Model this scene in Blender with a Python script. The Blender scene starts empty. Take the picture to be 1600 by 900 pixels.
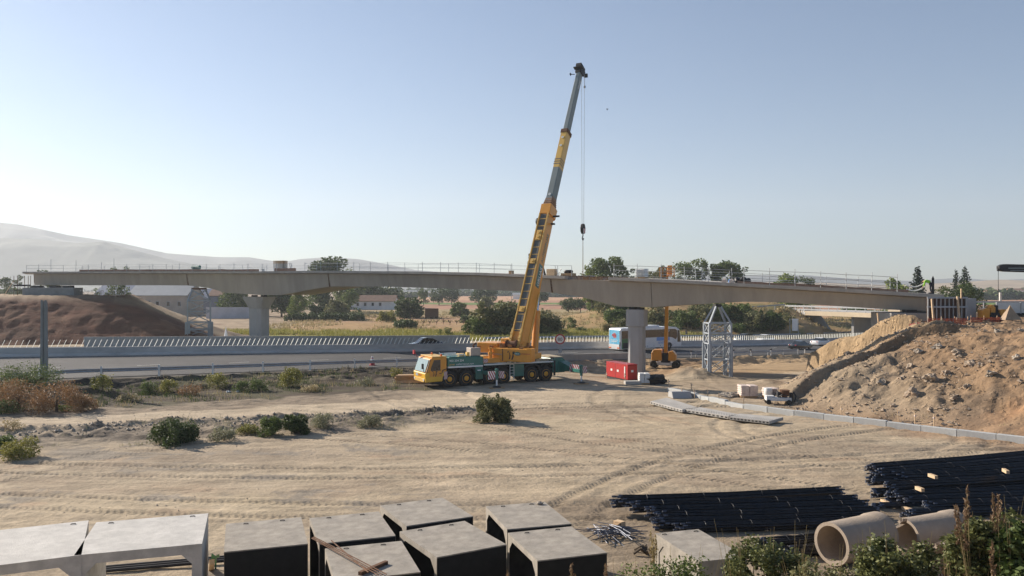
import bpy, bmesh, math, random
import numpy as np
from mathutils import Matrix, Vector, noise as mnoise
R = math.radians
random.seed(7)
RNG = np.random.default_rng(11)
F = 1244.4; HC = 8.6; CX = 800.0; CY = 450.0
scene = bpy.context.scene
col = scene.collection
def wx(px, D): return (px-CX)/F*D
def wz(py, D): return HC-(py-CY)/F*D
def dep(py, z=0.0): return (HC-z)*F/(py-CY)
def at(px, py, z=0.0):
    D = dep(py, z); return Vector((wx(px, D), D, z))
# ------------------------------------------------------------ objects
def tag(o, label=None, cat=None, group=None, kind=None):
    if label: o['label'] = label
    if cat: o['category'] = cat
    if group: o['group'] = group
    if kind: o['kind'] = kind
    return o
def thing(name, label, cat, loc=(0,0,0), rz=0.0, group=None):
    o = bpy.data.objects.new(name, None); col.objects.link(o)
    o.empty_display_size = 0.3
    o.location = loc; o.rotation_euler = (0, 0, rz)
    return tag(o, label, cat, group)
def link_mesh(name, me, mats, parent=None):
    o = bpy.data.objects.new(name, me); col.objects.link(o)
    for m in (mats if isinstance(mats, (list, tuple)) else [mats]): me.materials.append(m)
    if parent: o.parent = parent
    return o
def copy_tree(o, parent=None):
    c = o.copy(); col.objects.link(c)
    if parent is not None: c.parent = parent
    for ch in [x for x in o.children]:
        copy_tree(ch, c)
    return c
class MB:
    def __init__(s, T=None): s.v = []; s.f = []; s.mi = []; s.T = T or Matrix(); s.m = 0
    def add(s, vs, fs):
        n = len(s.v); s.v += [s.T @ Vector(p) for p in vs]
        for f in fs: s.f.append([i+n for i in f]); s.mi.append(s.m)
        return s
    def box(s, x0, x1, y0, y1, z0, z1):
        return s.hexa([(x0,y0,z0),(x1,y0,z0),(x1,y1,z0),(x0,y1,z0),(x0,y0,z1),(x1,y0,z1),(x1,y1,z1),(x0,y1,z1)])
    def hexa(s, p):
        return s.add(p, [(0,3,2,1),(4,5,6,7),(0,1,5,4),(1,2,6,5),(2,3,7,6),(3,0,4,7)])
    def prism(s, pts, a0, a1, axis='y'):
        n = len(pts)
        def mk(p, a):
            if axis == 'y': return (p[0], a, p[1])
            if axis == 'x': return (a, p[0], p[1])
            return (p[0], p[1], a)
        vs = [mk(p, a0) for p in pts]+[mk(p, a1) for p in pts]
        fs = [list(range(n)), list(range(2*n-1, n-1, -1))]
        for i in range(n):
            j = (i+1) % n; fs.append([i, i+n, j+n, j])
        return s.add(vs, fs)
    def tube(s, p0, p1, r0, r1=None, n=8, cap=True, roll=0.0):
        r1 = r0 if r1 is None else r1
        p0 = Vector(p0); p1 = Vector(p1); d = p1-p0
        if d.length < 1e-6: return s
        d.normalize(); up = Vector((0,0,1)) if abs(d.z) < .95 else Vector((1,0,0))
        a = d.cross(up).normalized(); b = d.cross(a)
        vs = []
        for p, r in ((p0, r0), (p1, r1)):
            for k in range(n):
                t = 2*math.pi*k/n+roll; vs.append(p+(a*math.cos(t)+b*math.sin(t))*r)
        fs = [[k, (k+1) % n, (k+1) % n+n, k+n] for k in range(n)]
        if cap: fs += [list(range(n-1, -1, -1)), list(range(n, 2*n))]
        return s.add(vs, fs)
    def path(s, pts, r, n=6):
        for a, b in zip(pts[:-1], pts[1:]): s.tube(a, b, r, r, n)
        return s
    def bar(s, p0, p1, w, h=None):
        h = h or w; return s.tube(p0, p1, w*.7071, w*.7071, 4, True, math.pi/4)
    def lathe(s, prof, c=(0,0,0), axis='y', n=24):
        vs = []; c = Vector(c)
        for (a, r) in prof:
            for k in range(n):
                t = 2*math.pi*k/n; u, w = math.cos(t)*r, math.sin(t)*r
                p = {'y': (u, a, w), 'x': (a, u, w), 'z': (u, w, a)}[axis]
                vs.append(c+Vector(p))
        fs = []
        for i in range(len(prof)-1):
            for k in range(n):
                j = (k+1) % n; fs.append([i*n+k, i*n+j, (i+1)*n+j, (i+1)*n+k])
        if prof[0][1] > 1e-4: fs.append(list(range(n)))
        if prof[-1][1] > 1e-4: fs.append([(len(prof)-1)*n+k for k in range(n-1, -1, -1)])
        return s.add(vs, fs)
    def loft(s, secs, closed=True):
        n = len(secs[0]); vs = [p for q in secs for p in q]; fs = []
        for i in range(len(secs)-1):
            for k in range(n):
                j = (k+1) % n; fs.append([i*n+k, i*n+j, (i+1)*n+j, (i+1)*n+k])
        fs.append(list(range(n-1, -1, -1))); fs.append([(len(secs)-1)*n+k for k in range(n)])
        return s.add(vs, fs)
    def build(s, name, mats, parent=None, bevel=0, smooth=False, label=None, kind=None):
        me = bpy.data.meshes.new(name)
        me.from_pydata([tuple(v) for v in s.v], [], s.f)
        bm = bmesh.new(); bm.from_mesh(me)
        bmesh.ops.recalc_face_normals(bm, faces=bm.faces)
        for i, f in enumerate(bm.faces): f.material_index = s.mi[i] if i < len(s.mi) else 0
        if bevel:
            try: bmesh.ops.bevel(bm, geom=[e for e in bm.edges if e.is_manifold and e.calc_face_angle(0) > .5], offset=bevel, segments=1, affect='EDGES', clamp_overlap=True)
            except Exception: pass
        if smooth:
            for f in bm.faces: f.smooth = True
            for e in bm.edges:
                if e.is_manifold and e.calc_face_angle(0) > .6: e.smooth = False
        bm.to_mesh(me); bm.free()
        o = link_mesh(name, me, mats, parent)
        if label: o['label'] = label
        if kind: o['kind'] = kind
        return o
def solo(o, label, cat, group=None): return tag(o, label, cat, group)
def text(name, body, size, mat, parent, M, extrude=0.004, align='LEFT'):
    cu = bpy.data.curves.new(name, 'FONT'); cu.body = body; cu.size = size; cu.extrude = extrude; cu.align_x = align
    t = bpy.data.objects.new(name, cu); col.objects.link(t)
    bpy.context.view_layer.update()
    me = bpy.data.meshes.new_from_object(t)
    bpy.data.objects.remove(t)
    me.transform(M); me.name = name
    me.materials.clear()
    return link_mesh(name, me, mat, parent)
# ------------------------------------------------------------ materials
def principled(name, base=(.5,.5,.5), rough=.7, metal=0, spec=.5):
    m = bpy.data.materials.new(name); m.use_nodes = True
    nt = m.node_tree; b = nt.nodes['Principled BSDF']
    b.inputs['Base Color'].default_value = (*base, 1); b.inputs['Roughness'].default_value = rough
    b.inputs['Metallic'].default_value = metal
    b.inputs['Specular IOR Level'].default_value = spec
    return m, nt, b
def N(nt, t, **k):
    n = nt.nodes.new(t)
    for a, v in k.items():
        if a in n.inputs: n.inputs[a].default_value = v
        else: setattr(n, a, v)
    return n
def noisy(name, base, rough=.7, metal=0, scale=3.0, amt=.25, dirt=None, dirt_amt=.4, bump=.3, bscale=None, spec=.4, dist=.02, streak=None, coat=0):
    """base colour broken up by two noises, optional dirt colour, bump"""
    m, nt, b = principled(name, base, rough, metal, spec)
    L = nt.links.new
    tc = N(nt, 'ShaderNodeTexCoord')
    src = tc.outputs['Object']
    if streak:
        mp = N(nt, 'ShaderNodeMapping'); mp.inputs['Scale'].default_value = streak; L(src, mp.inputs['Vector']); src2 = mp.outputs['Vector']
    else: src2 = src
    n1 = N(nt, 'ShaderNodeTexNoise'); n1.inputs['Scale'].default_value = scale; n1.inputs['Detail'].default_value = 6; n1.inputs['Roughness'].default_value = .65
    L(src2, n1.inputs['Vector'])
    r1 = N(nt, 'ShaderNodeMapRange'); r1.inputs['From Min'].default_value = .3; r1.inputs['From Max'].default_value = .7
    r1.inputs['To Min'].default_value = 1-amt; r1.inputs['To Max'].default_value = 1+amt
    L(n1.outputs['Fac'], r1.inputs['Value'])
    mul = N(nt, 'ShaderNodeVectorMath', operation='SCALE'); mul.inputs[0].default_value = base
    L(r1.outputs['Result'], mul.inputs['Scale'])
    out = mul.outputs['Vector']
    if dirt:
        n2 = N(nt, 'ShaderNodeTexNoise'); n2.inputs['Scale'].default_value = scale*.37; n2.inputs['Detail'].default_value = 8; n2.inputs['Roughness'].default_value = .7
        L(src2, n2.inputs['Vector'])
        r2 = N(nt, 'ShaderNodeMapRange'); r2.inputs['From Min'].default_value = .48; r2.inputs['From Max'].default_value = .72; r2.inputs['To Max'].default_value = dirt_amt
        L(n2.outputs['Fac'], r2.inputs['Value'])
        mx = N(nt, 'ShaderNodeMix', data_type='RGBA'); L(r2.outputs['Result'], mx.inputs['Factor']); L(out, mx.inputs['A']); mx.inputs['B'].default_value = (*dirt, 1)
        out = mx.outputs['Result']
    L(out, b.inputs['Base Color'])
    if bump:
        n3 = N(nt, 'ShaderNodeTexNoise'); n3.inputs['Scale'].default_value = bscale or scale*6; n3.inputs['Detail'].default_value = 4
        L(src, n3.inputs['Vector'])
        bp = N(nt, 'ShaderNodeBump'); bp.inputs['Strength'].default_value = bump; bp.inputs['Distance'].default_value = dist
        L(n3.outputs['Fac'], bp.inputs['Height']); L(bp.outputs['Normal'], b.inputs['Normal'])
    if coat: b.inputs['Coat Weight'].default_value = coat; b.inputs['Coat Roughness'].default_value = .15
    return m
def leafmat(name, c1, c2, rough=.6, trans=.25):
    m, nt, b = principled(name, c1, rough, 0, .3); L = nt.links.new
    g = N(nt, 'ShaderNodeNewGeometry')
    tc = N(nt, 'ShaderNodeTexCoord'); n1 = N(nt, 'ShaderNodeTexNoise'); n1.inputs['Scale'].default_value = .9; n1.inputs['Detail'].default_value = 3
    L(tc.outputs['Object'], n1.inputs['Vector'])
    ad = N(nt, 'ShaderNodeMath', operation='ADD'); L(g.outputs['Random Per Island'], ad.inputs[0]); L(n1.outputs['Fac'], ad.inputs[1])
    mr = N(nt, 'ShaderNodeMapRange'); mr.inputs['From Min'].default_value = .4; mr.inputs['From Max'].default_value = 1.4
    L(ad.outputs[0], mr.inputs['Value'])
    mx = N(nt, 'ShaderNodeMix', data_type='RGBA'); mx.inputs['A'].default_value = (*c1, 1); mx.inputs['B'].default_value = (*c2, 1)
    L(mr.outputs['Result'], mx.inputs['Factor']); L(mx.outputs['Result'], b.inputs['Base Color'])
    if trans:
        tr = N(nt, 'ShaderNodeBsdfTranslucent'); L(mx.outputs['Result'], tr.inputs['Color'])
        ms = N(nt, 'ShaderNodeMixShader'); ms.inputs['Fac'].default_value = trans
        L(b.outputs['BSDF'], ms.inputs[1]); L(tr.outputs['BSDF'], ms.inputs[2])
        L(ms.outputs['Shader'], nt.nodes['Material Output'].inputs['Surface'])
    return m
M = {}
M['conc'] = noisy('concrete', (.42,.40,.365), .85, scale=1.2, amt=.12, dirt=(.25,.235,.21), dirt_amt=.35, bump=.35, bscale=25)
M['conc_deck'] = noisy('deck_concrete', (.38,.335,.275), .85, scale=.9, amt=.10, dirt=(.23,.20,.165), dirt_amt=.45, bump=.2, bscale=14, streak=(1,1,.16))
M['conc_slab'] = noisy('slab_concrete', (.39,.36,.32), .85, scale=.9, amt=.18, dirt=(.30,.27,.24), dirt_amt=.5, bump=.3, bscale=20)
M['conc_pier'] = noisy('pier_concrete', (.36,.36,.36), .8, scale=.9, amt=.1, dirt=(.24,.24,.24), dirt_amt=.4, bump=.3, bscale=12, streak=(1,1,.3))
M['conc_box'] = noisy('box_concrete', (.33,.295,.245), .85, scale=3.2, amt=.28, dirt=(.24,.22,.19), dirt_amt=.65, bump=.5, bscale=30)
M['conc_light'] = noisy('pale_concrete', (.52,.50,.46), .8, scale=2.6, amt=.2, dirt=(.38,.37,.34), dirt_amt=.6, bump=.5, bscale=30)
M['membrane'] = noisy('black_membrane', (.012,.012,.012), .8, scale=4, amt=.3, bump=.2)
M['asphalt'] = noisy('asphalt', (.055,.054,.054), .9, scale=.3, amt=.15, dirt=(.13,.125,.12), dirt_amt=.6, bump=.3, bscale=40)
M['white_paint'] = noisy('white_paint', (.75,.75,.72), .6, scale=2, amt=.08, dirt=(.45,.43,.4), dirt_amt=.4, bump=0)
M['road_line'] = noisy('road_line_paint', (.6,.6,.57), .8, scale=2, amt=.15, dirt=(.3,.3,.28), dirt_amt=.6, bump=0)
M['barrier'] = noisy('barrier_concrete', (.50,.48,.45), .85, scale=.7, amt=.12, dirt=(.25,.25,.24), dirt_amt=.6, bump=.3, streak=(1,1,3))
M['galv'] = noisy('galvanised_steel', (.38,.39,.40), .5, .6, scale=2, amt=.15, dirt=(.25,.24,.22), dirt_amt=.4, bump=.1)
M['grey_steel'] = noisy('painted_grey_steel', (.34,.38,.42), .6, .1, scale=1.2, amt=.12, dirt=(.22,.2,.18), dirt_amt=.5, bump=.1)
M['yellow'] = noisy('crane_yellow', (.68,.29,.03), .4, 0, scale=1.5, amt=.07, dirt=(.36,.2,.06), dirt_amt=.3, bump=.05, coat=.3)
M['yellow_lt'] = noisy('lighter_yellow', (.68,.42,.10), .45, 0, scale=1.5, amt=.08, dirt=(.4,.27,.1), dirt_amt=.3, bump=.05, coat=.2)
M['cab_yellow'] = noisy('cab_yellow', (.72,.42,.03), .35, 0, scale=1.5, amt=.05, dirt=(.5,.33,.1), dirt_amt=.2, bump=0, coat=.4)
M['green'] = noisy('crane_green', (.024,.15,.125), .4, 0, scale=1.5, amt=.12, dirt=(.10,.13,.11), dirt_amt=.4, bump=.05, coat=.3)
M['boom_grey'] = noisy('boom_grey', (.20,.235,.235), .5, .1, scale=.6, amt=.1, dirt=(.13,.15,.14), dirt_amt=.4, bump=.05)
M['dark'] = noisy('dark_metal', (.03,.03,.032), .6, .2, scale=3, amt=.3, dirt=(.09,.08,.07), dirt_amt=.5, bump=.1)
M['panel_dark'] = noisy('boom_dark_panel', (.11,.115,.11), .7, .1, scale=2, amt=.2, dirt=(.2,.18,.14), dirt_amt=.4, bump=.1)
M['tyre'] = noisy('tyre_rubber', (.022,.021,.02), .85, 0, scale=5, amt=.3, dirt=(.12,.1,.08), dirt_amt=.5, bump=.3)
M['glass'] = noisy('dark_glass', (.02,.025,.03), .08, 0, scale=1, amt=.2, bump=0, spec=.8)
M['wind'] = noisy('windscreen_glass', (.30,.38,.38), .08, .3, scale=1, amt=.2, dirt=(.1,.2,.15), dirt_amt=.3, bump=0, spec=.9)
M['red'] = noisy('generator_red', (.42,.018,.02), .4, 0, scale=2, amt=.1, dirt=(.25,.06,.05), dirt_amt=.3, bump=.05, coat=.3)
M['rim'] = noisy('rim_yellow', (.72,.34,.03), .5, 0, scale=2, amt=.08, bump=0)
M['redw'] = noisy('warning_red', (.40,.04,.05), .5, 0, scale=2, amt=.1, bump=0)
M['white'] = noisy('white_gloss', (.78,.78,.77), .35, 0, scale=2, amt=.05, dirt=(.55,.53,.5), dirt_amt=.3, bump=0, coat=.3)
M['plastic_white'] = noisy('white_plastic', (.68,.68,.66), .5, 0, scale=3, amt=.1, dirt=(.45,.42,.38), dirt_amt=.5, bump=.3)
M['chrome'] = noisy('cylinder_chrome', (.6,.62,.63), .2, .9, scale=2, amt=.1, bump=0)
M['wood'] = noisy('timber', (.42,.27,.14), .8, 0, scale=3, amt=.3, dirt=(.22,.15,.09), dirt_amt=.5, bump=.4, streak=(1,1,6))
M['wood_pale'] = noisy('pale_timber', (.58,.42,.26), .8, 0, scale=3, amt=.2, dirt=(.35,.25,.15), dirt_amt=.4, bump=.3)
M['rust'] = noisy('rusty_steel', (.15,.075,.04), .85, .2, scale=5, amt=.4, dirt=(.06,.04,.03), dirt_amt=.6, bump=.4)
M['rebar'] = noisy('coated_rebar', (.018,.017,.018), .42, .25, scale=7, amt=.5, dirt=(.05,.055,.07), dirt_amt=.5, bump=.25, spec=.5)
M['rebar_end'] = noisy('rebar_end_steel', (.13,.14,.17), .45, .4, scale=9, amt=.5, bump=.2)
M['pipe'] = noisy('pipe_concrete', (.35,.285,.22), .85, 0, scale=1.6, amt=.15, dirt=(.3,.24,.18), dirt_amt=.6, bump=.5, bscale=18)
M['bark'] = noisy('bark', (.10,.075,.05), .9, 0, scale=4, amt=.4, bump=.6)
M['roof_grey'] = noisy('grey_metal_roof', (.36,.37,.37), .6, .1, scale=.3, amt=.1, dirt=(.25,.25,.25), dirt_amt=.4, bump=.1)
M['shed_wall'] = noisy('shed_wall', (.42,.35,.29), .85, 0, scale=.4, amt=.15, dirt=(.25,.2,.16), dirt_amt=.5, bump=.1)
M['shed_blue'] = noisy('blue_grey_cladding', (.16,.19,.26), .6, .1, scale=.3, amt=.12, bump=.1)
M['render_white'] = noisy('white_render', (.72,.71,.70), .85, 0, scale=.5, amt=.08, dirt=(.5,.47,.44), dirt_amt=.5, bump=.1)
M['wall_grey'] = noisy('greyish_block_wall', (.52,.51,.54), .85, 0, scale=.4, amt=.1, dirt=(.36,.35,.36), dirt_amt=.5, bump=.1)
M['tile'] = noisy('clay_tile', (.26,.155,.105), .85, 0, scale=.7, amt=.25, dirt=(.18,.13,.1), dirt_amt=.6, bump=.3)
M['orange_net'] = noisy('orange_mesh', (.50,.12,.055), .7, 0, scale=6, amt=.2, bump=.1)
M['hivis'] = noisy('hi_vis_fabric', (.30,.62,.05), .7, 0, scale=6, amt=.15, bump=.3)
M['cloth_dark'] = noisy('dark_trousers', (.03,.035,.05), .85, 0, scale=8, amt=.3, bump=.3)
M['skin'] = noisy('skin', (.42,.24,.16), .6, 0, scale=6, amt=.1, bump=.1)
M['hair'] = noisy('dark_hair', (.02,.015,.012), .7, 0, scale=20, amt=.3, bump=.4)
M['car_black'] = noisy('black_car_paint', (.012,.014,.02), .25, .3, scale=2, amt=.1, bump=0, coat=.8)
M['car_dgrey'] = noisy('dark_blue_grey_car_paint', (.05,.065,.09), .25, .4, scale=2, amt=.1, bump=0, coat=.8)
M['car_grey'] = noisy('grey_car_paint', (.16,.17,.17), .3, .4, scale=2, amt=.1, bump=0, coat=.8)
M['bus_green'] = noisy('bus_green', (.035,.17,.06), .35, 0, scale=2, amt=.06, bump=0, coat=.4)
M['bus_blue'] = noisy('bus_blue_panel', (.20,.36,.68), .4, 0, scale=2, amt=.1, bump=0)
M['sky_blue'] = noisy('poster_sky_blue', (.12,.48,.72), .5, 0, scale=3, amt=.25, dirt=(.5,.7,.85), dirt_amt=.7, bump=0)
M['orange_lamp'] = noisy('orange_plastic', (.75,.16,.03), .4, 0, scale=3, amt=.1, bump=0)
M['sack'] = noisy('paper_sack', (.60,.50,.44), .8, 0, scale=5, amt=.12, dirt=(.4,.3,.26), dirt_amt=.5, bump=.5, bscale=14)
M['black_bag'] = noisy('black_plastic', (.012,.012,.013), .5, 0, scale=6, amt=.3, bump=.6, bscale=10)
M['rock'] = noisy('boulder_rock', (.34,.27,.20), .9, 0, scale=2.5, amt=.25, dirt=(.42,.27,.16), dirt_amt=.6, bump=.8, bscale=9, dist=.06)
M['rock_grey'] = noisy('pale_rock', (.35,.30,.24), .9, 0, scale=2.5, amt=.2, dirt=(.3,.25,.2), dirt_amt=.5, bump=.8, bscale=9, dist=.06)
M['pole_conc'] = noisy('pole_concrete', (.24,.25,.25), .85, 0, scale=1, amt=.15, dirt=(.15,.15,.14), dirt_amt=.5, bump=.3)
M['black_paint'] = noisy('black_decal', (.03,.03,.03), .6, 0, scale=6, amt=.2, bump=0)
M['kerb'] = noisy('kerb_concrete', (.44,.45,.44), .85, 0, scale=1.5, amt=.12, dirt=(.3,.28,.24), dirt_amt=.6, bump=.4)
# foliage
M['lf_dark'] = leafmat('dark_leaves', (.036,.062,.017), (.10,.135,.038))
M['lf_mid'] = leafmat('mid_leaves', (.06,.10,.024), (.16,.20,.055))
M['lf_olive'] = leafmat('olive_leaves', (.10,.115,.045), (.23,.22,.10))
M['lf_bright'] = leafmat('bright_leaves', (.09,.14,.02), (.22,.26,.05))
M['lf_con'] = leafmat('conifer_needles', (.012,.025,.014), (.035,.055,.028), trans=.05)
M['lf_dry'] = leafmat('dry_orange_brush', (.19,.095,.035), (.34,.20,.09))
M['lf_straw'] = leafmat('straw_stems', (.30,.24,.11), (.46,.37,.2))
M['lf_ygreen'] = leafmat('yellow_green_weeds', (.17,.18,.03), (.32,.29,.07))
M['lf_grass'] = leafmat('field_grass', (.19,.21,.035), (.42,.37,.11))
M['lf_ivy'] = leafmat('ivy_leaves', (.04,.062,.018), (.19,.20,.075), rough=.5)
M['lf_pale'] = leafmat('pale_grey_weed', (.20,.20,.11), (.33,.32,.2))
M['seed'] = leafmat('brown_seed_heads', (.13,.08,.04), (.27,.18,.11))
# ------------------------------------------------------------ terrain height
def _h2(ix, iy, seed):
    n = (ix.astype(np.int64)*374761393+iy.astype(np.int64)*668265263+seed*982451653) & 0xffffffff
    n = ((n ^ (n >> 13))*1274126177) & 0xffffffff
    n = n ^ (n >> 16)
    return (n & 0xffff)/65535.0
def vnoise(x, y, seed=0):
    ix = np.floor(x); iy = np.floor(y); fx = x-ix; fy = y-iy
    fx = fx*fx*(3-2*fx); fy = fy*fy*(3-2*fy)
    a = _h2(ix, iy, seed); b = _h2(ix+1, iy, seed); c = _h2(ix, iy+1, seed); d = _h2(ix+1, iy+1, seed)
    return (a*(1-fx)+b*fx)*(1-fy)+(c*(1-fx)+d*fx)*fy-.5
def fbm(x, y, oct=4, seed=0, gain=.5):
    r = 0; a = 1.0
    for k in range(oct):
        r = r+a*vnoise(x*2**k+17.3*k, y*2**k-9.1*k, seed+k); a *= gain
    return r
def sst(x, a, b):
    t = np.clip((x-a)/(b-a), 0, 1); return t*t*(3-2*t)
# road stations (pixel column, near-edge row, median row, level) measured once, turned into a ground-plan curve
ST = [(-260,594,562,1.6),(0,588,558,1.1),(152,585,556.5,.95),(400,578,552,.5),(600,572,550,.2),(750,568,547.5,-.1),(900,562.5,545,-.4),
      (1010,561,543,-.85),(1150,559,540.5,-1.5),(1250,556,538.5,-2.1)]
PN = np.array([tuple(at(x, yn, z)) for x, yn, ym, z in ST]); PM = np.array([tuple(at(x, ym, z)) for x, yn, ym, z in ST])
def extend(P, steps=((1,60),)):
    d = P[-1]-P[-2]; d = d/np.linalg.norm(d[:2]); d[2] = -.012
    Q = [P[-1]+d*s for s in (30, 80, 180, 500)]
    d0 = P[0]-P[1]; d0 = d0/np.linalg.norm(d0[:2]); d0[2] = .004
    Q0 = [P[0]+d0*s for s in (300, 100, 30)]
    return np.vstack([Q0, P, Q])
def smooth_curve(P):
    X = np.linspace(P[0,0], P[-1,0], 900)
    Y = np.interp(X, P[:,0], P[:,1]); Z = np.interp(X, P[:,0], P[:,2])
    k = np.hanning(41); k /= k.sum()
    def sm(a):
        p = np.pad(a, 20, mode='reflect', reflect_type='odd'); return np.convolve(p, k, 'valid')
    return X, sm(Y), sm(Z)
XN, YN, ZN = smooth_curve(extend(PN)); XM, YM, ZM = smooth_curve(extend(PM))
def off(X, Y, w):
    g = np.gradient(Y, X); L_ = np.sqrt(1+g*g)
    return X-g/L_*w, Y+w/L_
XF, YF = off(XM, YM, 13.5); ZF = ZM
def polydist(X, Y, pts):
    """signed distance, positive on the left of the polyline direction"""
    best = np.full(np.shape(X), 1e9); sg = np.ones(np.shape(X))
    for (x0, y0), (x1, y1) in zip(pts[:-1], pts[1:]):
        dx, dy = x1-x0, y1-y0; L2 = dx*dx+dy*dy
        t = np.clip(((X-x0)*dx+(Y-y0)*dy)/L2, 0, 1)
        d = np.hypot(X-(x0+t*dx), Y-(y0+t*dy)); s = np.sign((dx)*(Y-y0)-dy*(X-x0))
        m = d < best-1e-6; best = np.where(m, d, best); sg = np.where(m, s, sg)
    return best*sg
TOE_R = [(64,102),(46,94),(34.5,83.5),(28.3,74.5),(22.5,66.2),(19.6,60),(20.4,56),(28.7,44.6),(48,22),(60,5)]
TOE_L = [(-52,190),(-46,150),(-43.5,119),(-62,116.5),(-110,113),(-200,108)]
# tyre tracks: (centre x, centre y, radius) of big turning arcs, in pairs
TRK = [(12,20,38),(12,20,40),(24,60,16),(24,60,17.9),(-30,-20,68),(-30,-20,70),(7,66,9),(7,66,10.8),(40,10,42),(40,10,44),(20,48,7.5),(20,48,6),(-8,150,112),(-8,150,114),(-4,75,20),(-4,75,22),(30,80,42),(30,80,44),(0,160,128.5),(0,160,130.4)]
def tracks(X, Y):
    best = np.zeros(X.shape); s = np.zeros(X.shape)
    for i, (cx, cy, r) in enumerate(TRK):
        q = np.hypot(X-cx, Y-cy)-r; seg = sst(vnoise(X*.06+cx, Y*.06+cy, 61)+.16, 0, .12)
        m = np.exp(-(q/.24)**4)*seg; u = m > best; best = np.where(u, m, best); s = np.where(u, np.arctan2(Y-cy, X-cx)*r+np.abs(q)*.8, s)
    return best, s
def terrain(X, Y, fine=True):
    X = np.asarray(X, float); Y = np.asarray(Y, float)
    yn = np.interp(X, XN, YN); ym = np.interp(X, XM, YM); yf = np.interp(X, XF, YF); zr = np.interp(X, XM, ZM)
    t = Y-yn
    wb = np.where(X > 4, 26.0, 6.5); wb = 6.5+(26-6.5)*sst(X, -4, 14)
    ua = .30*sst(t, -11, -4)+.70*sst(t, -3.6, -.9); wl = sst(-X, 4, 14)
    up = ua*wl+sst(t, -wb, -1.1)*(1-wl)
    h = up*(zr-.05)
    # behind the road: fields
    beyond = Y-yf
    zfield = -.5
    zf = zr+(zfield-zr)*sst(beyond, 3, 22)
    h = np.where(beyond > 1.0, zf-.05, h)
    # embankment for the overpass approach on the right
    crest = 198-.06*(X-30)
    e = np.clip((Y-crest+27)/24, 0, 1)*(1-sst(Y, crest+8, crest+26))*sst(X, -2, 40)*(1-sst(X, 66, 78))
    e2 = sst(Y, 150, 175)*(1-sst(Y, 205, 225))*sst(X, 92, 104)
    h = h+np.maximum(e, e2)*5.6*np.where(beyond > 0, 1, 0)
    h = h-.65*sst(Y, 72, 90)*sst(X, 3, 10)*(1-sst(t, -6, -1))
    rough = np.where((beyond > 1) | (t < -1.2), 1.0, 0.0)
    # right mound
    d = -polydist(X, Y, [p for p in reversed(TOE_R)])
    d = np.where(X < 14, -6.0, d+fbm(X*.25, Y*.25, 3, 5)*1.6)
    d_in = np.maximum(d, 0)
    slope = .46+.10*sst(Y, 60, 66)
    top = 5.75+.35*fbm(X*.2, Y*.2, 2, 9)
    hm = np.minimum(d_in*slope, top)
    hm = hm-.35*np.exp(-((d_in*slope-top)/.9)**2)
    inside = sst(d, 0, .8)
    # terraces on the left flank
    s1 = -polydist(X, Y, [(34.5,64.6),(30.2,68.3),(25.0,75.8),(22,80)])
    s2 = -polydist(X, Y, [(36,60.8),(31.0,62.2),(26,60.4),(20.0,58.6)])
    flank = inside*sst(X, 18, 22)
    hm = hm+flank*(1-sst(X, 32, 35))*1.6*sst(s1, -.18, .18)*(1-.75*sst(s1, 1.2, 4.5))
    hm = hm+flank*(1-sst(X, 33, 36))*(.85*sst(s2, -.18, .18)*(1-.6*sst(s2, 2, 5))-.15*np.exp(-((s2-.8)/.7)**2))
    hm = np.maximum(hm, 0)
    h = np.maximum(h, hm*1.0*np.where(d > 0, 1, 0)+h*(1-inside)) if True else h
    # left mound
    df = polydist(X, Y, [(-43.5,119),(-62,116.5),(-110,113),(-200,108)][::-1])
    dr = (-43.5-X)-(Y-119)*.15
    hl = np.minimum(np.minimum(np.maximum(df, 0)*.60, np.maximum(dr, 0)*.40), 7.9)
    hl = np.where((df > 0) & (dr > 0), hl, 0)*(1-sst(Y, 140, 156))
    h = h+hl*(1+.03*fbm(X*.3, Y*.3, 3, 21))
    # bank on which the photographer stands
    bk = np.clip(7*(18-Y-.02*X)/15.0, 0, 7); h = np.where(bk > 0, np.maximum(h, bk), h)
    # windrow between track and yard
    cy = 45+.40*(X+26)+fbm(X*.12, X*0, 2, 31)*2; hw = np.clip(4.3-.09*(X+26), 1.5, 6)
    wr = np.exp(-((Y-cy-.6)/hw*1.25)**4)*(1-sst(X, -6, 0))
    h = h+wr*(.22+.75*np.abs(fbm(X*.9, Y*1.3, 3, 33)))*.6
    h = h+.25*np.exp(-((Y-cy-hw*.6)/.5)**2)*(1-sst(X, -6, 2))*(.5+1.6*np.abs(fbm(X*.8, Y*.8, 3, 35)))
    # spoil heaps by the pier and along the bank
    for (hx, hy, r, a) in ((17.5,77.5,2.6,1.1),(14.8,80,1.8,.5),(23,71.5,1.6,.4),(26,73,1.5,.5),(-39,63,3.0,1.0),(-44,60,2.4,.9),(-34,62,3,.7),(9.5,64.8,1.3,.25)):
        rr = np.hypot(X-hx, (Y-hy)*1.2)/r
        h = h+a*np.exp(-rr*rr)*(1+.5*fbm(X*.8, Y*.8, 3, 41))
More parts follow.
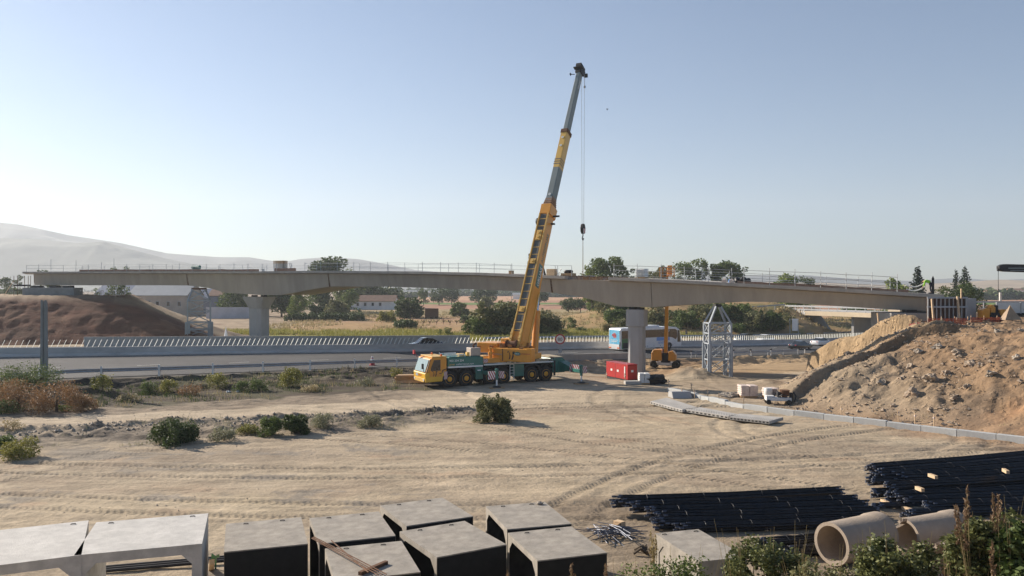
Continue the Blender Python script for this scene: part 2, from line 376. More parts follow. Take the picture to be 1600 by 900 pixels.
    if fine:
        yard = (1-sst(t, -9, -6))*(1-sst(d, -1, 1))
        h = h+yard*(.035*fbm(X*.12+3, Y*.9-X*.18, 4, 51)+.05*fbm(X*.5, Y*1.6, 3, 55)+.03*fbm(X*2.2, Y*2.2, 3, 56))
        # wheel ruts: long arcs pressed into the dirt
        for (cx, cyy, rad, w, amp) in [(a_, b_, c_, .24, .028) for a_, b_, c_ in TRK] if True else ((12,20,38,.22,.05),(12,20,40,.22,.05),(-14,120,78,.25,.05),(-14,120,80,.25,.05),(24,60,16,.18,.05),(24,60,17.9,.18,.05),
                                      (-30,-20,68,.25,.04),(-30,-20,70,.25,.04),(7,66,9,.16,.05),(7,66,10.8,.16,.05),(40,10,42,.2,.05),(40,10,44,.2,.05),(20,48,7.5,.16,.05),(20,48,6,.16,.05),(2,-30,66,.3,.05),(2,-30,68.2,.3,.05)):
            q = np.hypot(X-cx, Y-cyy)-rad
            seg = .5+.5*np.sign(vnoise(X*.08+cx, Y*.08, 61)+.12)
            h = h-yard*seg*amp*1.6*(np.exp(-(q/w)**2)-.6*np.exp(-((np.abs(q)-2*w)/w)**2))
        bank = sst(t, -13.5, -10)*(1-sst(t, -2, -1))
        band = sst(Y-(60.5+(X+10.6)*.40), -1, 1)*(1-sst(Y-(66+(X+10.6)*.49), -.5, 1))*(1-sst(X, -10, -5))
        h = h+band*(.12*fbm(X*.6, Y*1.2, 4, 73)+.08*fbm(X*2, Y*2, 2, 74))
        h = h+bank*(.55*fbm(X*.35, Y*.5, 4, 71)+.28*fbm(X*1.5, Y*1.5, 3, 75))
        h = h+inside*sst(d, 1, 3)*(.28*fbm(X*.35, Y*.35, 5, 81, .7)+.15*(.25-np.abs(fbm(X*1.1, Y*1.1, 4, 85, .6)))+.16*fbm(X*1.9, Y*1.9, 3, 88, .8)+.35*np.maximum(fbm(X*1.2, Y*1.2, 3, 86)-.10, 0))*(1-.55*flank*(1-sst(X, 30, 34))*sst(s2, -.5, .5))
        h = h+np.where(hl > 0, 1, 0)*(.22*fbm(X*.2, Y*.35, 4, 91)+.2*fbm(X*.9, Y*.9, 3, 93))
        h = h+np.maximum(e, e2)*(.5*fbm(X*.3, Y*.3, 3, 95))
        h = h+np.where(beyond > 6, 1, 0)*.25*fbm(X*.08, Y*.08, 3, 97)
    return h
def gz(x, y): return float(terrain(np.array([x]), np.array([y]))[0])
def hit(px, py, dmin=19.0, dmax=3000):
    D = dmin*1.004**np.arange(0, int(math.log(dmax/dmin)/math.log(1.004)))
    X = (px-CX)/F*D; z = HC-(py-CY)/F*D; h = terrain(X, D)
    k = np.argmax(h >= z)
    if not (h >= z).any(): k = len(D)-1
    return Vector((float(X[k]), float(D[k]), float(h[k])))
HAZE = .00023
# ============================================================ SETTING
def build_ground():
    r1 = np.geomspace(4, 45, 50)[:-1]; r2 = np.geomspace(45, 152, 600)[:-1]; r3 = np.geomspace(152, 6200, 190)
    r = np.concatenate([r1, r2, r3]); u = np.linspace(-1.15, 1.15, 860)
    Rr, U = np.meshgrid(r, u, indexing='ij')
    X = U*Rr; Y = Rr-25.0
    Z = terrain(X, Y)
    nr, nu = X.shape
    me = bpy.data.meshes.new('ground')
    co = np.stack([X, Y, Z], -1).reshape(-1, 3).astype(np.float32)
    idx = np.arange(nr*nu).reshape(nr, nu)
    q = np.stack([idx[:-1,:-1], idx[:-1,1:], idx[1:,1:], idx[1:,:-1]], -1).reshape(-1, 4)
    me.vertices.add(len(co)); me.vertices.foreach_set('co', co.ravel())
    me.loops.add(q.size); me.loops.foreach_set('vertex_index', q.ravel().astype(np.int32))
    me.polygons.add(len(q)); me.polygons.foreach_set('loop_start', np.arange(0, q.size, 4, dtype=np.int32))
    me.polygons.foreach_set('use_smooth', np.ones(len(q), dtype=bool))
    me.update()
    # zone albedo (soil and cover, with the left bank's shade painted in)
    x = X.ravel(); y = Y.ravel()
    C = np.zeros((len(x), 3)); C[:] = (.47,.385,.285)
    def mix(c, w):
        nonlocal C
        w = np.clip(w, 0, 1)[:, None]; C = C*(1-w)+np.array(c)*w
    n1 = fbm(x*.06, y*.16, 4, 101); n2 = fbm(x*.3, y*.6, 4, 105); n3 = fbm(x*.15+5, y*.5-x*.06, 4, 109)
    mix((.52,.43,.31), sst(n1, -.1, .5)); mix((.37,.295,.22), sst(n3, .12, .5)*.7); mix((.47,.33,.23), sst(n2, .2, .55)*.5); mix((.33,.27,.21), sst(fbm(x*.05+9, y*.22-x*.02, 4, 141), .08, .4)*.6); mix((.56,.47,.35), sst(fbm(x*.08+2, y*.35+x*.03, 4, 145), .1, .45)*.6)
    yn = np.interp(x, XN, YN); yf = np.interp(x, XF, YF); t = y-yn; beyond = y-yf
    # grey gravel patches, darker soil near the stock pile
    mix((.29,.26,.225), sst(fbm(x*.35, y*.8, 4, 113)+.5*fbm(x*2.5, y*2.5, 3, 117), .22, .5)*(1-sst(y, 44, 50))*(1-sst(x, -8, 2))*.75)
    mix((.27,.215,.16), (1-sst(y, 29, 38)+.5*n2)*sst(x, -1, 4)*.75)
    # track
    trl = 66+(x+10.6)*.49; trb = 48.2+(x+31)*.31; tr = sst(y, trb-.6, trb+.6)*(1-sst(y, trl-.5, trl+.8))*(1-sst(x, 2, 10)); mix((.56,.465,.35), tr*.9); mix((.48,.385,.285), tr*sst(n2, .1, .4)*.5)
    cy = 45+.40*(x+26)+fbm(x*.12, x*0, 2, 31)*2; hw = np.clip(4.3-.09*(x+26), 1.5, 6)
    wr = np.exp(-((y-cy)/hw)**4)*(1-sst(x, -6, 0)); mix((.27,.225,.18), wr*(.7+.9*n2)); mix((.19,.16,.13), wr*sst(n3+.6*n2, .0, .35)*.8)
    wb = 6.5+(26-6.5)*sst(x, -4, 14)
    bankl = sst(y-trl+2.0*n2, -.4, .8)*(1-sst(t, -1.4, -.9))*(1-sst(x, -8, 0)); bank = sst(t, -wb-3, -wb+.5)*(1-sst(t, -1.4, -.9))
    mix((.26,.21,.16), sst(y-(60.5+(x+10.6)*.40)+1.5*n2, -.5, .8)*(1-sst(y-trl, -.5, .8))*(1-sst(x, -9, -4))*.85); mix((.10,.08,.06), bankl); mix((.05,.043,.036), bankl*sst(t, -10, -4)*.85); mix((.22,.18,.14), bankl*sst(n2+n1, .15, .5)*.6); mix((.12,.125,.06), bankl*sst(n2, .05, .4)*.5)  # dark bank soil, with the steep slope's shade painted into its colour
    mix((.44,.315,.19), bank*sst(x, 9, 16)*.9); mix((.30,.20,.125), bank*sst(x, -3, 3)*(1-sst(x, 24, 30))*sst(n2+.5*n1, -.05, .35)*.8)
    mix((.10,.10,.10), sst(t, -1.2, -.8)*(1-sst(beyond, .5, 1.5)))
    # right mound
    d = -polydist(x, y, [p for p in reversed(TOE_R)]); d = np.where(x < 14, -6, d); ins = sst(d, -1.0, 1.2)
    mix((.285,.195,.125), ins); mix((.36,.215,.125), ins*sst(n1+.6*n2, .0, .35)*sst(x, 22, 30)*.85); mix((.36,.295,.22), ins*(1-sst(x, 25, 31))*(1-sst(y, 62, 66))*.75)
    mix((.22,.165,.12), ins*sst(fbm(x*.5, y*.5, 4, 121), .15, .45)*.7); mix((.42,.31,.195), ins*sst(y, 61, 64)*(1-sst(x, 32, 36))*.9)
    mix((.33,.195,.115), np.exp(-((d+1)/2.2)**2)*sst(x, 18, 24)*(y < 58)*.6)
    # left mound
    df = polydist(x, y, [(-43.5,119),(-62,116.5),(-110,113),(-200,108)][::-1]); dr = (-43.5-x)-(y-119)*.15
    lm = sst(df, -2, 1)*sst(dr, -2, 1)
    mix((.185,.085,.055), lm); mix((.27,.15,.095), lm*sst(n2+n3, .05, .5)*.7); mix((.40,.31,.22), lm*sst(df*.6, 7.6, 8.2))
    mix((.12,.065,.045), lm*sst(fbm(x*.12, y*.4, 3, 125), .1, .4)*.6)
    mix((.44,.37,.28), sst(beyond, 1, 2)*(1-sst(beyond, 10, 14))*(1-sst(x, -64, -56)))
    # fields behind
    fb = sst(beyond, 5, 9)*(1-lm)*(1-sst(-x, 60, 66)*(1-sst(y, 128, 134)))
    mix((.26,.26,.07), fb*(y < 4000)); mix((.40,.26,.13), fb*sst(y+30*n1, 154, 168)); mix((.42,.31,.17), fb*sst(n2, .05, .4)*sst(y, 150, 160)*.7); mix((.40,.25,.17), fb*sst(y+60*n1, 205, 225)*sst(n1, -.1, .2)*.8)
    mix((.36,.30,.17), fb*sst(y, 250, 270)*.8); mix((.44,.25,.17), fb*sst(y+40*n1, 330, 350)); mix((.14,.22,.06), fb*sst(y+40*n1, 430, 445)*(1-sst(y, 490, 505)))
    mix((.56,.34,.21), fb*sst(y+60*n1, 560, 600)); mix((.30,.30,.17), fb*sst(y+80*n1, 880, 940)); mix((.15,.22,.10), fb*sst(y+150*n1, 1150, 1300))
    mix((.30,.29,.2), fb*sst(y+200*n1, 1900, 2200)*.7)
    crest = 198-.06*(x-30)
    em = sst(y, crest-27, crest-20)*(1-sst(y, 225, 240))*sst(x, -8, 12)
    mix((.38,.265,.14), em*.9); mix((.22,.21,.08), em*sst(n2, .0, .35)*.8); mix((.45,.30,.15), em*sst(n1, .05, .3)*.5)
    C *= (1+.25*fbm(x*.9, y*.9, 3, 131))[:, None]
    tm, ts = tracks(x, y); yd = (1-sst(t, -12, -9))*(1-sst(d, -1, 1))*(y < 75); tm = tm*yd
    C *= (1-.2*tm)[:, None]
    for nm_, va in (('trk', tm), ('trs', ts), ('rk', ins*sst(d, .5, 2.5))):
        fa = me.attributes.new(nm_, 'FLOAT', 'POINT'); fa.data.foreach_set('value', va.astype(np.float32))
    C = np.clip(C*np.array([.86,.84,.79]), .01, .9)
    a = me.color_attributes.new('Col', 'FLOAT_COLOR', 'POINT')
    a.data.foreach_set('color', np.concatenate([C, np.ones((len(x), 1))], 1).astype(np.float32).ravel())
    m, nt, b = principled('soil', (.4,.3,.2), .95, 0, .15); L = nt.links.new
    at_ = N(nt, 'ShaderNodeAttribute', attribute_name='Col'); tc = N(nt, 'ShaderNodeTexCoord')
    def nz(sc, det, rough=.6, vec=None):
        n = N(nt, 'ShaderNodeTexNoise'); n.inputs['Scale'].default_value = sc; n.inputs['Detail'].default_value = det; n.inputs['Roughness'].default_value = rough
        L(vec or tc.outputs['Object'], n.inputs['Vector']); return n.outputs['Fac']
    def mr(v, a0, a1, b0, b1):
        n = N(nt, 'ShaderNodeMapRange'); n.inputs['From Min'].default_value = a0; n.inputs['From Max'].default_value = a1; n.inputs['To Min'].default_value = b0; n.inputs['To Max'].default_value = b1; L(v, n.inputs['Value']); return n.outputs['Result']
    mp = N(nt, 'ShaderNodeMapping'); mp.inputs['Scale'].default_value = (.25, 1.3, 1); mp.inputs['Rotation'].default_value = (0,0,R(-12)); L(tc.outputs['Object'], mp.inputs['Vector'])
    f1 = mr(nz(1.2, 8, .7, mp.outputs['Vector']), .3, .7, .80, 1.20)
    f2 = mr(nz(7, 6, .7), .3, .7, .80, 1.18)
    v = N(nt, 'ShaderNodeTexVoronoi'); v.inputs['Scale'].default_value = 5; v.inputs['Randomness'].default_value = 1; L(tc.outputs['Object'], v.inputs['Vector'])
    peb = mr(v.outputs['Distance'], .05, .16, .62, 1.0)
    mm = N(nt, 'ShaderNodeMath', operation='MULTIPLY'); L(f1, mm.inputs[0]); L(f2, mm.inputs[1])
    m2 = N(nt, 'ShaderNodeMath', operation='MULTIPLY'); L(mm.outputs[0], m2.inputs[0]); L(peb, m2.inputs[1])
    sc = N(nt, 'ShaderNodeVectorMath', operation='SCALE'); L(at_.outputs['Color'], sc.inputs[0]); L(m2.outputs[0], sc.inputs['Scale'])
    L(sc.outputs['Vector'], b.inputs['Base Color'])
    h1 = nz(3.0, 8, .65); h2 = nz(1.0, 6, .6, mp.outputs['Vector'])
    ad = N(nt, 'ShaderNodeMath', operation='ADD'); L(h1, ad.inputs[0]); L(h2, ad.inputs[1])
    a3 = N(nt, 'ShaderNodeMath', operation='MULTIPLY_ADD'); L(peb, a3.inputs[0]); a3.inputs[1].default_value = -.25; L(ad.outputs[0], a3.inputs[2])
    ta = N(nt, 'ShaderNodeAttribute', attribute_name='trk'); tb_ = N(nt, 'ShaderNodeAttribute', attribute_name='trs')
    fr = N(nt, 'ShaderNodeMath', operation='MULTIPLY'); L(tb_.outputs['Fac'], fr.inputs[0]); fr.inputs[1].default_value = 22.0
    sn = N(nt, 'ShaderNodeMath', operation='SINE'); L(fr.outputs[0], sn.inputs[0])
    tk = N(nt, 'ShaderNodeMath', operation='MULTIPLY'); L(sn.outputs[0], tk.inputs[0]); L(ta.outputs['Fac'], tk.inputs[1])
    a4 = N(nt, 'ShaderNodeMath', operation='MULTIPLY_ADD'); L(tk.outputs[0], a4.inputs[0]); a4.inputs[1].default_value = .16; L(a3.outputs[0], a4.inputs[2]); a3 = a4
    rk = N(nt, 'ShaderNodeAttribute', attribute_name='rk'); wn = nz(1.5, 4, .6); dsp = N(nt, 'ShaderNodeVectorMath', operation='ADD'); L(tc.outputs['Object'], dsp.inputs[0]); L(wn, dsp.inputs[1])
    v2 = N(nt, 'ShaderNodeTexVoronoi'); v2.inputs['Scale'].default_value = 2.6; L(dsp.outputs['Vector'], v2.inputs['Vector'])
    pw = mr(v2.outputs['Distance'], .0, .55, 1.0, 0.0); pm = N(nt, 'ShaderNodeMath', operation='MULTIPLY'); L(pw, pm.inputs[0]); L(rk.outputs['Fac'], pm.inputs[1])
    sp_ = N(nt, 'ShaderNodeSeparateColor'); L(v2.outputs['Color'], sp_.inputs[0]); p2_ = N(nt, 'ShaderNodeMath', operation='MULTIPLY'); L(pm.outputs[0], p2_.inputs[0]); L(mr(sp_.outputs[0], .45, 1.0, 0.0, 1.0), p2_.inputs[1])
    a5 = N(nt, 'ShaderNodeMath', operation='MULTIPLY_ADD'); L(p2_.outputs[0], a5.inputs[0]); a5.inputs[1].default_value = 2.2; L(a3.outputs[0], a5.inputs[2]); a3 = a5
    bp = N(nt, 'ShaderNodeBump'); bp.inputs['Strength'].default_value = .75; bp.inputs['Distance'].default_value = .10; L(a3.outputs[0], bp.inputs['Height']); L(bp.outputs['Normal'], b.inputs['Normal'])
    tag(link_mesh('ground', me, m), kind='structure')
build_ground()
def ribbon(name, XA, YA, ZA, XB, YB, ZB, mat, dz=0.0, kind='structure'):
    s = slice(0, None, 6); n = len(XA[s])
    vs = [(a, b, c+dz) for a, b, c in zip(XA[s], YA[s], ZA[s])]+[(a, b, c+dz) for a, b, c in zip(XB[s], YB[s], ZB[s])]
    mb = MB(); mb.add(vs, [[i, i+1, n+i+1, n+i] for i in range(n-1)])
    return tag(mb.build(name, mat, smooth=True), kind=kind)
xm1, ym1 = off(XM, YM, -.35); xm2, ym2 = off(XM, YM, .35); xn1, yn1 = off(XN, YN, .0)
ribbon('near_carriageway', XN, YN, np.interp(XN, XM, ZM), xm1, ym1, ZM, M['asphalt'])
xfe, yfe = off(XM, YM, 13.2)
ribbon('far_carriageway', xm2, ym2, ZM, xfe, yfe, ZM, M['asphalt'])
def line(XA, YA, o0, o1, name):
    a, b = off(XA, YA, o0); c, d = off(XA, YA, o1); z = np.interp(XA, XM, ZM)
    ribbon(name, a, b, z, c, d, z, M['road_line'], .006)
line(XN, YN, 1.6, 1.8, 'edge_line_marking'); line(xm1, ym1, -1.2, -1.0, 'edge_line_marking'); line(XM, YM, 12.0, 12.2, 'edge_line_marking')
# dashed lane line
def sample(XA, YA, step):
    ds = np.hypot(np.diff(XA), np.diff(YA)); s = np.concatenate([[0], np.cumsum(ds)])
    q = np.arange(0, s[-1], step); return np.interp(q, s, XA), np.interp(q, s, YA), np.gradient(np.interp(q, s, YA), np.interp(q, s, XA))
def dashes(XA, YA, w):
    a, b = off(XA, YA, w); xs, ys, g = sample(a, b, 9.0); mb = MB()
    for x, y, k in zip(xs, ys, g):
        if x < -140 or x > 160: continue
        an = math.atan(k); z = float(np.interp(x, XM, ZM))+.006
        c, s_ = math.cos(an), math.sin(an)
        mb.add([(x+c*u-s_*v_, y+s_*u+c*v_, z) for u, v_ in ((-2,-.08),(2,-.08),(2,.08),(-2,.08))], [[0,1,2,3]])
    tag(mb.build('lane_marking', M['road_line']), kind='structure')
dashes(XN, YN, 5.5); dashes(XN, YN, 9.2); dashes(XM, YM, 5)
# ---- median barrier with its glare screen fins
med = thing('median_barrier', 'long pale concrete barrier between the two carriageways topped with slanted white glare fins', 'barrier', (0,100,0))
Tm = Matrix.Translation((0,-100,0))
def walls(XA, YA, zoff, w0, w1, h, xlo, xhi, T=None, step=3):
    mb = MB(T or Matrix()); k = [i for i in range(0, len(XA), step) if xlo <= XA[i] <= xhi]
    g = np.gradient(YA, XA); sec = []
    for i in k:
        z = float(np.interp(XA[i], XM, ZM))+zoff; L_ = math.hypot(1, g[i]); nx, ny = -g[i]/L_, 1/L_
        sec.append([(XA[i]+nx*o, YA[i]+ny*o, z+q) for o, q in ((-w0,0),(-w0,.12),(-w1,.35),(-w1*.8,h),(w1*.8,h),(w1,.35),(w0,.12),(w0,0))])
    mb.loft(sec); return mb
walls(XM, YM, 0, .32, .15, 1.02, -130, 190, Tm).build('barrier_wall', M['barrier'], med)
fx, fy, fg = sample(XM, YM, .58)
fins = [(x, y, k) for x, y, k in zip(fx, fy, fg) if -66 <= x <= 96]
def fin(mb, x, y, k, hh, lean):
    z = float(np.interp(x, XM, ZM))+1.02; an = -.78 if x < -13 else -1.1; c, s_ = math.cos(an)*.065, math.sin(an)*.065
    dx = lean; dy = lean*k*.4
    mb.hexa([(x-c,y-s_-.012,z),(x+c,y+s_-.012,z),(x+c,y+s_+.012,z),(x-c,y-s_+.012,z),(x-c+dx,y-s_-.012+dy,z+hh),(x+c+dx,y+s_-.012+dy,z+hh),(x+c+dx,y+s_+.012+dy,z+hh),(x-c+dx,y-s_+.012+dy,z+hh)])
MF = noisy('glare_fin_plastic', (.66,.67,.61), .6, 0, scale=2, amt=.15, dirt=(.4,.4,.36), dirt_amt=.5, bump=0)
first = [f for f in fins if f[0] < -13]; first = first[-100:]; rest = [f for f in fins if f not in first]
mid = [f for f in fins if -15 <= f[0] < -8]
for f in first:
    mb = MB(Tm); fin(mb, *f, .82, .36); mb.build('glare_fin', MF, med)
mb = MB(Tm)
for f in rest:
    small = -15 <= f[0] <= -9
    fin(mb, *f, .4 if small else .78, .05 if f[0] > 0 else .3)
tag(mb.build('glare_fins', MF, med), kind='stuff')
# ---- far edge: concrete parapet on the left, steel guardrail on the right
fb = thing('edge_barrier', 'dark grey concrete parapet along the far edge of the road below the red-brown slope', 'barrier', (-40,112,0))
walls(XF, YF, 0, .2, .15, 1.25, -57, -6.5, Matrix.Translation((40,-112,0))).build('barrier_wall', M['conc'], fb)
def guardrail(name, label, XA, YA, xlo, xhi, step, h=.75, dark=False, ramp=None):
    t = thing(name, label, 'guardrail', (float(np.interp((xlo+xhi)/2, XA, XA)), float(np.interp((xlo+xhi)/2, XA, YA)), 0)); T = Matrix.Translation(-t.location)
    k = [i for i in range(0, len(XA), 4) if xlo <= XA[i] <= xhi]; g = np.gradient(YA, XA); sec = []
    for j, i in enumerate(k):
        z = float(np.interp(XA[i], XM, ZM))
        if ramp and XA[i] < xlo+6: z -= (xlo+6-XA[i])/6*.6
        L_ = math.hypot(1, g[i]); nx, ny = g[i]/L_, -1/L_
        pr = [(0,h-.32),(.06,h-.26),(.0,h-.16),(.06,h-.06),(0,h),(-.02,h),(.03,h-.06),(-.03,h-.16),(.03,h-.26),(-.02,h-.32)]
        sec.append([(XA[i]+nx*a, YA[i]+ny*a, z+b) for a, b in pr])
    mb = MB(T); mb.loft(sec); mb.build('rail', M['galv'] if not dark else M['grey_steel'], t)
    xs, ys, gg = sample(XA, YA, step)
    for x, y in zip(xs, ys):
        if xlo+.5 <= x <= xhi-.5:
            z = float(np.interp(x, XM, ZM)); z0 = min(z-.1, gz(x, y)-.1); p = MB(T); p.box(x-.06, x+.06, y+.05, y+.17, z0, z+h+.04); p.build('post', M['galv'], t)
    return t
guardrail('guardrail', 'steel guardrail on posts beyond the far carriageway in front of the green field and slope', XF, YF, -6, 92, 4.0, .95, True)
# near edge guardrail, kink at the left end going into the ground
XG, YG = off(XN, YN, -.25)
g1 = guardrail('guardrail', 'steel guardrail on slim posts along the near road edge above the weedy dark bank', XG, YG, -46, -4, 4.75, .78, False, True)
for sp in range(1):
    xs, ys, gg = sample(XG, YG, 4.75)
    for x, y in zip(xs, ys):
        if -44 < x < -4 and int(x) % 2 == 0:
            z = float(np.interp(x, XM, ZM)); p = MB(Matrix.Translation(-g1.location)); p.box(x-.07, x+.07, y-.14, y-.08, z-.55, z+1.0); p.build('marker_post', M['white_paint'], g1)
cb = thing('roadside_wall', 'low stained concrete road wall behind the rear of the crane and the red generator', 'wall', (8,98,0))
walls(XN, YN, -.4, .25, .2, 1.15, 3.0, 18.3, Matrix.Translation((-8,-98,0))).build('wall', M['conc'], cb)
guardrail('guardrail', 'low steel guardrail at the near road edge right of the tall concrete pier', XG, YG, 19.5, 47, 4.0, .72)
k = 0
for px, py in ((1080,558),(1143,560),(1172,559),(1202,559),(1253,556)):
    x = wx(px, 115); D = 115
    i = np.argmin(np.abs((XN/YN*F+CX)-px)); x, y = float(XN[i]), float(YN[i])-.8; z = gz(x, y)
    o = MB(); o.box(-.06,.06,-.03,.03,0,.85); m_ = MB(); m_.hexa([(-.14,-.04,.85),(.14,-.04,.85),(.14,.04,.85),(-.14,.04,.85),(-.20,-.04,1.02),(.12,-.04,1.08),(.12,.04,1.08),(-.20,.04,1.02)])
    t = thing('delineator_post', 'short white marker post with dark cap at the near road edge right of the pier', 'marker post', (x, y, z-.02), 0, 'marker posts along the near road edge right of the pier')
    o.build('post', M['white_paint'], t); m_.build('cap', M['dark'], t)
# ---- mountains: real relief 2.6-3.6 km away
def mountains(name, prof, Dc, D0, D1, seed, c, und=.12):
    px = np.linspace(prof[0][0], prof[-1][0], 320); top = np.interp(px, [p[0] for p in prof], [p[1] for p in prof])
    D = np.linspace(D0, D1, 44); U, DD = np.meshgrid((px-CX)/F, D)
    Xw = U*Dc*np.ones_like(DD)+(DD-Dc)*U*.6; crest = HC+(CY-top)/F*Dc
    w = np.where(DD < Dc, sst(DD, D0, Dc)**.8, 1-sst(DD, Dc, D1))
    rid = np.abs(fbm(Xw*.004, DD*.004, 5, seed))
    Z = -8+(crest[None, :]+8)*w*(1-und*2*rid*(1-np.abs(DD-Dc)/(D1-D0)*0)*(np.abs(DD-Dc) > 40))
    nr, nu = Z.shape
    me = bpy.data.meshes.new(name); vs = np.stack([Xw, DD, Z], -1).reshape(-1, 3)
    idx = np.arange(nr*nu).reshape(nr, nu); q = np.stack([idx[:-1,:-1], idx[:-1,1:], idx[1:,1:], idx[1:,:-1]], -1).reshape(-1, 4)
    me.from_pydata(vs.tolist(), [], q.tolist())
    for p in me.polygons: p.use_smooth = True
    tag(link_mesh(name, me, noisy(name+'_ground', c, .95, 0, scale=.01, amt=.3, dirt=(c[0]*.6, c[1]*.65, c[2]*.6), dirt_amt=.7, bump=.0)), kind='structure')
mountains('mountain_range', [(-420,322),(-200,333),(0,348),(30,351),(60,357),(110,368),(150,374),(190,380),(230,389),(262,396),(300,399),(345,402),(390,402),(440,410),(470,405),(510,402),(560,405),(600,412),(650,422),(720,428),(800,434),(950,438),(1080,432),(1180,430),(1260,430),(1330,436),(1420,439),(1500,434),(1545,438),(1600,436),(1700,440),(2000,432)], 3300, 2500, 4100, 201, (.12,.125,.12))
mountains('foothills', [(-420,372),(-200,368),(0,372),(60,374),(120,380),(165,378),(200,388),(260,404),(330,418),(400,428),(500,440),(560,452)], 2500, 1900, 3000, 211, (.11,.12,.10))
mountains('hills', [(1020,450),(1120,444),(1200,441),(1300,442),(1400,446),(1500,441),(1560,437),(1620,439),(1720,436),(1900,440)], 1650, 1150, 2100, 221, (.36,.28,.19), .05)
# ============================================================ BRIDGE
DK = [(35,136),(200,127),(405,117),(560,106.5),(700,97.5),(850,89),(995,82.5),(1120,78),(1230,75),(1350,72),(1470,69.2),(1500,68.5)]
def ip(px, tab): return float(np.interp(px, [p[0] for p in tab], [p[1] for p in tab]))
pxs_all = np.arange(35, 1481, 7.5)
def deckD(px):
    X0 = np.array([p[0] for p in DK]); Y0 = np.array([p[1] for p in DK]); c = np.polyfit(X0, Y0, 4); return float(np.polyval(c, px))
TOPR = [(35,424.5),(200,424),(400,424),(500,423),(640,424),(750,426),(855,430.5),(960,433.5),(1060,437.5),(1160,443),(1300,450),(1470,460),(1500,462)]
BOTR = [(48,445.5),(200,445.5),(288,446),(320,450),(345,457.5),(400,461),(430,461),(455,457),(480,452),(510,447.5),(600,448),(740,452.5),(855,457),(900,463.5),(940,474),(960,479),(1010,480),(1050,477.5),(1080,475.5),(1160,471.5),(1220,472.5),(1270,476),(1396,484),(1470,488)]
br = thing('motorway_bridge', 'long unfinished tan concrete bridge deck with haunched girder crossing over the road', 'bridge', (wx(995,82.5),82.5,0))
Tb = Matrix.Translation(-br.location)
def frame_at(px):
    D = deckD(px); p = Vector((wx(px, D), D)); D2 = deckD(px+4); q = Vector((wx(px+4, D2), D2)); t = (q-p).normalized(); n = Vector((-t.y, t.x))
    return p, t, n, D
def slab_secs(pxs, dn0, dn1, zf):
    out = []
    for px in pxs:
        p, t, n, D = frame_at(px); out.append([(p.x+n.x*a, p.y+n.y*a, z) for a, z in zf(px, D)])
    return out
WID = 9.5
def topz(px): return wz(ip(px, TOPR), deckD(px))
def slab_profile(px, D):
    z = topz(px); return [(0,z),(0,z-.30),(.9,z-.42),(WID-.9,z-.42),(WID,z-.30),(WID,z)]
def girder_profile(px, D):
    z = topz(px)-.40; b = wz(ip(px, BOTR), D+.55); return [(.55,z),(.85,b),(WID-1.6,b),(WID-.55,z)]
mb = MB(Tb); mb.loft(slab_secs([p for p in pxs_all if p <= 888], 0, 0, slab_profile)); mb.build('deck_slab', M['conc_slab'], br)
mb = MB(Tb); mb.loft(slab_secs([p for p in pxs_all if p >= 950], 0, 0, slab_profile)); mb.build('deck_slab', M['conc_slab'], br)
segs = [(48, 286), (287.2, 507), (508.2, 855), (856.4, 1013), (1014.0, 1470)]
for i, (a, b) in enumerate(segs):
    g = MB(Tb); g.loft(slab_secs(np.linspace(a, b, max(8, int((b-a)/6))), 0, 0, girder_profile)); g.build('girder', M['conc_deck'], br)
# infill between the two slabs: girder top flange without slab, starter bars sticking out
g = MB(Tb); g.loft(slab_secs(np.linspace(888.5, 949.5, 8), 0, 0, lambda px, D: [(.50,topz(px)-.36),(.55,topz(px)-.5),(WID-.55,topz(px)-.5),(WID-.5,topz(px)-.36)])); g.build('girder_flange', M['conc_deck'], br)
g = MB(Tb)
for px in np.arange(862, 968, 2.2):
    p, t, n, D = frame_at(px); z = topz(px)-.38
    for a in (.6, 2.2, 5.0, 8.5):
        h = .35+.12*random.random(); g.tube((p.x+n.x*a, p.y+n.y*a, z), (p.x+n.x*a+.05, p.y+n.y*a, z+h), .022, n=4)
        if random.random() < .5: g.tube((p.x+n.x*a, p.y+n.y*a, z+h), (p.x+n.x*a+.32, p.y+n.y*a, z+h*.9), .02, n=4)
tag(g.build('starter_bars', M['rust'], br), kind='stuff')
for px in (287, 508, 856):
    g = MB(Tb); p, t, n, D = frame_at(px+.6)
    b = wz(ip(px, BOTR), D); z = topz(px)-.40
    for k in range(9):
        zz = b+(z-b)*(k+.5)/9; q = .62+.28*(1-(k+.5)/9)
        g.box(p.x+n.x*q-.10, p.x+n.x*q+.10, p.y+n.y*q-.10, p.y+n.y*q-.02, zz-.05, zz+.05)
    g.box(p.x+n.x*.8-.05, p.x+n.x*.8+.05, p.y+n.y*.8-.05, p.y+n.y*.8+.1, b, z)
    g.build('splice_plate', M['rust'], br)
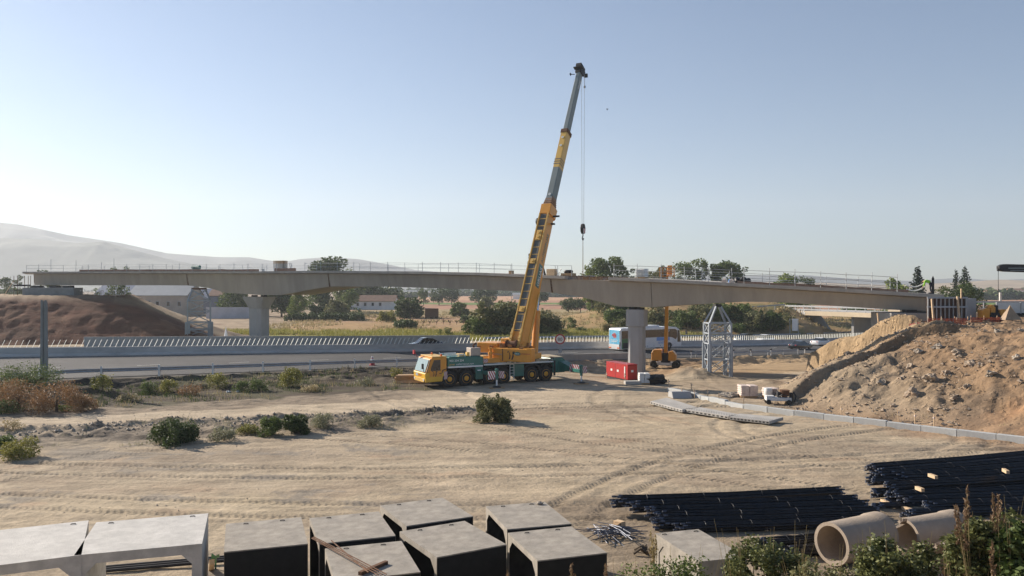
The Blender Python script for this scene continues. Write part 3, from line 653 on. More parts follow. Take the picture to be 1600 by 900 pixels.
# expansion strip on top: darker unfinished screed edge
def pier(px, D, base, capw, caph, shw, botpy, label, flare):
    X = wx(px, D); zb = wz(botpy, D)-.25
    t = thing('bridge_pier', label, 'pier', (X, D, base)); z1 = zb-base
    rot = Matrix.Rotation(R(-32), 4, 'Z')
    s = MB(rot); hw = shw/2
    oc = [(-hw,-hw*.55),(-hw*.6,-hw*.8),(hw*.6,-hw*.8),(hw,-hw*.55),(hw,hw*.55),(hw*.6,hw*.8),(-hw*.6,hw*.8),(-hw,hw*.55)]
    s.prism(oc, -1.0, z1-caph-.02, 'z'); s.build('shaft', M['conc_pier'], t)
    c = MB(rot); cw = capw/2; k = 1.0 if not flare else shw/capw*1.05
    c.loft([[(x/hw*cw*k, y/hw*cw*k*1.0, z1-caph) for x, y in oc], [(x/hw*cw*(.92 if flare else 1), y/hw*cw*(.92 if flare else 1), z1-caph*.25) for x, y in oc], [(x/hw*cw, y/hw*cw, z1) for x, y in oc]])
    c.build('cap', M['conc_pier'], t)
    for dx in (-.45, .45):
        b = MB(rot); b.box(dx*cw-.3, dx*cw+.3, -.35, .35, z1+.01, z1+.24); b.build('bearing', M['dark'], t)
    return t
pier(995, 84.3, gz(wx(995,84.3),84.3), 2.0, 1.75, 1.62, 480, 'tall octagonal grey concrete pier standing behind the red generator', False)
pier(405, 120.5, gz(wx(405,120.5),120.5), 4.6, 1.75, 2.7, 461, 'flared-top concrete pier beyond the median barrier on the left with the field behind', True)
# railings on the deck edge
def railing(a, b, off_, label, step=26, rails=(.55,1.05), mat='grey_steel', extra=None, hpost=1.15, lean=0):
    p0, t0, n0, D0 = frame_at((a+b)/2)
    t = thing('railing', label, 'railing', (p0.x, p0.y, topz((a+b)/2))); T = Matrix.Translation(-t.location)
    pts = []
    px = a
    while px <= b+.1:
        p, tt, n, D = frame_at(px); pts.append(Vector((p.x+n.x*off_, p.y+n.y*off_, topz(px)))); px += step*(100/D if D > 100 else 1)*1.0
    for i, q in enumerate(pts):
        m = MB(T); hh = hpost+random.uniform(-.05,.12)+(extra or {}).get(i, 0); dx = random.uniform(-.04,.04)
        m.tube(q, q+Vector((dx,0,hh)), .030, n=5); m.build('post', M[mat], t)
    for r in rails:
        m = MB(T); m.path([q+Vector((0,0,r+random.uniform(-.03,.03))) for q in pts], .022, 5); m.build('rail', M[mat], t)
    return t
railing(40, 438, .15, 'thin grey scaffold-tube railing on the left end of the bridge deck, near edge', 26, extra={2:.9,4:.8,6:.4,7:.9})
railing(475, 800, .15, 'thin grey tube railing on the middle of the bridge deck left of the crane boom', 28)
railing(848, 893, .15, 'short piece of tube railing on the deck just right of the crane boom', 22, (1.15,), lean=0)
railing(958, 1150, .15, 'pale tube railing on the deck above the tall pier', 37, (.2,.75,1.25), 'galv', hpost=1.45)
railing(1162, 1440, .15, 'pale three-bar tube railing on the right end of the bridge deck', 40, (.3,.8,1.3), 'galv', hpost=1.5)
railing(60, 430, WID-.2, 'tube railing along the far edge of the left part of the deck', 46)
railing(490, 820, WID-.2, 'tube railing along the far edge of the deck between left haunch and boom', 50)
railing(975, 1420, WID-.2, 'tube railing along the far edge of the right part of the deck', 60, (.5,1.0), 'galv')
# brown formwork edge / screed lying on the deck
def on_deck(px, a):
    p, t, n, D = frame_at(px); return Vector((p.x+n.x*a, p.y+n.y*a, topz(px))), math.atan2(t.y, t.x), D
for (a, b, h, lab) in ((120, 400, .32, 'long strip of reddish formwork board laid along the left part of the deck'), (425, 458, .42, 'short brown formwork panel standing on the deck above the left haunch'), (1150, 1420, .22, 'low brown formwork board laid along the right part of the deck')):
    mb = MB(); secs = []
    for px in np.linspace(a, b, 30):
        p, t, n, D = frame_at(px); z = topz(px); j = random.uniform(-.03,.03); secs.append([(p.x+n.x*o, p.y+n.y*o, z+q) for o, q in ((.5,.003),(.56,.003),(.56,h+j),(.5,h+j))])
    mb.loft(secs); solo(mb.build('formwork_board', noisy('formwork_%d' % a, (.24,.15,.11), .85, 0, scale=1.5, amt=.3, dirt=(.4,.33,.27), dirt_amt=.6, bump=.3)), lab, 'formwork board')
# ============================================================ MOBILE CRANE
A27 = R(27)
P0 = (-7.32, 68.02)
cr = thing('mobile_crane', 'huge yellow and green six-axle mobile crane with its telescopic boom raised high over the bridge', 'crane', (P0[0], P0[1], 0.0), A27)
W = 2.9
def stripes(parent, x0, x1, y, z0, z1, T=None, n=6, nm='warning_board', face=-1):
    mb = MB(T); mb.box(x0, x1, y, y+.04, z0, z1); o = mb.build(nm, M['white'], parent)
    s = MB(T); w = (x1-x0)/n; yy = y-.006 if face < 0 else y+.046; h = z1-z0
    for i in range(-2, n):
        a = x0+i*w; b = a+w*.5; pts = [(a,z1),(b,z1),(b+w*1.6,z0),(a+w*1.6,z0)]
        # clip to the board
        q = []
        for (u0, v0), (u1, v1) in zip(pts, pts[1:]+pts[:1]): q.append((min(max(u0, x0), x1), v0 if x0 <= u0 <= x1 else v0))
        if b+w*1.6 <= x0 or a >= x1 or a < x0-w*1.6: continue
        if a < x0:
            f = (x0-a)/(w*1.6); g_ = max(0, (x0-b)/(w*1.6)); pts = [(x0,z1-h*f),(max(x0,b),z1-h*g_),(b+w*1.6,z0),(a+w*1.6,z0)]
        if b+w*1.6 > x1:
            f = (x1-a)/(w*1.6); g_ = (x1-b)/(w*1.6)
            pts = [(a,z1),(min(b,x1),z1),(x1,max(z0, z1-h*max(0,g_))),(x1,max(z0, z1-h*min(1,f)))] if f < 1 else [(a,z1),(min(b,x1),z1),(x1,z1-h*max(0,g_)),(x1,z0),(a+w*1.6,z0)]
        s.add([(u, yy, v) for u, v in pts], [list(range(len(pts)))])
    s.build('stripes', M['redw'], o); return o
# cab
c = MB(); c.loft([[(x,y,z) for x,z in ((-.05,.50),(-.10,1.28),(.0,1.34),(1.88,1.34),(1.88,.95),(1.55,.95),(1.5,.55))] for y in (0.0, W)]); cab = c.build('cab', M['cab_yellow'], cr, bevel=.04)
c = MB(); c.loft([[(x,y,z) for x,z in ((-.02,1.342),(.38,2.48),(.62,2.62),(1.88,2.62),(1.88,1.342))] for y in (.02, W-.02)]); cb2 = c.build('cab_upper', M['yellow'], cr, bevel=.03)
c = MB(); c.box(.55,1.9,.05,W-.05,2.622,2.70); c.build('cab_roof', M['yellow_lt'], cr, bevel=.02)
c = MB(); c.add([(-.055,.18,1.38),(-.055,W-.18,1.38),(.315,W-.2,2.44),(.315,.2,2.44)], [[0,1,2,3]]); c.v = [v+Vector((-.012,0,.004)) for v in c.v]; c.build('windscreen', M['wind'], cr)
c = MB(); c.prism([(.0,1.36),(.07,1.36),(.42,2.5),(.36,2.5)], -.012, .06, 'y'); c.build('windscreen_pillar', M['dark'], cr)
dr_ = MB(); dr_.prism([(.30,.98),(1.42,.98),(1.42,2.55),(.62,2.55),(.30,1.5)], -.014, 0.0, 'y'); door = dr_.build('door', M['yellow'], cr)
c = MB(); c.prism([(.40,1.48),(1.30,1.48),(1.30,2.42),(.70,2.42),(.42,1.75)], -.022, -.016, 'y'); c.build('side_window', M['glass'], door)
c = MB(); c.box(1.18,1.38,-.03,-.015,1.2,1.26); c.build('handle', M['dark'], door)
def emblem(par, x, z, s, y=-.02, T=None):
    e = MB(T)
    for pts in ([(0,.0),(.16,.05),(.22,.45),(.10,.80),(.0,.9),(.09,.6),(.08,.3)],[(.34,-.05),(.50,.0),(.66,.35),(.62,.75),(.48,.98),(.52,.6),(.44,.3)],[(.62,.6),(.8,.85),(.72,1.0),(.58,.92)],[(-.18,.75),(.02,.92),(-.02,1.0),(-.2,.9)]):
        e.prism([(x+a*s, z+b*s) for a, b in pts], y-.004, y, 'y')
    e.build('emblem', M['black_paint'], par)
emblem(door, .62, 1.0, .50, -.016)
c = MB(); c.box(-.12,-.06,.3,W-.3,.52,.8); c.build('bumper_panel', M['yellow_lt'], cr)
for y in (.35, W-.35):
    c = MB(); c.lathe([(-.14,.10),(-.10,.12)], (0,y,.70), 'x', 12); c.build('headlight', M['white'], cr)
c = MB(); c.box(-.075,-.055,1.75,2.3,.95,1.2); c.v = [v+Vector((-.03,0,0)) for v in c.v]; c.build('emblem_plate', M['grey_steel'], cr)
text('lettering', 'GRUAS', .22, M['redw'], cr, Matrix.Translation((-.115,1.6,1.0)) @ Matrix.Rotation(R(-90),4,'Z') @ Matrix.Rotation(R(90),4,'X'))
c = MB(); c.tube((-.15,.1,1.3),(-.35,-.1,2.1),.03); c.box(-.45,-.3,-.2,0,1.7,2.15); c.build('mirror', M['dark'], cr)
c = MB(); c.tube((.2,W-.2,2.5),(-.05,W,2.95),.03); c.box(-.12,.02,W-.15,W+.15,2.75,3.1); c.build('mirror', M['redw'], cr)
for x, y in ((1.5,.35),(1.5,W-.35)):
    c = MB(); c.lathe([(0,.1),(.14,.09),(.2,.03)], (x,y,2.70), 'z', 10); c.build('beacon', M['orange_lamp'], cr)
stripes(cr, 1.62, 1.92, -.05, .72, 1.38, n=3)
c = MB(); c.box(.6,1.8,.1,.6,.3,.6); c.box(.7,1.7,-.02,.12,.4,.48); c.build('step', M['dark'], cr)
# chassis
c = MB(); c.box(1.95,13.2,.55,W-.55,.75,1.75); c.build('chassis', M['dark'], cr)
def vb(x0,x1,z0,z1,name,mat,y0=0,y1=W,bev=.02,par=cr):
    m = MB(); m.box(x0,x1,y0,y1,z0,z1); return m.build(name, M[mat], par, bevel=bev)
tb = vb(1.98,5.35,1.80,2.52,'side_box','green')
vb(2.02,5.33,1.66,1.795,'side_stripe','white',-.02,W+.02,0)
text('lettering', '902 204 204', .27, M['white'], cr, Matrix.Translation((2.12,-.012,2.19)) @ Matrix.Rotation(R(90),4,'X'))
text('lettering', 'gruas', .235, M['yellow_lt'], cr, Matrix.Translation((2.12,-.012,1.89)) @ Matrix.Rotation(R(90),4,'X'))
text('lettering', 'suthermanos.com', .235, M['white'], cr, Matrix.Translation((2.75,-.012,1.89)) @ Matrix.Rotation(R(90),4,'X'))
vb(4.62,5.34,.55,1.65,'tool_locker','green'); vb(4.8,5.1,1.3,1.4,'handle','white',-.02,-.002,0)
vb(8.25,9.45,.62,1.70,'tool_locker','green')
def arch(x0, x1):
    m = MB(); m.loft([[(x,y,z) for x,z in ((x0-.05,1.05),(x0+.15,1.52),(x0+.5,1.64),(x1-.5,1.64),(x1-.15,1.52),(x1+.05,1.05),(x1-.02,1.03),(x1-.2,1.46),(x1-.5,1.58),(x0+.5,1.58),(x0+.2,1.46),(x0+.02,1.03))] for y in (.0,.75)]); m.build('wheel_arch', M['dark'], cr)
arch(1.35,3.0); arch(2.95,4.58); arch(5.3,6.8) ; arch(6.7,8.2); arch(9.45,11.1); arch(11.0,12.55)
# wheels
def wheel(parent, x, y, r, w, zc, side=-1, n=28, rimmat='rim', T=None, dish=.10):
    m = MB(T); prof = [(0,r*.60),(0,r*.86),(.03,r*.95),(.06,r),(w-.06,r),(w-.03,r*.95),(w,r*.86),(w,r*.6)]
    if side < 0: m.lathe(prof, (x,y,zc), 'y', n)
    else: m.lathe([(-a,b) for a,b in prof], (x,y,zc), 'y', n)
    # tread blocks
    for k in range(n):
        t = 2*math.pi*k/n; s = -side
        ca, sa = math.cos(t), math.sin(t); y0 = y+(.05 if side < 0 else -w+.05)
        m.hexa([(x+ca*r-sa*a, y0+b, zc+sa*r+ca*a) if q == 0 else (x+ca*(r+.02)-sa*a, y0+b, zc+sa*(r+.02)+ca*a) for q in (0,1) for a, b in ((-.04,0),(.04,0),(.04,w-.1),(-.04,w-.1))])
    o = m.build('wheel', M['tyre'], parent)
    h = MB(T); s = 1 if side < 0 else -1
    h.lathe([(s*.01,r*.64),(s*-.005,r*.58),(s*.025,r*.54),(s*.025,r*.36),(s*-.01,r*.30),(s*-.05,r*.22),(s*-.07,r*.02)], (x,y,zc), 'y', 20)
    h.build('rim', M[rimmat], o)
    for k in range(8):
        pass
    return o
for x in (2.16,3.75,6.05,7.38,10.25,11.73):
    wheel(cr, x, -.02, .70, .42, .70, -1); wheel(cr, x, W+.02, .70, .42, .70, 1)
# deck edge
vb(5.45,12.5,1.74,1.86,'deck_edge','white_paint',-.03,.10,0); vb(5.45,12.6,1.70,1.80,'deck','green',.11,W-.02,0)
vb(2.2,5.2,2.525,2.60,'deck_plate','green',.2,W-.2,0)
for q in ((2.0,3.6,.35),(2.4,4.2,1.6),(2.2,3.8,2.5)):
    m = MB(); m.tube((q[0],q[2],2.72),(q[1],q[2],2.74),.05); m.tube((q[0],q[2],2.5),(q[0],q[2],2.85),.04); m.build('pipe', M['white_paint'], cr)
m = MB(); m.box(4.3,5.25,.3,1.3,2.61,3.30); m.build('exhaust_box', noisy('exhaust_grey', (.42,.36,.31), .6, .2, scale=4, amt=.15), cr, bevel=.03)
m = MB(); m.path([(4.8,.8,3.3),(4.75,.8,3.5),(4.85,.8,3.62),(5.05,.8,3.68)], .09, 8); m.build('exhaust_pipe', M['rust'], cr)
m = MB(); m.box(3.9,4.15,.25,.6,2.61,2.95); m.box(3.3,3.8,.6,1.2,2.61,2.8); m.build('deck_fitting', M['yellow_lt'], cr)
m = MB(); m.box(5.4,8.0,.10,1.1,1.93,2.35); m.build('counterweight_slab', M['yellow'], cr, bevel=.03)
m = MB(); m.box(5.45,7.7,1.2,2.6,1.93,2.45); m.build('counterweight_slab', M['yellow_lt'], cr, bevel=.03)
m = MB(); m.lathe([(0,.16),(.25,.16),(.28,.22),(.5,.22),(.55,.1),(.75,.1),(.78,.17),(.9,.17)], (6.35,.6,2.36), 'z', 14); m.build('hydraulic_swivel', M['yellow'], cr)
stripes(cr, 5.42, 5.85, .06, 1.98, 2.3, n=3)
m = MB()
for k in range(6): m.box(7.98,8.36,-.10,-.06,.40+.26*k,.44+.26*k)
m.box(7.95,7.99,-.11,-.05,.3,1.9); m.box(8.35,8.39,-.11,-.05,.3,1.9); m.build('ladder', M['white_paint'], cr)
m = MB(); m.box(7.75,8.1,-.03,.1,1.86,1.98); m.box(8.4,8.6,-.03,.1,1.86,1.95); m.build('handrail_foot', M['plastic_white'], cr)
# rear section with outrigger box
m = MB(); m.loft([[(x,y,z) for x,z in ((12.45,.75),(12.45,1.9),(12.6,2.12),(13.5,2.12),(13.9,1.8),(14.0,1.0),(13.7,.75))] for y in (0.0,W)]); m.build('rear_box', M['green'], cr, bevel=.03)
m = MB(); m.box(12.5,13.6,.1,W-.1,2.125,2.22); m.build('rear_deck', noisy('dusty_deck_plate', (.40,.34,.24), .8, 0, scale=3, amt=.2), cr)
m = MB(); m.box(12.55,12.72,-.03,.08,.5,1.9); m.build('mudflap', M['dark'], cr)
m = MB(); m.box(11.0,13.0,.6,1.1,1.81,2.0); m.box(11.2,12.2,1.5,2.2,1.81,1.97); m.build('deck_fitting', M['wood_pale'], cr)
def outrigger(x, side, out, bw=.34, plate=True, zb=1.15):
    y0 = 0.0 if side < 0 else W; s = side
    o = MB(); a, b = sorted((y0-s*.4, y0+s*out)); o.box(x-bw/2, x+bw/2, a, b, zb-.16, zb+.16)
    ob = o.build('outrigger_beam', M['green'], cr, bevel=.02)
    yy = y0+s*out
    j = MB(); j.tube((x,yy,.75),(x,yy,zb+.42),.13,n=12); j.lathe([(0,.17),(.08,.17),(.16,.05)], (x,yy,zb+.42), 'z', 12); j.build('jack', M['green'], ob)
    j = MB(); j.tube((x,yy,.22),(x,yy,.76),.075,n=12); j.build('piston', M['white'], ob)
    j = MB(); j.lathe([(.09,.38),(.15,.36),(.24,.12)], (x,yy,0), 'z', 16); j.build('foot', M['dark'], ob)
    j = MB(); j.box(x-.6,x+.6,yy-.35,yy+.35,-.02,.085); j.build('pad', M['wood'], ob)
    return ob
o1 = outrigger(5.45, -1, 2.55); stripes(o1, 4.62, 5.27, -2.62, .80, 1.50, n=3); 
stripes(o1, 0, .55, 0, 0, .6, T=Matrix.Translation((5.62,-2.55,.88)) @ Matrix.Rotation(R(-60),4,'Z'), n=3)
outrigger(5.45, 1, 2.55)
o2 = outrigger(13.55, -1, 3.2)
m = MB(); m.hexa([(13.05,-.0,.85),(14.0,.0,.85),(13.85,-1.5,1.0),(13.3,-1.5,1.0),(13.05,0,1.85),(14.0,0,1.85),(13.85,-1.5,1.45),(13.3,-1.5,1.45)]); m.build('outrigger_box', M['green'], cr)
stripes(o2, 0, 1.15, 0, 0, .70, T=Matrix.Translation((13.32,-1.55,.95)) @ Matrix.Rotation(R(-75),4,'Z'), n=4)
stripes(o2, 0, .45, 0, 0, .6, T=Matrix.Translation((13.72,-3.05,.95)) @ Matrix.Rotation(R(-15),4,'Z'), n=3)
outrigger(13.55, 1, 3.2)
# superstructure (heading along the boom)
TS = Matrix.Translation((10.2,1.4,0)) @ Matrix.Rotation(R(34),4,'Z')
m = MB(TS); m.lathe([(1.80,1.15),(2.0,1.15)], (0,0,0), 'z', 28); m.build('slewing_ring', M['dark'], cr)
m = MB(TS); m.box(-2.1,1.5,-1.05,1.25,2.02,2.55); ss = m.build('slewing_platform', M['yellow'], cr, bevel=.03)
m = MB(TS); m.loft([[(x,y,z) for x,y in ((-3.35,-2.05),(-3.35,1.45),(-2.2,1.55),(-2.0,1.2),(-2.0,-2.1),(-2.3,-2.35),(-3.1,-2.35))] for z in (2.05,3.22)]); cw = m.build('counterweight', M['yellow'], cr, bevel=.05)
m = MB(TS); m.box(-3.38,-3.352,.35,.42,2.1,3.15); m.build('panel_gap', M['dark'], cw)
TC = TS @ Matrix.Translation((-3.37,0,0)) @ Matrix.Rotation(R(-90),4,'Z')      # +x of this frame runs to the right of the counterweight face
emblem(cw, .25, 2.25, .75, -.004, TC)
m = MB(TC); m.prism([(1.12+.32*math.cos(t/16*2*math.pi), 2.78+.16*math.sin(t/16*2*math.pi)) for t in range(16)], -.010, -.003, 'y'); m.build('logo_oval', M['green'], cw)
text('lettering', 'GRUAS', .15, M['white'], cw, TC @ Matrix.Translation((.86,-.014,2.73)) @ Matrix.Rotation(R(90),4,'X'))
text('lettering', 'SUTHERMANOS', .13, M['redw'], cw, TC @ Matrix.Translation((1.48,-.014,2.74)) @ Matrix.Rotation(R(90),4,'X'))
text('lettering', 'AUTOGRUAS', .15, M['grey_steel'], cw, TC @ Matrix.Translation((-1.35,-.014,2.62)) @ Matrix.Rotation(R(90),4,'X'))
m = MB(TS); m.box(-2.9,-.9,1.25,3.35,2.72,3.62); m.build('winch_housing', M['yellow'], cr, bevel=.05)
m = MB(TS); m.box(-2.6,-.9,1.3,1.9,2.0,2.75); m.build('housing_support', M['yellow_lt'], cr, bevel=.03)
m = MB(TS); m.prism([(-.4,2.1),(1.3,2.1),(1.5,2.6),(1.2,3.9),(-.4,3.9)], 1.35, 2.3, 'y'); m.build('operator_cab', M['yellow_lt'], cr, bevel=.05)
m = MB(TS)
m.lathe([(-.5,.42),(-.45,.42),(-.44,.30),(.44,.30),(.45,.42),(.5,.42)], (-2.2,.1,3.5), 'y', 20); m.build('winch_drum', M['rust'], cr)
m = MB(TS)
random.seed(5)
for k in range(26):
    x, y = random.uniform(-3.2,-.5), random.uniform(-1.6,3.2); m.box(x-.12,x+.12,y-.15,y+.15,3.2,3.3+random.random()*.35)
m.build('machinery', noisy('machinery_mix', (.34,.15,.04), .6, .1, scale=6, amt=.5, dirt=(.1,.06,.04), dirt_amt=.7), cr)
for y in (-.62,.62):
    m = MB(TS); m.prism([(-2.0,2.5),(-.9,2.5),(-.6,3.0),(-1.0,3.55),(-1.6,3.55),(-2.1,3.0)], y-.08, y+.08, 'y'); m.build('boom_bracket', M['yellow'], cr)
# boom
piv = Vector((-1.3,0,3.1)); th = math.atan2(28.8, 14.0); LB = math.hypot(28.8,14.0)
TBm = TS @ Matrix.Translation(piv) @ Matrix.Rotation(-th,4,'Y')      # +x along the boom, +z its upper (back) face
def sec2(w, h, x): b = .67-h; return [(x,-w/2,b+.15),(x,-w/2,.60),(x,-w/2+.05,.67),(x,w/2-.05,.67),(x,w/2,.60),(x,w/2,b+.15),(x,w*.28,b-.1),(x,-w*.28,b-.1)]
def sec(w, h, x): return [(x,-w/2,-h*.5),(x,-w/2,h*.42),(x,-w/2+.05,h*.5),(x,w/2-.05,h*.5),(x,w/2,h*.42),(x,w/2,-h*.35),(x,w*.28,-h*.62),(x,-w*.28,-h*.62)]
L1, L2, L3 = LB*.462, LB*.605, LB*.742
m = MB(TBm); m.loft([sec2(1.15,1.45,-.9), sec2(1.30,1.80,.6), sec2(1.24,1.70,4.5), sec2(1.04,1.42,9.0), sec2(.96,1.32,L1)]); boom = m.build('boom', M['yellow'], cr)
m = MB(TBm); m.loft([sec(1.14,1.46,L1-.9), sec(1.14,1.46,L1+.15)]); m.build('boom_collar', M['yellow'], boom)
m = MB(TBm)
for k in range(5): m.loft([sec(.98-.05*k,1.22-.07*k,L1+.18+.22*k), sec(.98-.05*k,1.22-.07*k,L1+.28+.22*k)])
m.build('guide_rings', noisy('ring_steel', (.33,.19,.11), .6, .2, scale=5, amt=.3), boom)
m = MB(TBm); m.loft([sec(.70,.98,L1+.1), sec(.70,.98,L2)]); b2 = m.build('telescope_section', M['boom_grey'], cr)
m = MB(TBm); m.loft([sec(.703,.983,L2+.002), sec(.703,.983,L3)]); b2b = m.build('telescope_section', M['yellow_lt'], cr)
m = MB(TBm)
for k in range(3): m.box(L2+.35+.28*k, L2+.46+.28*k, -.36, .36, .47, .497); m.box(L2+.35+.28*k, L2+.46+.28*k, -.358, -.354, -.42, .40)
m.build('bands', M['panel_dark'], b2b)
m = MB(TBm); m.loft([sec(.80,1.10,L3-.15), sec(.80,1.10,L3+.25)]); m.build('boom_collar', M['rust'], b2b)
m = MB(TBm); m.loft([sec(.52,.76,L3+.1), sec(.46,.68,LB-.4)]); b3 = m.build('telescope_section', M['boom_grey'], cr)
for x in (L2+2.6, L2+3.6, L2-3.2):
    m = MB(TBm); m.lathe([(.49,.13),(.53,.13),(.53,.07),(.50,.05)], (x,0,0), 'z', 14); m.build('pin_socket', M['white_paint'], b2)
# ladder-like recessed panels on the back of the base section
m = MB(TBm); m.box(1.4,L1-3.9,-.30,.34,.69,.72); m.box(L1-2.9,L1-1.0,-.30,.34,.67,.70); m.mi = [0]*len(m.mi); m.m = 1
x = 1.5
while x < L1-1.0:
    if not (L1-3.9 < x < L1-2.9): m.box(x,x+.06,-.32,.36,.70,.745)
    x += .78
m.build('ladder_panel', [M['panel_dark'], M['yellow_lt']], boom)
for y in (-.44,.46):
    m = MB(TBm); m.box(1.0,L1-.9,y-.05,y+.05,.64,.80); m.build('edge_rail', M['yellow_lt'], boom)
for x in (3.6,8.6,L1-3.6,L1-3.1):
    m = MB(TBm); m.box(x-.26,x+.26,-.25,.3,.70,.80); m.lathe([(.80,.15),(.90,.12)], (x,.02,0), 'z', 12); m.build('pulley_block', M['yellow_lt'], boom)
m = MB(TBm); m.tube((.8,.62,.3),(L1-3.8,.62,.3),.03,n=6); m.build('hydraulic_line', M['grey_steel'], boom)
m = MB(TBm); m.lathe([(.50,.02),(.55,.34),(.75,.40),(.92,.36),(.98,.05)], (L1-1.5,0,.1), 'y', 18); m.build('hose_reel', M['dark'], boom)
m = MB(TBm); m.lathe([(.50,.02),(.52,.2),(.72,.22),(.74,.02)], (L1-4.0,0,.1), 'y', 14); m.build('hose_reel', M['wood_pale'], boom)
m = MB(TBm); m.box(L1-5.7,L1-5.2,.5,.8,.0,.4); m.lathe([(.6,.02),(.62,.15),(.85,.15)], (L1-5.3,0,.3), 'y', 10); m.build('work_lamp', M['dark'], boom)
m = MB(TBm); m.box(L1-.9,L1-.75,-1.25,-.5,-.2,-.1); m.box(L1-1.7,L1-1.6,-.9,-.5,-.3,-.1); m.build('rope_guide', M['dark'], boom)
m = MB(TBm); m.box(L1-6.4,L1-6.1,.5,.66,.2,.6); m.build('bracket', M['dark'], boom)
# lettering on the right flank of the boom (-y side)
TF = TBm @ Matrix.Translation((0,-.62,0)) @ Matrix.Rotation(R(90),4,'X')
m = MB(TBm); m.hexa([(6.2,-.60,-.34),(8.55,-.545,-.34),(8.55,-.50,-.34),(6.2,-.5,-.34),(6.2,-.60,.36),(8.55,-.545,.36),(8.55,-.50,.36),(6.2,-.5,.36)]); m.build('name_panel', M['green'], boom)
text('lettering', 'GRUAS', .62, M['white'], boom, TF @ Matrix.Translation((6.3,-.22,.014)))
text('lettering', 'AUTOGRUAS', .52, M['green'], boom, TBm @ Matrix.Translation((8.8,-.535,-.2)) @ Matrix.Rotation(R(90),4,'X'))
text('lettering', 'GRUAS', .34, M['white'], b3, TBm @ Matrix.Translation((LB-2.6,-.268,-.12)) @ Matrix.Rotation(R(90),4,'X'))
# lower boom fork brackets
for y in (-.45,.45):
    m = MB(TBm); m.box(-.6,1.6,y-.1,y+.1,.5,.88)
    for k in range(4): m.box(-.3+.45*k,-.15+.45*k,y-.12,y+.12,.88,.94)
    m.build('boom_foot', M['yellow_lt'], boom)
# luffing cylinder under the boom, slightly to the right
cyl0 = Vector((1.2,-.45,2.5)); att = (TS.inverted() @ TBm) @ Vector((LB*.235,-.15,-.85)); mid_ = cyl0.lerp(att, .56)
m = MB(TS); m.tube(cyl0, mid_, .33, n=16); lc = m.build('luffing_cylinder', M['yellow'], cr, smooth=True)
m = MB(TS); m.tube(mid_, att, .15, n=14); m.build('piston', M['chrome'], lc, smooth=True)
m = MB(TBm); m.prism([(LB*.235-.5,-.6),(LB*.235+.5,-.6),(LB*.235+.2,-1.05),(LB*.235-.2,-1.05)], -.4, .15, 'y'); m.build('cylinder_bracket', M['yellow'], boom)
# second guide rail seen right of the flank: flange
m = MB(TBm); m.box(.5,5.8,-.70,-.60,-.62,-.50); m.build('flank_flange', M['yellow_lt'], boom)
# head
m = MB(TBm); m.box(LB-.6,LB+.35,-.34,.34,-.45,.42); m.box(LB-.1,LB+.45,-.12,.12,-1.0,-.4); hd = m.build('boom_head', M['dark'], cr)
for y in (-.22,0,.22):
    m = MB(TBm); m.lathe([(y-.04,.30),(y,.26),(y+.04,.30)], (LB+.1,0,-.25), 'y', 16); m.build('sheave', M['dark'], hd)
m = MB(TBm); m.box(LB+.05,LB+.4,-.3,.3,.42,.62); m.box(LB-.2,LB-.1,-.5,.5,.3,.7); m.tube((LB-.9,.3,.4),(LB-.9,.75,.5),.04); m.box(LB-1.0,LB-.8,.7,.8,.4,.62); m.build('aerial_bracket', M['dark'], hd)
Thd = (TS.inverted() @ TBm); hp = Thd @ Vector((LB+.1,0,-.55))
m = MB(TS); m.hexa([(hp.x-.1,-.10,hp.z+.05),(hp.x+.95,-.06,hp.z-.30),(hp.x+.95,.06,hp.z-.30),(hp.x-.1,.10,hp.z+.05),(hp.x-.1,-.10,hp.z+.35),(hp.x+.95,-.06,hp.z-.12),(hp.x+.95,.06,hp.z-.12),(hp.x-.1,.10,hp.z+.35)]); m.box(hp.x+.8,hp.x+1.0,-.2,.2,hp.z-.35,hp.z+.05); m.build('jib_nose', M['dark'], hd)
cxh = hp.x+.12
zb = 15.3
m = MB(TS)
for y, dx in ((-.16,-.02),(.16,.12)): m.tube((cxh+dx,y*1.3,hp.z-.1),(cxh+dx*.5,y*.7,zb),.022,n=5)
m.build('hoist_ropes', M['grey_steel'], cr)
m = MB(TS); m.tube((hp.x+.6,0,hp.z-.2),(hp.x+.6,0,hp.z-1.3),.025,n=5); m.lathe([(0,.02),(.1,.11),(.25,.1),(.32,.02)], (hp.x+.6,0,hp.z-1.6), 'z', 10); m.build('limit_weight', M['dark'], hd)
cx2 = cxh+.03
m = MB(TS); m.prism([(cx2+a*.36, zb-.35+b*.52) for a, b in ((-.6,.9),(0,1.1),(.6,.9),(1,.2),(.9,-.5),(.4,-1),(-.4,-1),(-.9,-.5),(-1,.2))], -.16, .16, 'y'); hb = m.build('hook_block', M['dark'], cr, bevel=.03)
stripes(hb, cx2-.26, cx2+.16, -.21, zb-.82, zb-.32, T=TS, n=3)
m = MB(TS); m.tube((cx2,0,zb-.85),(cx2,0,zb-1.12),.06); m.path([(cx2,0,zb-1.1),(cx2-.15,0,zb-1.25),(cx2-.16,0,zb-1.42),(cx2,0,zb-1.55),(cx2+.16,0,zb-1.42),(cx2+.14,0,zb-1.3)], .055, 8); m.build('hook', M['dark'], hb)
m = MB(TS)
for a in (-.05,.05): m.tube((cx2,0,zb-1.5),(cx2+a*1.6,a,9.75),.028,n=5)
m.build('chain_sling', M['rust'], hb)
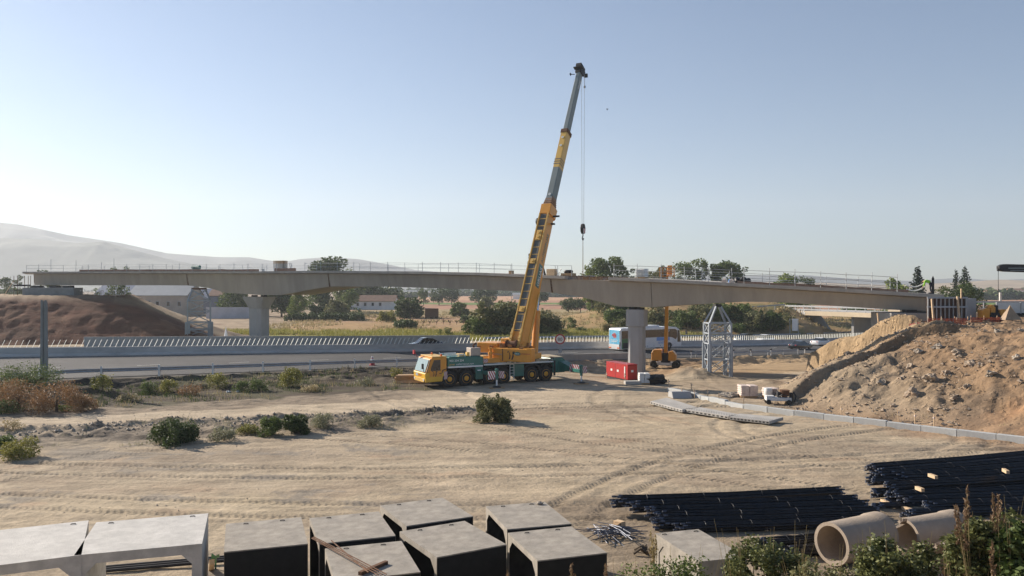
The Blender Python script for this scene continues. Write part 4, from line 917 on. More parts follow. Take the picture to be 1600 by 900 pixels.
# ============================================================ helper vehicles
def car(name, label, X, Y, head, paint, L=4.4, Wd=1.76, H=1.45, kind='sedan', parts=True):
    z = gz(X, Y); yn = float(np.interp(X, XN, YN)); z = float(np.interp(X, XM, ZM)) if Y > yn else z
    t = thing(name, label, 'car', (X, Y, z), head)
    h = L/2
    if kind == 'sedan': roof = [(-h*.62,.92),(-h*.36,H-.06),(-h*.05,H),(h*.18,H-.05),(h*.50,.95)]
    elif kind == 'coupe': roof = [(-h*.86,1.0),(-h*.4,H-.12),(-h*.02,H),(h*.2,H-.05),(h*.56,.90)]
    else: roof = [(-h*.93,1.0),(-h*.82,H-.08),(-h*.2,H),(h*.2,H-.05),(h*.52,.98)]
    lo = [(-h,.55),(-h*.99,.88),(-h*.86,1.0 if kind != 'sedan' else .96),(-h*.5,.96),(h*.5,.95),(h*.86,.78),(h*.985,.62),(h,.42),(h*.97,.25),(-h*.97,.25)]
    b = MB(); ws = [(-Wd/2,.86),(-Wd/2+.10,1.0),(Wd/2-.10,1.0),(Wd/2,.86)]
    b.loft([[(x*(.985 if k in (0,3) else 1), y, .25+(zz-.25)*s) for x, zz in lo] for k, (y, s) in enumerate(ws)]); body = b.build('body', M[paint], t, bevel=.03, smooth=True)
    g = MB(); wt = Wd/2-.10
    def shrink(y): return .78 if abs(y) > wt*.9 else 1
    g.loft([[(x*.97, y*(1 if zz < 1.05 else .84), zz-.03) for x, zz in roof] for y in (-wt, wt)]); g.build('windows', M['glass'], t)
    r = MB(); top = [p for p in roof if p[1] > 1.1]
    r.loft([[(x, y, zz+o) for x, zz in top for o in (0,)]+[(x, y, zz-.035) for x, zz in reversed(top)] for y in (-wt*.85, wt*.85)]); r.build('roof', M[paint], t)
    for sx in (-.60,.62):
        for sy in (-1,1):
            w = MB(); y0 = sy*(Wd/2-.02); w.lathe([(0,.20),(0,.30),(-.02*sy,.33),(-.18*sy,.33),(-.2*sy,.3)], (sx*h,y0,.33), 'y', 16); wo = w.build('wheel', M['tyre'], t)
            w = MB(); w.lathe([(.012*sy,.20),(-.01*sy,.05)], (sx*h,y0,.33), 'y', 10); w.build('rim', M['galv'], wo)
    for sy in (-1,1):
        w = MB(); w.box(h*.93,h*.975,sy*Wd*.30-.16,sy*Wd*.30+.16,.60,.74); w.build('headlight', M['white'], t)
        w = MB(); w.box(-h*1.0-.01,-h*.96,sy*Wd*.33-.14,sy*Wd*.33+.14,.72,.86); w.build('taillight', M['redw'], t)
        w = MB(); w.box(h*.36,h*.40,sy*(Wd/2+.02),sy*(Wd/2+.16),.95,1.08) if sy > 0 else w.box(h*.36,h*.40,-(Wd/2+.16),-(Wd/2+.02),.95,1.08); w.build('mirror', M[paint], t)
    return t
def road_head(X): return math.atan(float(np.interp(X, XM, np.gradient(YM, XM))))
def onroad(px, w):   # point on the road at pixel column px, offset w from the median
    XA, YA = off(XM, YM, w); i = int(np.argmin(np.abs(XA/YA*F+CX-px))); return float(XA[i]), float(YA[i])
x, y = onroad(668, 3.6); car('car', 'dark blue-grey coupe driving behind the median barrier left of the crane', x, y, road_head(x)+math.pi, 'car_dgrey', 4.9, 1.85, 1.62, 'coupe')
x, y = onroad(1163, 7.5); car('car', 'dark grey hatchback beyond the median, in front of the bushy slope', x, y, road_head(x)+math.pi, 'car_grey', 4.3, 1.75, 1.6, 'hatch')
x, y = onroad(1196, 4.5); car('car', 'white hatchback beyond the median barrier, right behind the grey car', x, y, road_head(x)+math.pi, 'white', 4.3, 1.75, 1.62, 'hatch')
x, y = onroad(1250, -8.0); car('car', 'black saloon car on the near carriageway close to the foot of the right earth mound', x, y, road_head(x), 'car_black', 4.6, 1.8, 1.46, 'sedan')
x, y = onroad(1281, -3.4); car('car', 'white saloon car half hidden by the edge of the right earth mound', x, y, road_head(x), 'white', 4.5, 1.8, 1.5, 'sedan')
# ---- coach
BX, BY = 15.8, 116.0; bz = float(np.interp(20, XM, ZM))+.0
bs = thing('coach', 'white coach with green rear side and sky-blue rear poster driving away behind the tall pier', 'bus', (BX, BY, bz), R(35))
BL, BW, BH = 12.8, 2.55, 3.5
b = MB(); b.loft([[(x,y,z) for x,z in ((0,.42),(-.04,1.0),(0,3.2),(.12,3.46),(.5,BH),(BL-2.6,BH),(BL-1.2,BH-.1),(BL-.45,3.0),(BL-.08,1.5),(BL,.9),(BL-.04,.38))] for y in (0,BW)]); b.build('body', M['white'], bs, bevel=.06)
b = MB(); b.prism([(.25,1.98),(BL-3.2,1.98),(BL-2.1,1.85),(BL-1.3,1.5),(BL-1.0,1.9),(BL-1.05,2.9),(BL-1.5,3.12),(.25,3.12)], -.014, -.002, 'y'); b.build('side_windows', noisy('bus_glass', (.045,.028,.022), .12, 0, scale=.6, amt=.4, bump=0, spec=.8), bs)
b = MB(); b.prism([(BL-.95,1.1),(BL-.25,1.1),(BL-.55,2.9),(BL-.95,2.9)], -.018, -.004, 'y'); b.build('front_door', M['glass'], bs)
b = MB(); b.box(BL-.5,BL-.02,.15,BW-.15,1.3,2.8); 
b = MB(); b.add([(BL-.055,.12,1.5),(BL-.055,BW-.12,1.5),(BL-.44,BW-.15,2.95),(BL-.44,.15,2.95)], [[0,1,2,3]]); b.v = [v+Vector((.02,0,0)) for v in b.v]; b.build('windscreen', M['glass'], bs)
b = MB(); b.box(.26,4.15,-.012,-.001,.5,1.97); b.build('green_panel', M['bus_green'], bs)
b = MB(); b.box(.5,1.6,-.02,-.012,.55,1.35); b.build('grille', M['dark'], bs)
text('lettering', 'ALSA', .95, M['white'], bs, Matrix.Translation((1.55,-.02,1.25)) @ Matrix.Rotation(R(90),4,'X'))
b = MB(); b.box(7.35,10.15,-.012,-.001,1.42,1.96); b.build('blue_panel', M['bus_blue'], bs)
text('lettering', 'unesco', .68, M['bus_blue'], bs, Matrix.Translation((7.7,-.014,.98)) @ Matrix.Rotation(R(90),4,'X'))
text('lettering', 'ALSA', .42, M['white'], bs, Matrix.Translation((9.2,-.03,2.75)) @ Matrix.Rotation(R(90),4,'X'))
b = MB(); b.box(4.6,8.3,.3,BW-.3,BH+.002,BH+.25); b.build('roof_unit', M['white'], bs, bevel=.05)
b = MB(); b.box(-.045,-.03,.18,BW-.18,1.15,3.25); post = b.build('rear_poster', M['sky_blue'], bs)
b = MB(); random.seed(3)
for k in range(12):
    a = random.uniform(0,6.28); r = random.uniform(0,.38); b.prism([(BW*.5+math.cos(a)*r+.2*math.cos(q), 2.45+math.sin(a)*r+.2*math.sin(q)) for q in (0,1.2,2.3,3.6,5)], -.056-.001*k, -.046, 'x')
b.build('poster_motif', noisy('poster_motif', (.40,.05,.06), .5, 0, scale=4, amt=.6, dirt=(.7,.5,.5), dirt_amt=.9, bump=0), post)
b = MB(); b.box(-.056,-.046,.7,BW-.7,1.5,1.6); b.box(-.056,-.046,.5,BW-.5,1.72,1.78); b.build('poster_text', M['white'], post)
b = MB(); b.box(-.10,-.03,.2,BW-.2,.45,1.0); b.build('rear_bumper', M['white'], bs)
for y in (.12, BW-.65):
    b = MB(); b.box(-.12,-.10,y,y+.5,.55,.72); b.build('taillight', M['orange_lamp'], bs)
b = MB(); b.box(-.04,-.015,.02,.3,.9,1.5); b.build('side_light', M['dark'], bs)
for x in (3.2, 4.5, BL-2.75):
    for y, sd in ((-.02,-1),(BW+.02,1)):
        wheel(bs, x, y, .5, .3, .5, sd, 18, 'galv')
        if y < 0:
            b = MB(); b.prism([(x+.62*math.cos(q), max(.5,.5+.62*math.sin(q))) for q in [k*math.pi/10 for k in range(11)]], -.016, -.004, 'y'); b.build('wheel_arch', M['dark'], bs)
b = MB(); b.path([(BL-.4,-.02,3.2),(BL+.5,-.25,3.15),(BL+.75,-.3,2.8)], .05, 6); b.box(BL+.62,BL+.8,-.45,-.15,2.2,2.85); b.build('mirror', M['dark'], bs)
for k in range(5):
    b = MB(); b.box(5.4+k*1.35,5.5+k*1.35,-.02,-.002,.62,.78); b.build('flap_lock', M['grey_steel'], bs)
# ============================================================ BOOM LIFT beyond the pier
LX, LD = wx(1040,97.0), 97.0; lz = gz(LX, LD)
bl = thing('boom_lift', 'orange-yellow telescopic boom lift standing right of the tall pier with its basket above the deck', 'boom lift', (LX, LD, lz), R(-18))
m = MB(); m.box(-1.7,1.7,-.75,.75,.45,.75); m.box(-1.9,-1.6,-1.1,1.1,.4,.6); m.box(1.5,1.8,-1.1,1.1,.4,.6); m.build('chassis', M['plastic_white'], bl, bevel=.03)
for x in (-1.6,1.5):
    for y, s in ((-1.25,-1),(1.25,1)): wheel(bl, x, y, .5, .38, .5, s, 20, 'dark')
m = MB(); m.lathe([(.75,.7),(.95,.7)], (0,0,0), 'z', 20); m.build('turntable', M['dark'], bl)
m = MB(); m.loft([[(x,y,z) for x,z in ((-1.95,1.0),(-1.95,1.9),(-1.7,2.3),(-.55,2.35),(-.45,1.0))] for y in (-.75,.75)]); m.build('engine_cover', M['yellow'], bl, bevel=.05)
m = MB(); m.loft([[(x,y,z) for x,z in ((.45,1.0),(.5,2.1),(1.1,2.2),(1.55,1.7),(1.5,1.0))] for y in (-.7,.7)]); m.build('counterweight', M['yellow'], bl, bevel=.05)
m = MB(); m.box(-.42,.42,-.5,.5,.96,1.9); m.build('turret', M['dark'], bl)
bl.scale = (.84,.84,1.0)
ztop = wz(432,97)-lz
m = MB(); m.hexa([(-.27,-.25,1.6),(.27,-.25,1.6),(.27,.25,1.6),(-.27,.25,1.6),(-.02,-.25,ztop*.70),(.42,-.25,ztop*.70),(.42,.25,ztop*.70),(-.02,.25,ztop*.70)]); m.build('boom', M['yellow'], bl)
m = MB(); m.hexa([(.05,-.17,ztop*.70),(.37,-.17,ztop*.70),(.37,.17,ztop*.70),(.05,.17,ztop*.70),(.10,-.17,ztop+.1),(.38,-.17,ztop+.1),(.38,.17,ztop+.1),(.10,.17,ztop+.1)]); m.build('boom_section', M['yellow'], bl)
m = MB(); m.box(.02,.40,-.2,.2,ztop*.62,ztop*.68); m.build('boom_band', M['dark'], bl)
m = MB(); x0,x1,y0,y1 = -.75,1.25,-.9,.3; z0 = ztop
for z in (z0,z0+.55,z0+1.1): m.path([(x0,y0,z),(x1,y0,z),(x1,y1,z),(x0,y1,z),(x0,y0,z)], .045, 5)
for x, y in ((x0,y0),(x1,y0),(x1,y1),(x0,y1),((x0+x1)/2,y0),((x0+x1)/2,y1),(x0+.5,y0),(x1-.5,y0)): m.tube((x,y,z0),(x,y,z0+1.1),.045,n=5)
m.box(x0,x1,y0,y1,z0-.04,z0); m.box(x0+.1,x0+.5,y0-.08,y0-.02,z0+.2,z0+.9); m.build('basket', noisy('basket_orange', (.55,.22,.03), .5, 0, scale=4, amt=.2), bl)
m = MB(); m.box(.3,.95,-.3,.1,z0+.1,z0+1.35); m.build('control_box', M['yellow'], bl, bevel=.05)
# ============================================================ GENERATOR, SACKS, SIGNS
def on_ground(px, py, dmin=19): return hit(px, py, dmin)
gx, gy = wx(981,73.6), 73.6; g0 = min(gz(gx, gy), gz(wx(952,77),77))-.03
gen = thing('generator', 'large red generator container with a black base in front of the tall pier', 'generator', (gx, gy, g0), R(24))
m = MB(); m.box(0,1.05,0,3.9,.24,1.62); gb = m.build('housing', M['red'], gen, bevel=.04)
m = MB(); m.box(-.03,1.08,-.03,3.93,0,.235); m.build('base', M['dark'], gen)
m = MB(); m.box(-.02,1.07,-.02,3.92,1.622,1.68); m.build('roof', M['red'], gen, bevel=.02)
for a_ in (1.6,2.75):
    m = MB(); m.box(-.012,-.002,a_,a_+.3,.85,1.05); m.build('sticker', M['white'], gen)
m = MB(); m.box(-.016,-.002,.45,.62,.45,1.45); m.build('vent_strip', M['plastic_white'], gen)
m = MB(); m.box(-.010,-.002,.38,.41,.26,1.6); m.box(-.010,-.002,2.2,2.23,.26,1.6); m.build('door_gap', M['dark'], gen)
m = MB(); m.box(.35,.6,-.012,-.002,.95,1.15); m.build('sticker', M['white'], gen)
def on_ground(px, py, dmin=19): return hit(px, py, dmin)
def sacks(px, py, dmin, label, w=1.2, d=1.0, n=4, hh=.17, mat='sack', rz=0, wrap=False):
    q = on_ground(px, py, dmin); t = thing('sack_pallet', label, 'pallet', (q.x, q.y, q.z), R(rz))
    m = MB()
    for k in range(3): m.box(-w/2,w/2,-d/2+k*(d/2-.06),-d/2+k*(d/2-.06)+.12,0,.10)
    for k in range(6): m.box(-w/2+k*(w-.1)/5,-w/2+k*(w-.1)/5+.1,-d/2,d/2,.102,.125)
    m.build('pallet', M['wood'], t)
    for k in range(n):
        m = MB()
        for i in range(2):
            x0 = -w/2+i*w/2+.01; jj = random.uniform(-.03,.03); z0 = .128+k*hh
            m.loft([[(x0+jj+a*(w/2-.02), y, z0+b*(hh-.008)) for a, b in ((.04,0),(0,.35),(.0,.65),(.05,1),(.95,1),(1,.65),(1,.35),(.96,0))] for y in (-d/2,-d/2+.05,d/2-.05,d/2)])
        m.build('sack_layer', M[mat], t, bevel=.015)
    return t
sacks(1168, 620.5, 45, 'pallet of pinkish paper sacks, left of the small white mixer', 1.35, 1.1, 5, .165)
t = sacks(1204, 622, 45, 'pallet of pale sacks and a white drum directly left of the mixer pump', 1.0, 1.0, 4, .16, rz=8)
m = MB(); m.lathe([(.0,.29),(.02,.3),(.4,.3),(.42,.31),(.8,.3),(.84,.28),(.84,.02)], (-.5,-.65,0), 'z', 18); m.build('drum', M['plastic_white'], t, smooth=True)
sacks(1006, 600, 60, 'white wrapped block of sacks beside the black bags in front of the pier', .95, .9, 5, .17, 'plastic_white')
q = on_ground(1022, 600, 60); m = MB(); random.seed(9)
def blob(name, label, cat, loc, r, mat, seed, sq=(1,1,.6), sub=3, amp=.35, group=None, fr=1.3, rz=0):
    bm = bmesh.new(); bmesh.ops.create_icosphere(bm, subdivisions=sub, radius=1)
    for v in bm.verts:
        n_ = mnoise.noise(v.co*fr+Vector((seed*3.1,seed*1.7,0)))+.5*mnoise.noise(v.co*fr*2.3+Vector((seed,0,seed*2.2)))
        v.co *= 1+amp*n_
        v.co = Vector((v.co.x*sq[0], v.co.y*sq[1], v.co.z*sq[2]))*r
    me = bpy.data.meshes.new(name); bm.to_mesh(me); bm.free()
    ob = link_mesh(name, me, mat); ob.location = loc; ob.rotation_euler = (0,0,rz); tag(ob, label, cat, group); return ob
blob('rubbish_bags', 'heap of black plastic bags right of the white sacks by the pier', 'bags', (q.x, q.y, q.z+.35), .95, M['black_bag'], 4, (1.1,.6,.55), 3, .5)
# mixer pump
q = on_ground(1216, 632, 45)
mx = thing('mixer_pump', 'small white mortar mixer on little wheels beside the sacks, at the foot of the mound', 'mixer', (q.x, q.y, q.z), R(-8))
m = MB(); m.box(-.9,.9,-.35,.35,.25,.50); m.box(-.9,-.3,-.3,.3,.5,.62); m.build('frame', M['plastic_white'], mx, bevel=.03)
m = MB(); m.lathe([(.5,.14),(.62,.30),(1.0,.36),(1.05,.37),(1.05,.34)], (.45,0,.0), 'z', 16); m.build('hopper', M['rust'], mx)
m = MB(); m.box(-.1,.15,-.25,.25,.5,.9); m.box(.8,1.0,-.2,.2,.4,.85); m.build('motor', M['dark'], mx, bevel=.03)
for x, y in ((-.75,-.4),(-.75,.4),(.7,-.4),(.7,.4)):
    m = MB(); m.lathe([(-.05,.18),(.05,.18)], (x,y,.18), 'y', 14); m.build('wheel', M['tyre'], mx)
m = MB(); m.path([(.9,0,.5),(1.1,0,.9),(1.25,-.1,.6),(1.1,-.2,.2)], .04, 6); m.path([(0,-.3,.6),(.2,-.5,.75),(.7,-.45,.65)], .035, 6); m.build('hose', M['dark'], mx)
# speed sign at the road edge
sx_, sy_ = wx(875,92.5), 92.5; sz_ = gz(sx_, sy_)
sg = thing('speed_sign', 'round red-rimmed 80 speed limit sign on a tall post behind the rear of the crane', 'road sign', (sx_, sy_, sz_), R(-4))
zc = wz(530,92.5)-sz_
m = MB(); m.tube((0,.05,-.3),(0,.05,zc+.3),.045,n=8); m.build('post', M['galv'], sg)
m = MB(); m.lathe([(-.02,.60),(.02,.60)], (0,0,zc), 'y', 32); dsk = m.build('disc', M['redw'], sg)
m = MB(); m.lathe([(-.030,.45),(-.022,.45)], (0,0,zc), 'y', 32); m.build('disc_face', M['white'], dsk)
text('digits', '80', .56, M['black_paint'], dsk, Matrix.Translation((0,-.036,zc-.2)) @ Matrix.Rotation(R(90),4,'X'), align='CENTER')
m = MB(); m.lathe([(-.02,.28),(.0,.28)], (.05,0,zc-1.0), 'y', 20); m.box(-.2,.25,-.02,0,zc-1.55,zc-1.3); m.build('lower_plate', M['grey_steel'], sg)
# white two-post panel by the far road edge
q = on_ground(1241, 519, 150); q = Vector((wx(1241,172),172,gz(wx(1241,172),172)))
t = thing('road_panel', 'narrow white sign panel on two posts in front of the overpass slope', 'road sign', (q.x,q.y,q.z))
ht = wz(498,172)-q.z
for x in (-.9,.9): m = MB(); m.tube((x,.1,-.2),(x,.1,ht),.08,n=6); m.build('post', M['galv'], t)
m = MB(); m.box(-.45,.75,-.02,.06,ht-2.6,ht); m.build('panel', M['white'], t)
# cone
x, y = (wx(583,87.5), 87.0); t = thing('traffic_cone', 'small red and white traffic cone on the road edge left of the crane cab', 'cone', (x, y, float(np.interp(x, XM, ZM))+.01))
m = MB(); m.lathe([(0,.02),(.0,.36),(.04,.36),(.05,.28),(.95,.07),(.98,.02)], (0,0,0), 'z', 14); m.build('cone_body', M['redw'], t)
m = MB(); m.lathe([(.52,.19),(.72,.145)], (0,0,0), 'z', 14); m.lathe([(.84,.12),(.96,.09)], (0,0,0), 'z', 14); m.build('white_bands', M['white'], t)
# furled parasol-like white marker beyond the median
x, y = wx(353,112), 112; z = float(np.interp(x, XM, ZM))
t = thing('white_flag', 'furled white flag on a thin pole beyond the median barrier left of the flared pier', 'flag', (x, y, z))
m = MB(); m.tube((0,0,0),(0,0,wz(511,112)-z),.05,n=6); m.build('pole', M['white_paint'], t)
z1 = wz(513,112)-z; z2 = wz(527,112)-z
m = MB(); m.lathe([(z2,.02),(z2,.30),(z2+.5,.20),(z1,.04)], (0,0,0), 'z', 7); m.build('cloth', M['white'], t)
# concrete electricity pole on the left
D = 67.0; x = wx(69,D); z = gz(x,D)
t = thing('concrete_pole', 'broken-off grey concrete utility pole beside the orange brush on the left', 'pole', (x, D, z-.2), R(10))
ht = wz(469,D)-z+.2
for dx in (-.17,.17):
    m = MB(); m.hexa([(dx-.11,-.16,0),(dx+.11,-.16,0),(dx+.11,.16,0),(dx-.11,.16,0),(dx*.8-.09,-.12,ht),(dx*.8+.09,-.12,ht),(dx*.8+.09,.12,ht-.25),(dx*.8-.09,.12,ht-.25)]); m.build('flange', M['pole_conc'], t)
m = MB(); m.hexa([(-.08,-.05,0),(.08,-.05,0),(.08,.10,0),(-.08,.10,0),(-.06,-.04,ht-.1),(.06,-.04,ht-.1),(.06,.08,ht-.15),(-.06,.08,ht-.15)]); m.build('web', M['pole_conc'], t)
# ============================================================ FOLIAGE GENERATORS
def leaf_cloud(name, centers, radii, n, size, mat, parent=None, rng=None, flat=.35, shell=.55, elong=1.5):
    """n small leaf quads spread through ellipsoidal clumps (each clump an outer shell)"""
    rng = rng or RNG; C = np.array(centers); Rd = np.array(radii)
    vol = np.prod(Rd, axis=1)**(2/3); k = rng.choice(len(C), n, p=vol/vol.sum())
    d = rng.normal(size=(n, 3)); d /= np.linalg.norm(d, axis=1)[:, None]
    r = shell+(1-shell)*rng.random(n)**.6; r *= 1+.22*np.sin(d[:,0]*5+k)*np.cos(d[:,1]*6+k*2)+.12*rng.normal(size=n)
    P = C[k]+d*Rd[k]*r[:, None]
    a = rng.normal(size=(n, 3)); a[:,2] *= flat; a += d*.4; a /= np.linalg.norm(a, axis=1)[:, None]
    b = np.cross(a, rng.normal(size=(n, 3))); b /= np.linalg.norm(b, axis=1)[:, None]
    s = size*(.6+.8*rng.random(n))[:, None]
    V = np.stack([P-a*s*elong*.5, P+b*s*.45, P+a*s*elong*.5, P-b*s*.45], 1).reshape(-1, 3)
    me = bpy.data.meshes.new(name); me.vertices.add(4*n); me.vertices.foreach_set('co', V.astype(np.float32).ravel())
    me.loops.add(4*n); me.loops.foreach_set('vertex_index', np.arange(4*n, dtype=np.int32))
    me.polygons.add(n); me.polygons.foreach_set('loop_start', np.arange(0, 4*n, 4, dtype=np.int32)); me.update()
    return link_mesh(name, me, mat, parent)
def crown_clumps(h, w, kind, rng, z0=.15):
    cs, rs = [], []
    if kind == 'bush':
        for i in range(7):
            a = rng.uniform(0,6.28); z = h*rng.uniform(.35,.95); q = w*.5*(1-.5*(z/h)**2)*rng.uniform(.9,1.12); s = w*rng.uniform(.04,.08); cs.append((math.cos(a)*q, math.sin(a)*q, z)); rs.append((s,s,s*1.6))
    n = {'round': 30, 'tall': 28, 'loose': 30, 'bush': 20, 'conifer': 40, 'row': 34}[kind]
    for i in range(n):
        if kind == 'conifer':
            t = i/n; rad = w*.5*(1-t)**.85+.05*w; a = i*2.4; rr = rad*.55
            cs.append((math.cos(a)*rr*rng.uniform(.6,1.1), math.sin(a)*rr*rng.uniform(.6,1.1), h*(.08+.90*t))); rs.append((rad*.55, rad*.55, h*.035+.02*h*(1-t)))
        else:
            t = rng.random(); a = rng.uniform(0, 6.28); q = math.sqrt(rng.random())
            if kind == 'bush': z = h*(.12+.68*t); rad = w*.5*(1-.55*(z/h)**2); 
            elif kind in ('round','loose'): z = h*(.26+.66*t); rad = w*.5*math.sqrt(max(.08, 1-((z/h-.56)/.46)**2))
            elif kind == 'row': z = h*(.2+.62*t); rad = w*.5*(1-.35*abs(z/h-.5)**1.2)
            elif kind == 'tall': z = h*(.15+.75*t); rad = w*.5*math.sin(math.pi*min(1, .18+.80*(z/h)))**.7
            else: z = h*(.30+.58*t); rad = w*.5*math.sin(math.pi*min(1, .1+.82*(z/h)))**.6
            s = w*rng.uniform(.13,.22) if kind != 'loose' else w*rng.uniform(.10,.17)
            cs.append((math.cos(a)*rad*q*.9, math.sin(a)*rad*q*.9, z)); rs.append((s, s, s*.85))
    return cs, rs
PROTO = {}
def plant(name, label, cat, loc, h, w, kind, mat, group=None, leaves=2600, size=None, trunk=True, rz=None, var=0):
    key = (kind, mat, leaves, var, trunk, round(size or 0, 2), round(h/w, 0))
    if key not in PROTO:
        rng = np.random.default_rng(abs(hash((kind, mat, leaves, var))) % 99991 if False else (len(PROTO)*37+5))
        t = bpy.data.objects.new(name, None); col.objects.link(t)
        cs, rs = crown_clumps(h, w, kind, rng)
        if trunk:
            m = MB(); th_ = h*(.55 if kind != 'conifer' else .95); r0 = max(.03*w, .05)
            m.tube((0,0,-.3),(r0*.3,0,th_*.5),r0,r0*.75,8,False); m.tube((r0*.3,0,th_*.5),(0,r0,th_),r0*.75,r0*.3,8,False)
            for i in range(6):
                c = Vector(cs[i*2]); m.tube((r0*.2,0,th_*(.3+.08*i)), c, r0*.35, r0*.1, 5, False)
            m.build('trunk' if kind != 'bush' else 'stems', M['bark'], t)
        sz = size or max(.10, w*.032)
        leaf_cloud('crown' if kind != 'bush' else 'foliage', cs, rs, leaves, sz, M[mat], t, rng, shell=.45)
        PROTO[key] = (t, h, w); first = True
    else: first = False
    t0, h0, w0 = PROTO[key]
    t = t0 if first else copy_tree(t0)
    t.name = name; t.location = loc; s = w/w0; t.scale = (s, s, h/h0)
    t.rotation_euler = (0,0, rz if rz is not None else random.uniform(0,6.28))
    for kx in ('label','category','group'):
        if kx in t.keys(): del t[kx]
    return tag(t, label, cat, group)
def put(px, base, top, wpx, kind, mat, name, label, cat, dmin=112, D=None, **k):
    if D is None: q = hit(px, base, dmin); D = q.y
    else: q = Vector((wx(px, D), D, gz(wx(px, D), D)))
    h = wz(top, D)-q.z; w = wpx/F*D
    return plant(name, label, cat, (q.x, q.y, q.z-.05), h, w, kind, M and mat, **k)
random.seed(21)
# yard bushes
YB = [(773,658,619,66,'bush','lf_olive','shrub','large round grey-green bush alone in the middle of the dirt yard','bush',12000,.085),
 (273,694,659,82,'bush','lf_dark','shrub','wide low dark green bush on the windrow, left of the pair of smaller bushes','bush',10000,.075),
 (461,678,647,43,'bush','lf_dark','shrub','dark round bush in the windrow with a looser bush touching its left side','bush',6000,.07),
 (424,680,651,44,'bush','lf_mid','shrub','loose mid-green bush touching the left side of a darker round bush','bush',4000,.07),
 (388,678,662,34,'bush','lf_ygreen','shrub','small low yellowish plant left of the loose green bush on the windrow','bush',1500,.06),
 (350,689,667,46,'bush','lf_pale','weed_clump','straggly pale weed clump right of the wide low dark bush','weed',2200,.055),
 (505,667,645,42,'bush','lf_pale','weed_clump','pale feathery weed right of the dark round bush on the windrow','weed',2200,.055),
 (580,668,647,38,'bush','lf_pale','weed_clump','pale yellowish weed clump further right along the windrow','weed',2200,.055),
 (30,716,684,62,'bush','lf_ygreen','weed_clump','tall dry olive weed clump at the left edge of the yard','weed',4000,.06),
 (4,700,682,50,'bush','lf_mid','shrub','dark green low bush cut by the left edge of the photo, above the weeds','bush',2500,.07),
 (20,672,655,36,'bush','lf_straw','weed_clump','thin dry twiggy weed on the edge of the sandy track at far left','weed',900,.05)]
for i, (px, b, t, w, kd, mt, nm, lab, cat, n, sz) in enumerate(YB):
    put(px, b, t, w, kd, mt, nm, lab, cat, dmin=36, leaves=n, size=sz, var=100+i)
# brush on the dark bank
BB = [(45,606,572,100,'lf_mid','shrub','bright green bush at the left edge behind the orange brush','bush',6000),
 (30,640,594,100,'lf_dry','dry_brush','tall dry orange-brown brush at the far left below the green bush','brush',8000),
 (88,644,598,84,'lf_dry','dry_brush','dry orange-brown brush around the foot of the concrete pole','brush',7000),
 (128,642,616,48,'lf_dry','dry_brush','low dry brown brush tapering off right of the concrete pole','brush',3000),
 (10,646,624,40,'lf_mid','shrub','small bright green plant low at the left edge, under the orange brush','bush',1500),
 (100,642,632,24,'lf_bright','weed_clump','tiny green weed on the track edge left of the dry brush tip','weed',600),
 (160,611,583,36,'lf_ygreen','weed_clump','olive weed on the dark bank below the second guardrail post','weed',1600),
 (232,617,594,34,'lf_mid','weed_clump','green weed on the bank, left of two brighter yellow-green weeds','weed',1600),
 (262,613,592,34,'lf_ygreen','weed_clump','bright yellow-green weed in the middle of the dark bank','weed',1600),
 (340,606,581,40,'lf_ygreen','weed_clump','ochre-tipped yellow weed near the top of the bank left of its middle','weed',1800),
 (300,618,600,40,'lf_dry','dry_brush','small brown dry brush low on the bank between yellow weeds','brush',1500),
 (200,627,616,36,'lf_straw','weed_clump','straw-coloured tuft at the foot of the bank by the track','weed',900),
 (378,612,594,30,'lf_mid','weed_clump','green weed on the bank above small scraps of white litter','weed',1400),
 (405,611,590,34,'lf_mid','weed_clump','dark green weed left of the tall yellow-green clump','weed',1600),
 (457,605,573,44,'lf_ygreen','weed_clump','tall yellow-green weed clump, the brightest on the bank','weed',4200),
 (485,612,602,40,'lf_straw','weed_clump','flattened straw-coloured weed right of the tall yellow-green clump','weed',1200),
 (570,603,588,34,'lf_pale','weed_clump','pale grey weed on the bank left of the timber stack','weed',1200),
 (618,589,573,22,'lf_ygreen','weed_clump','small yellowish weed just above the timber stack','weed',900)]
for i, (px, b, t, w, mt, nm, lab, cat, n) in enumerate(BB):
    put(px, b, t, w, 'bush', mt, nm, lab, cat, dmin=52, leaves=n, size=.075 if mt != 'lf_dry' else .06, var=200+i)
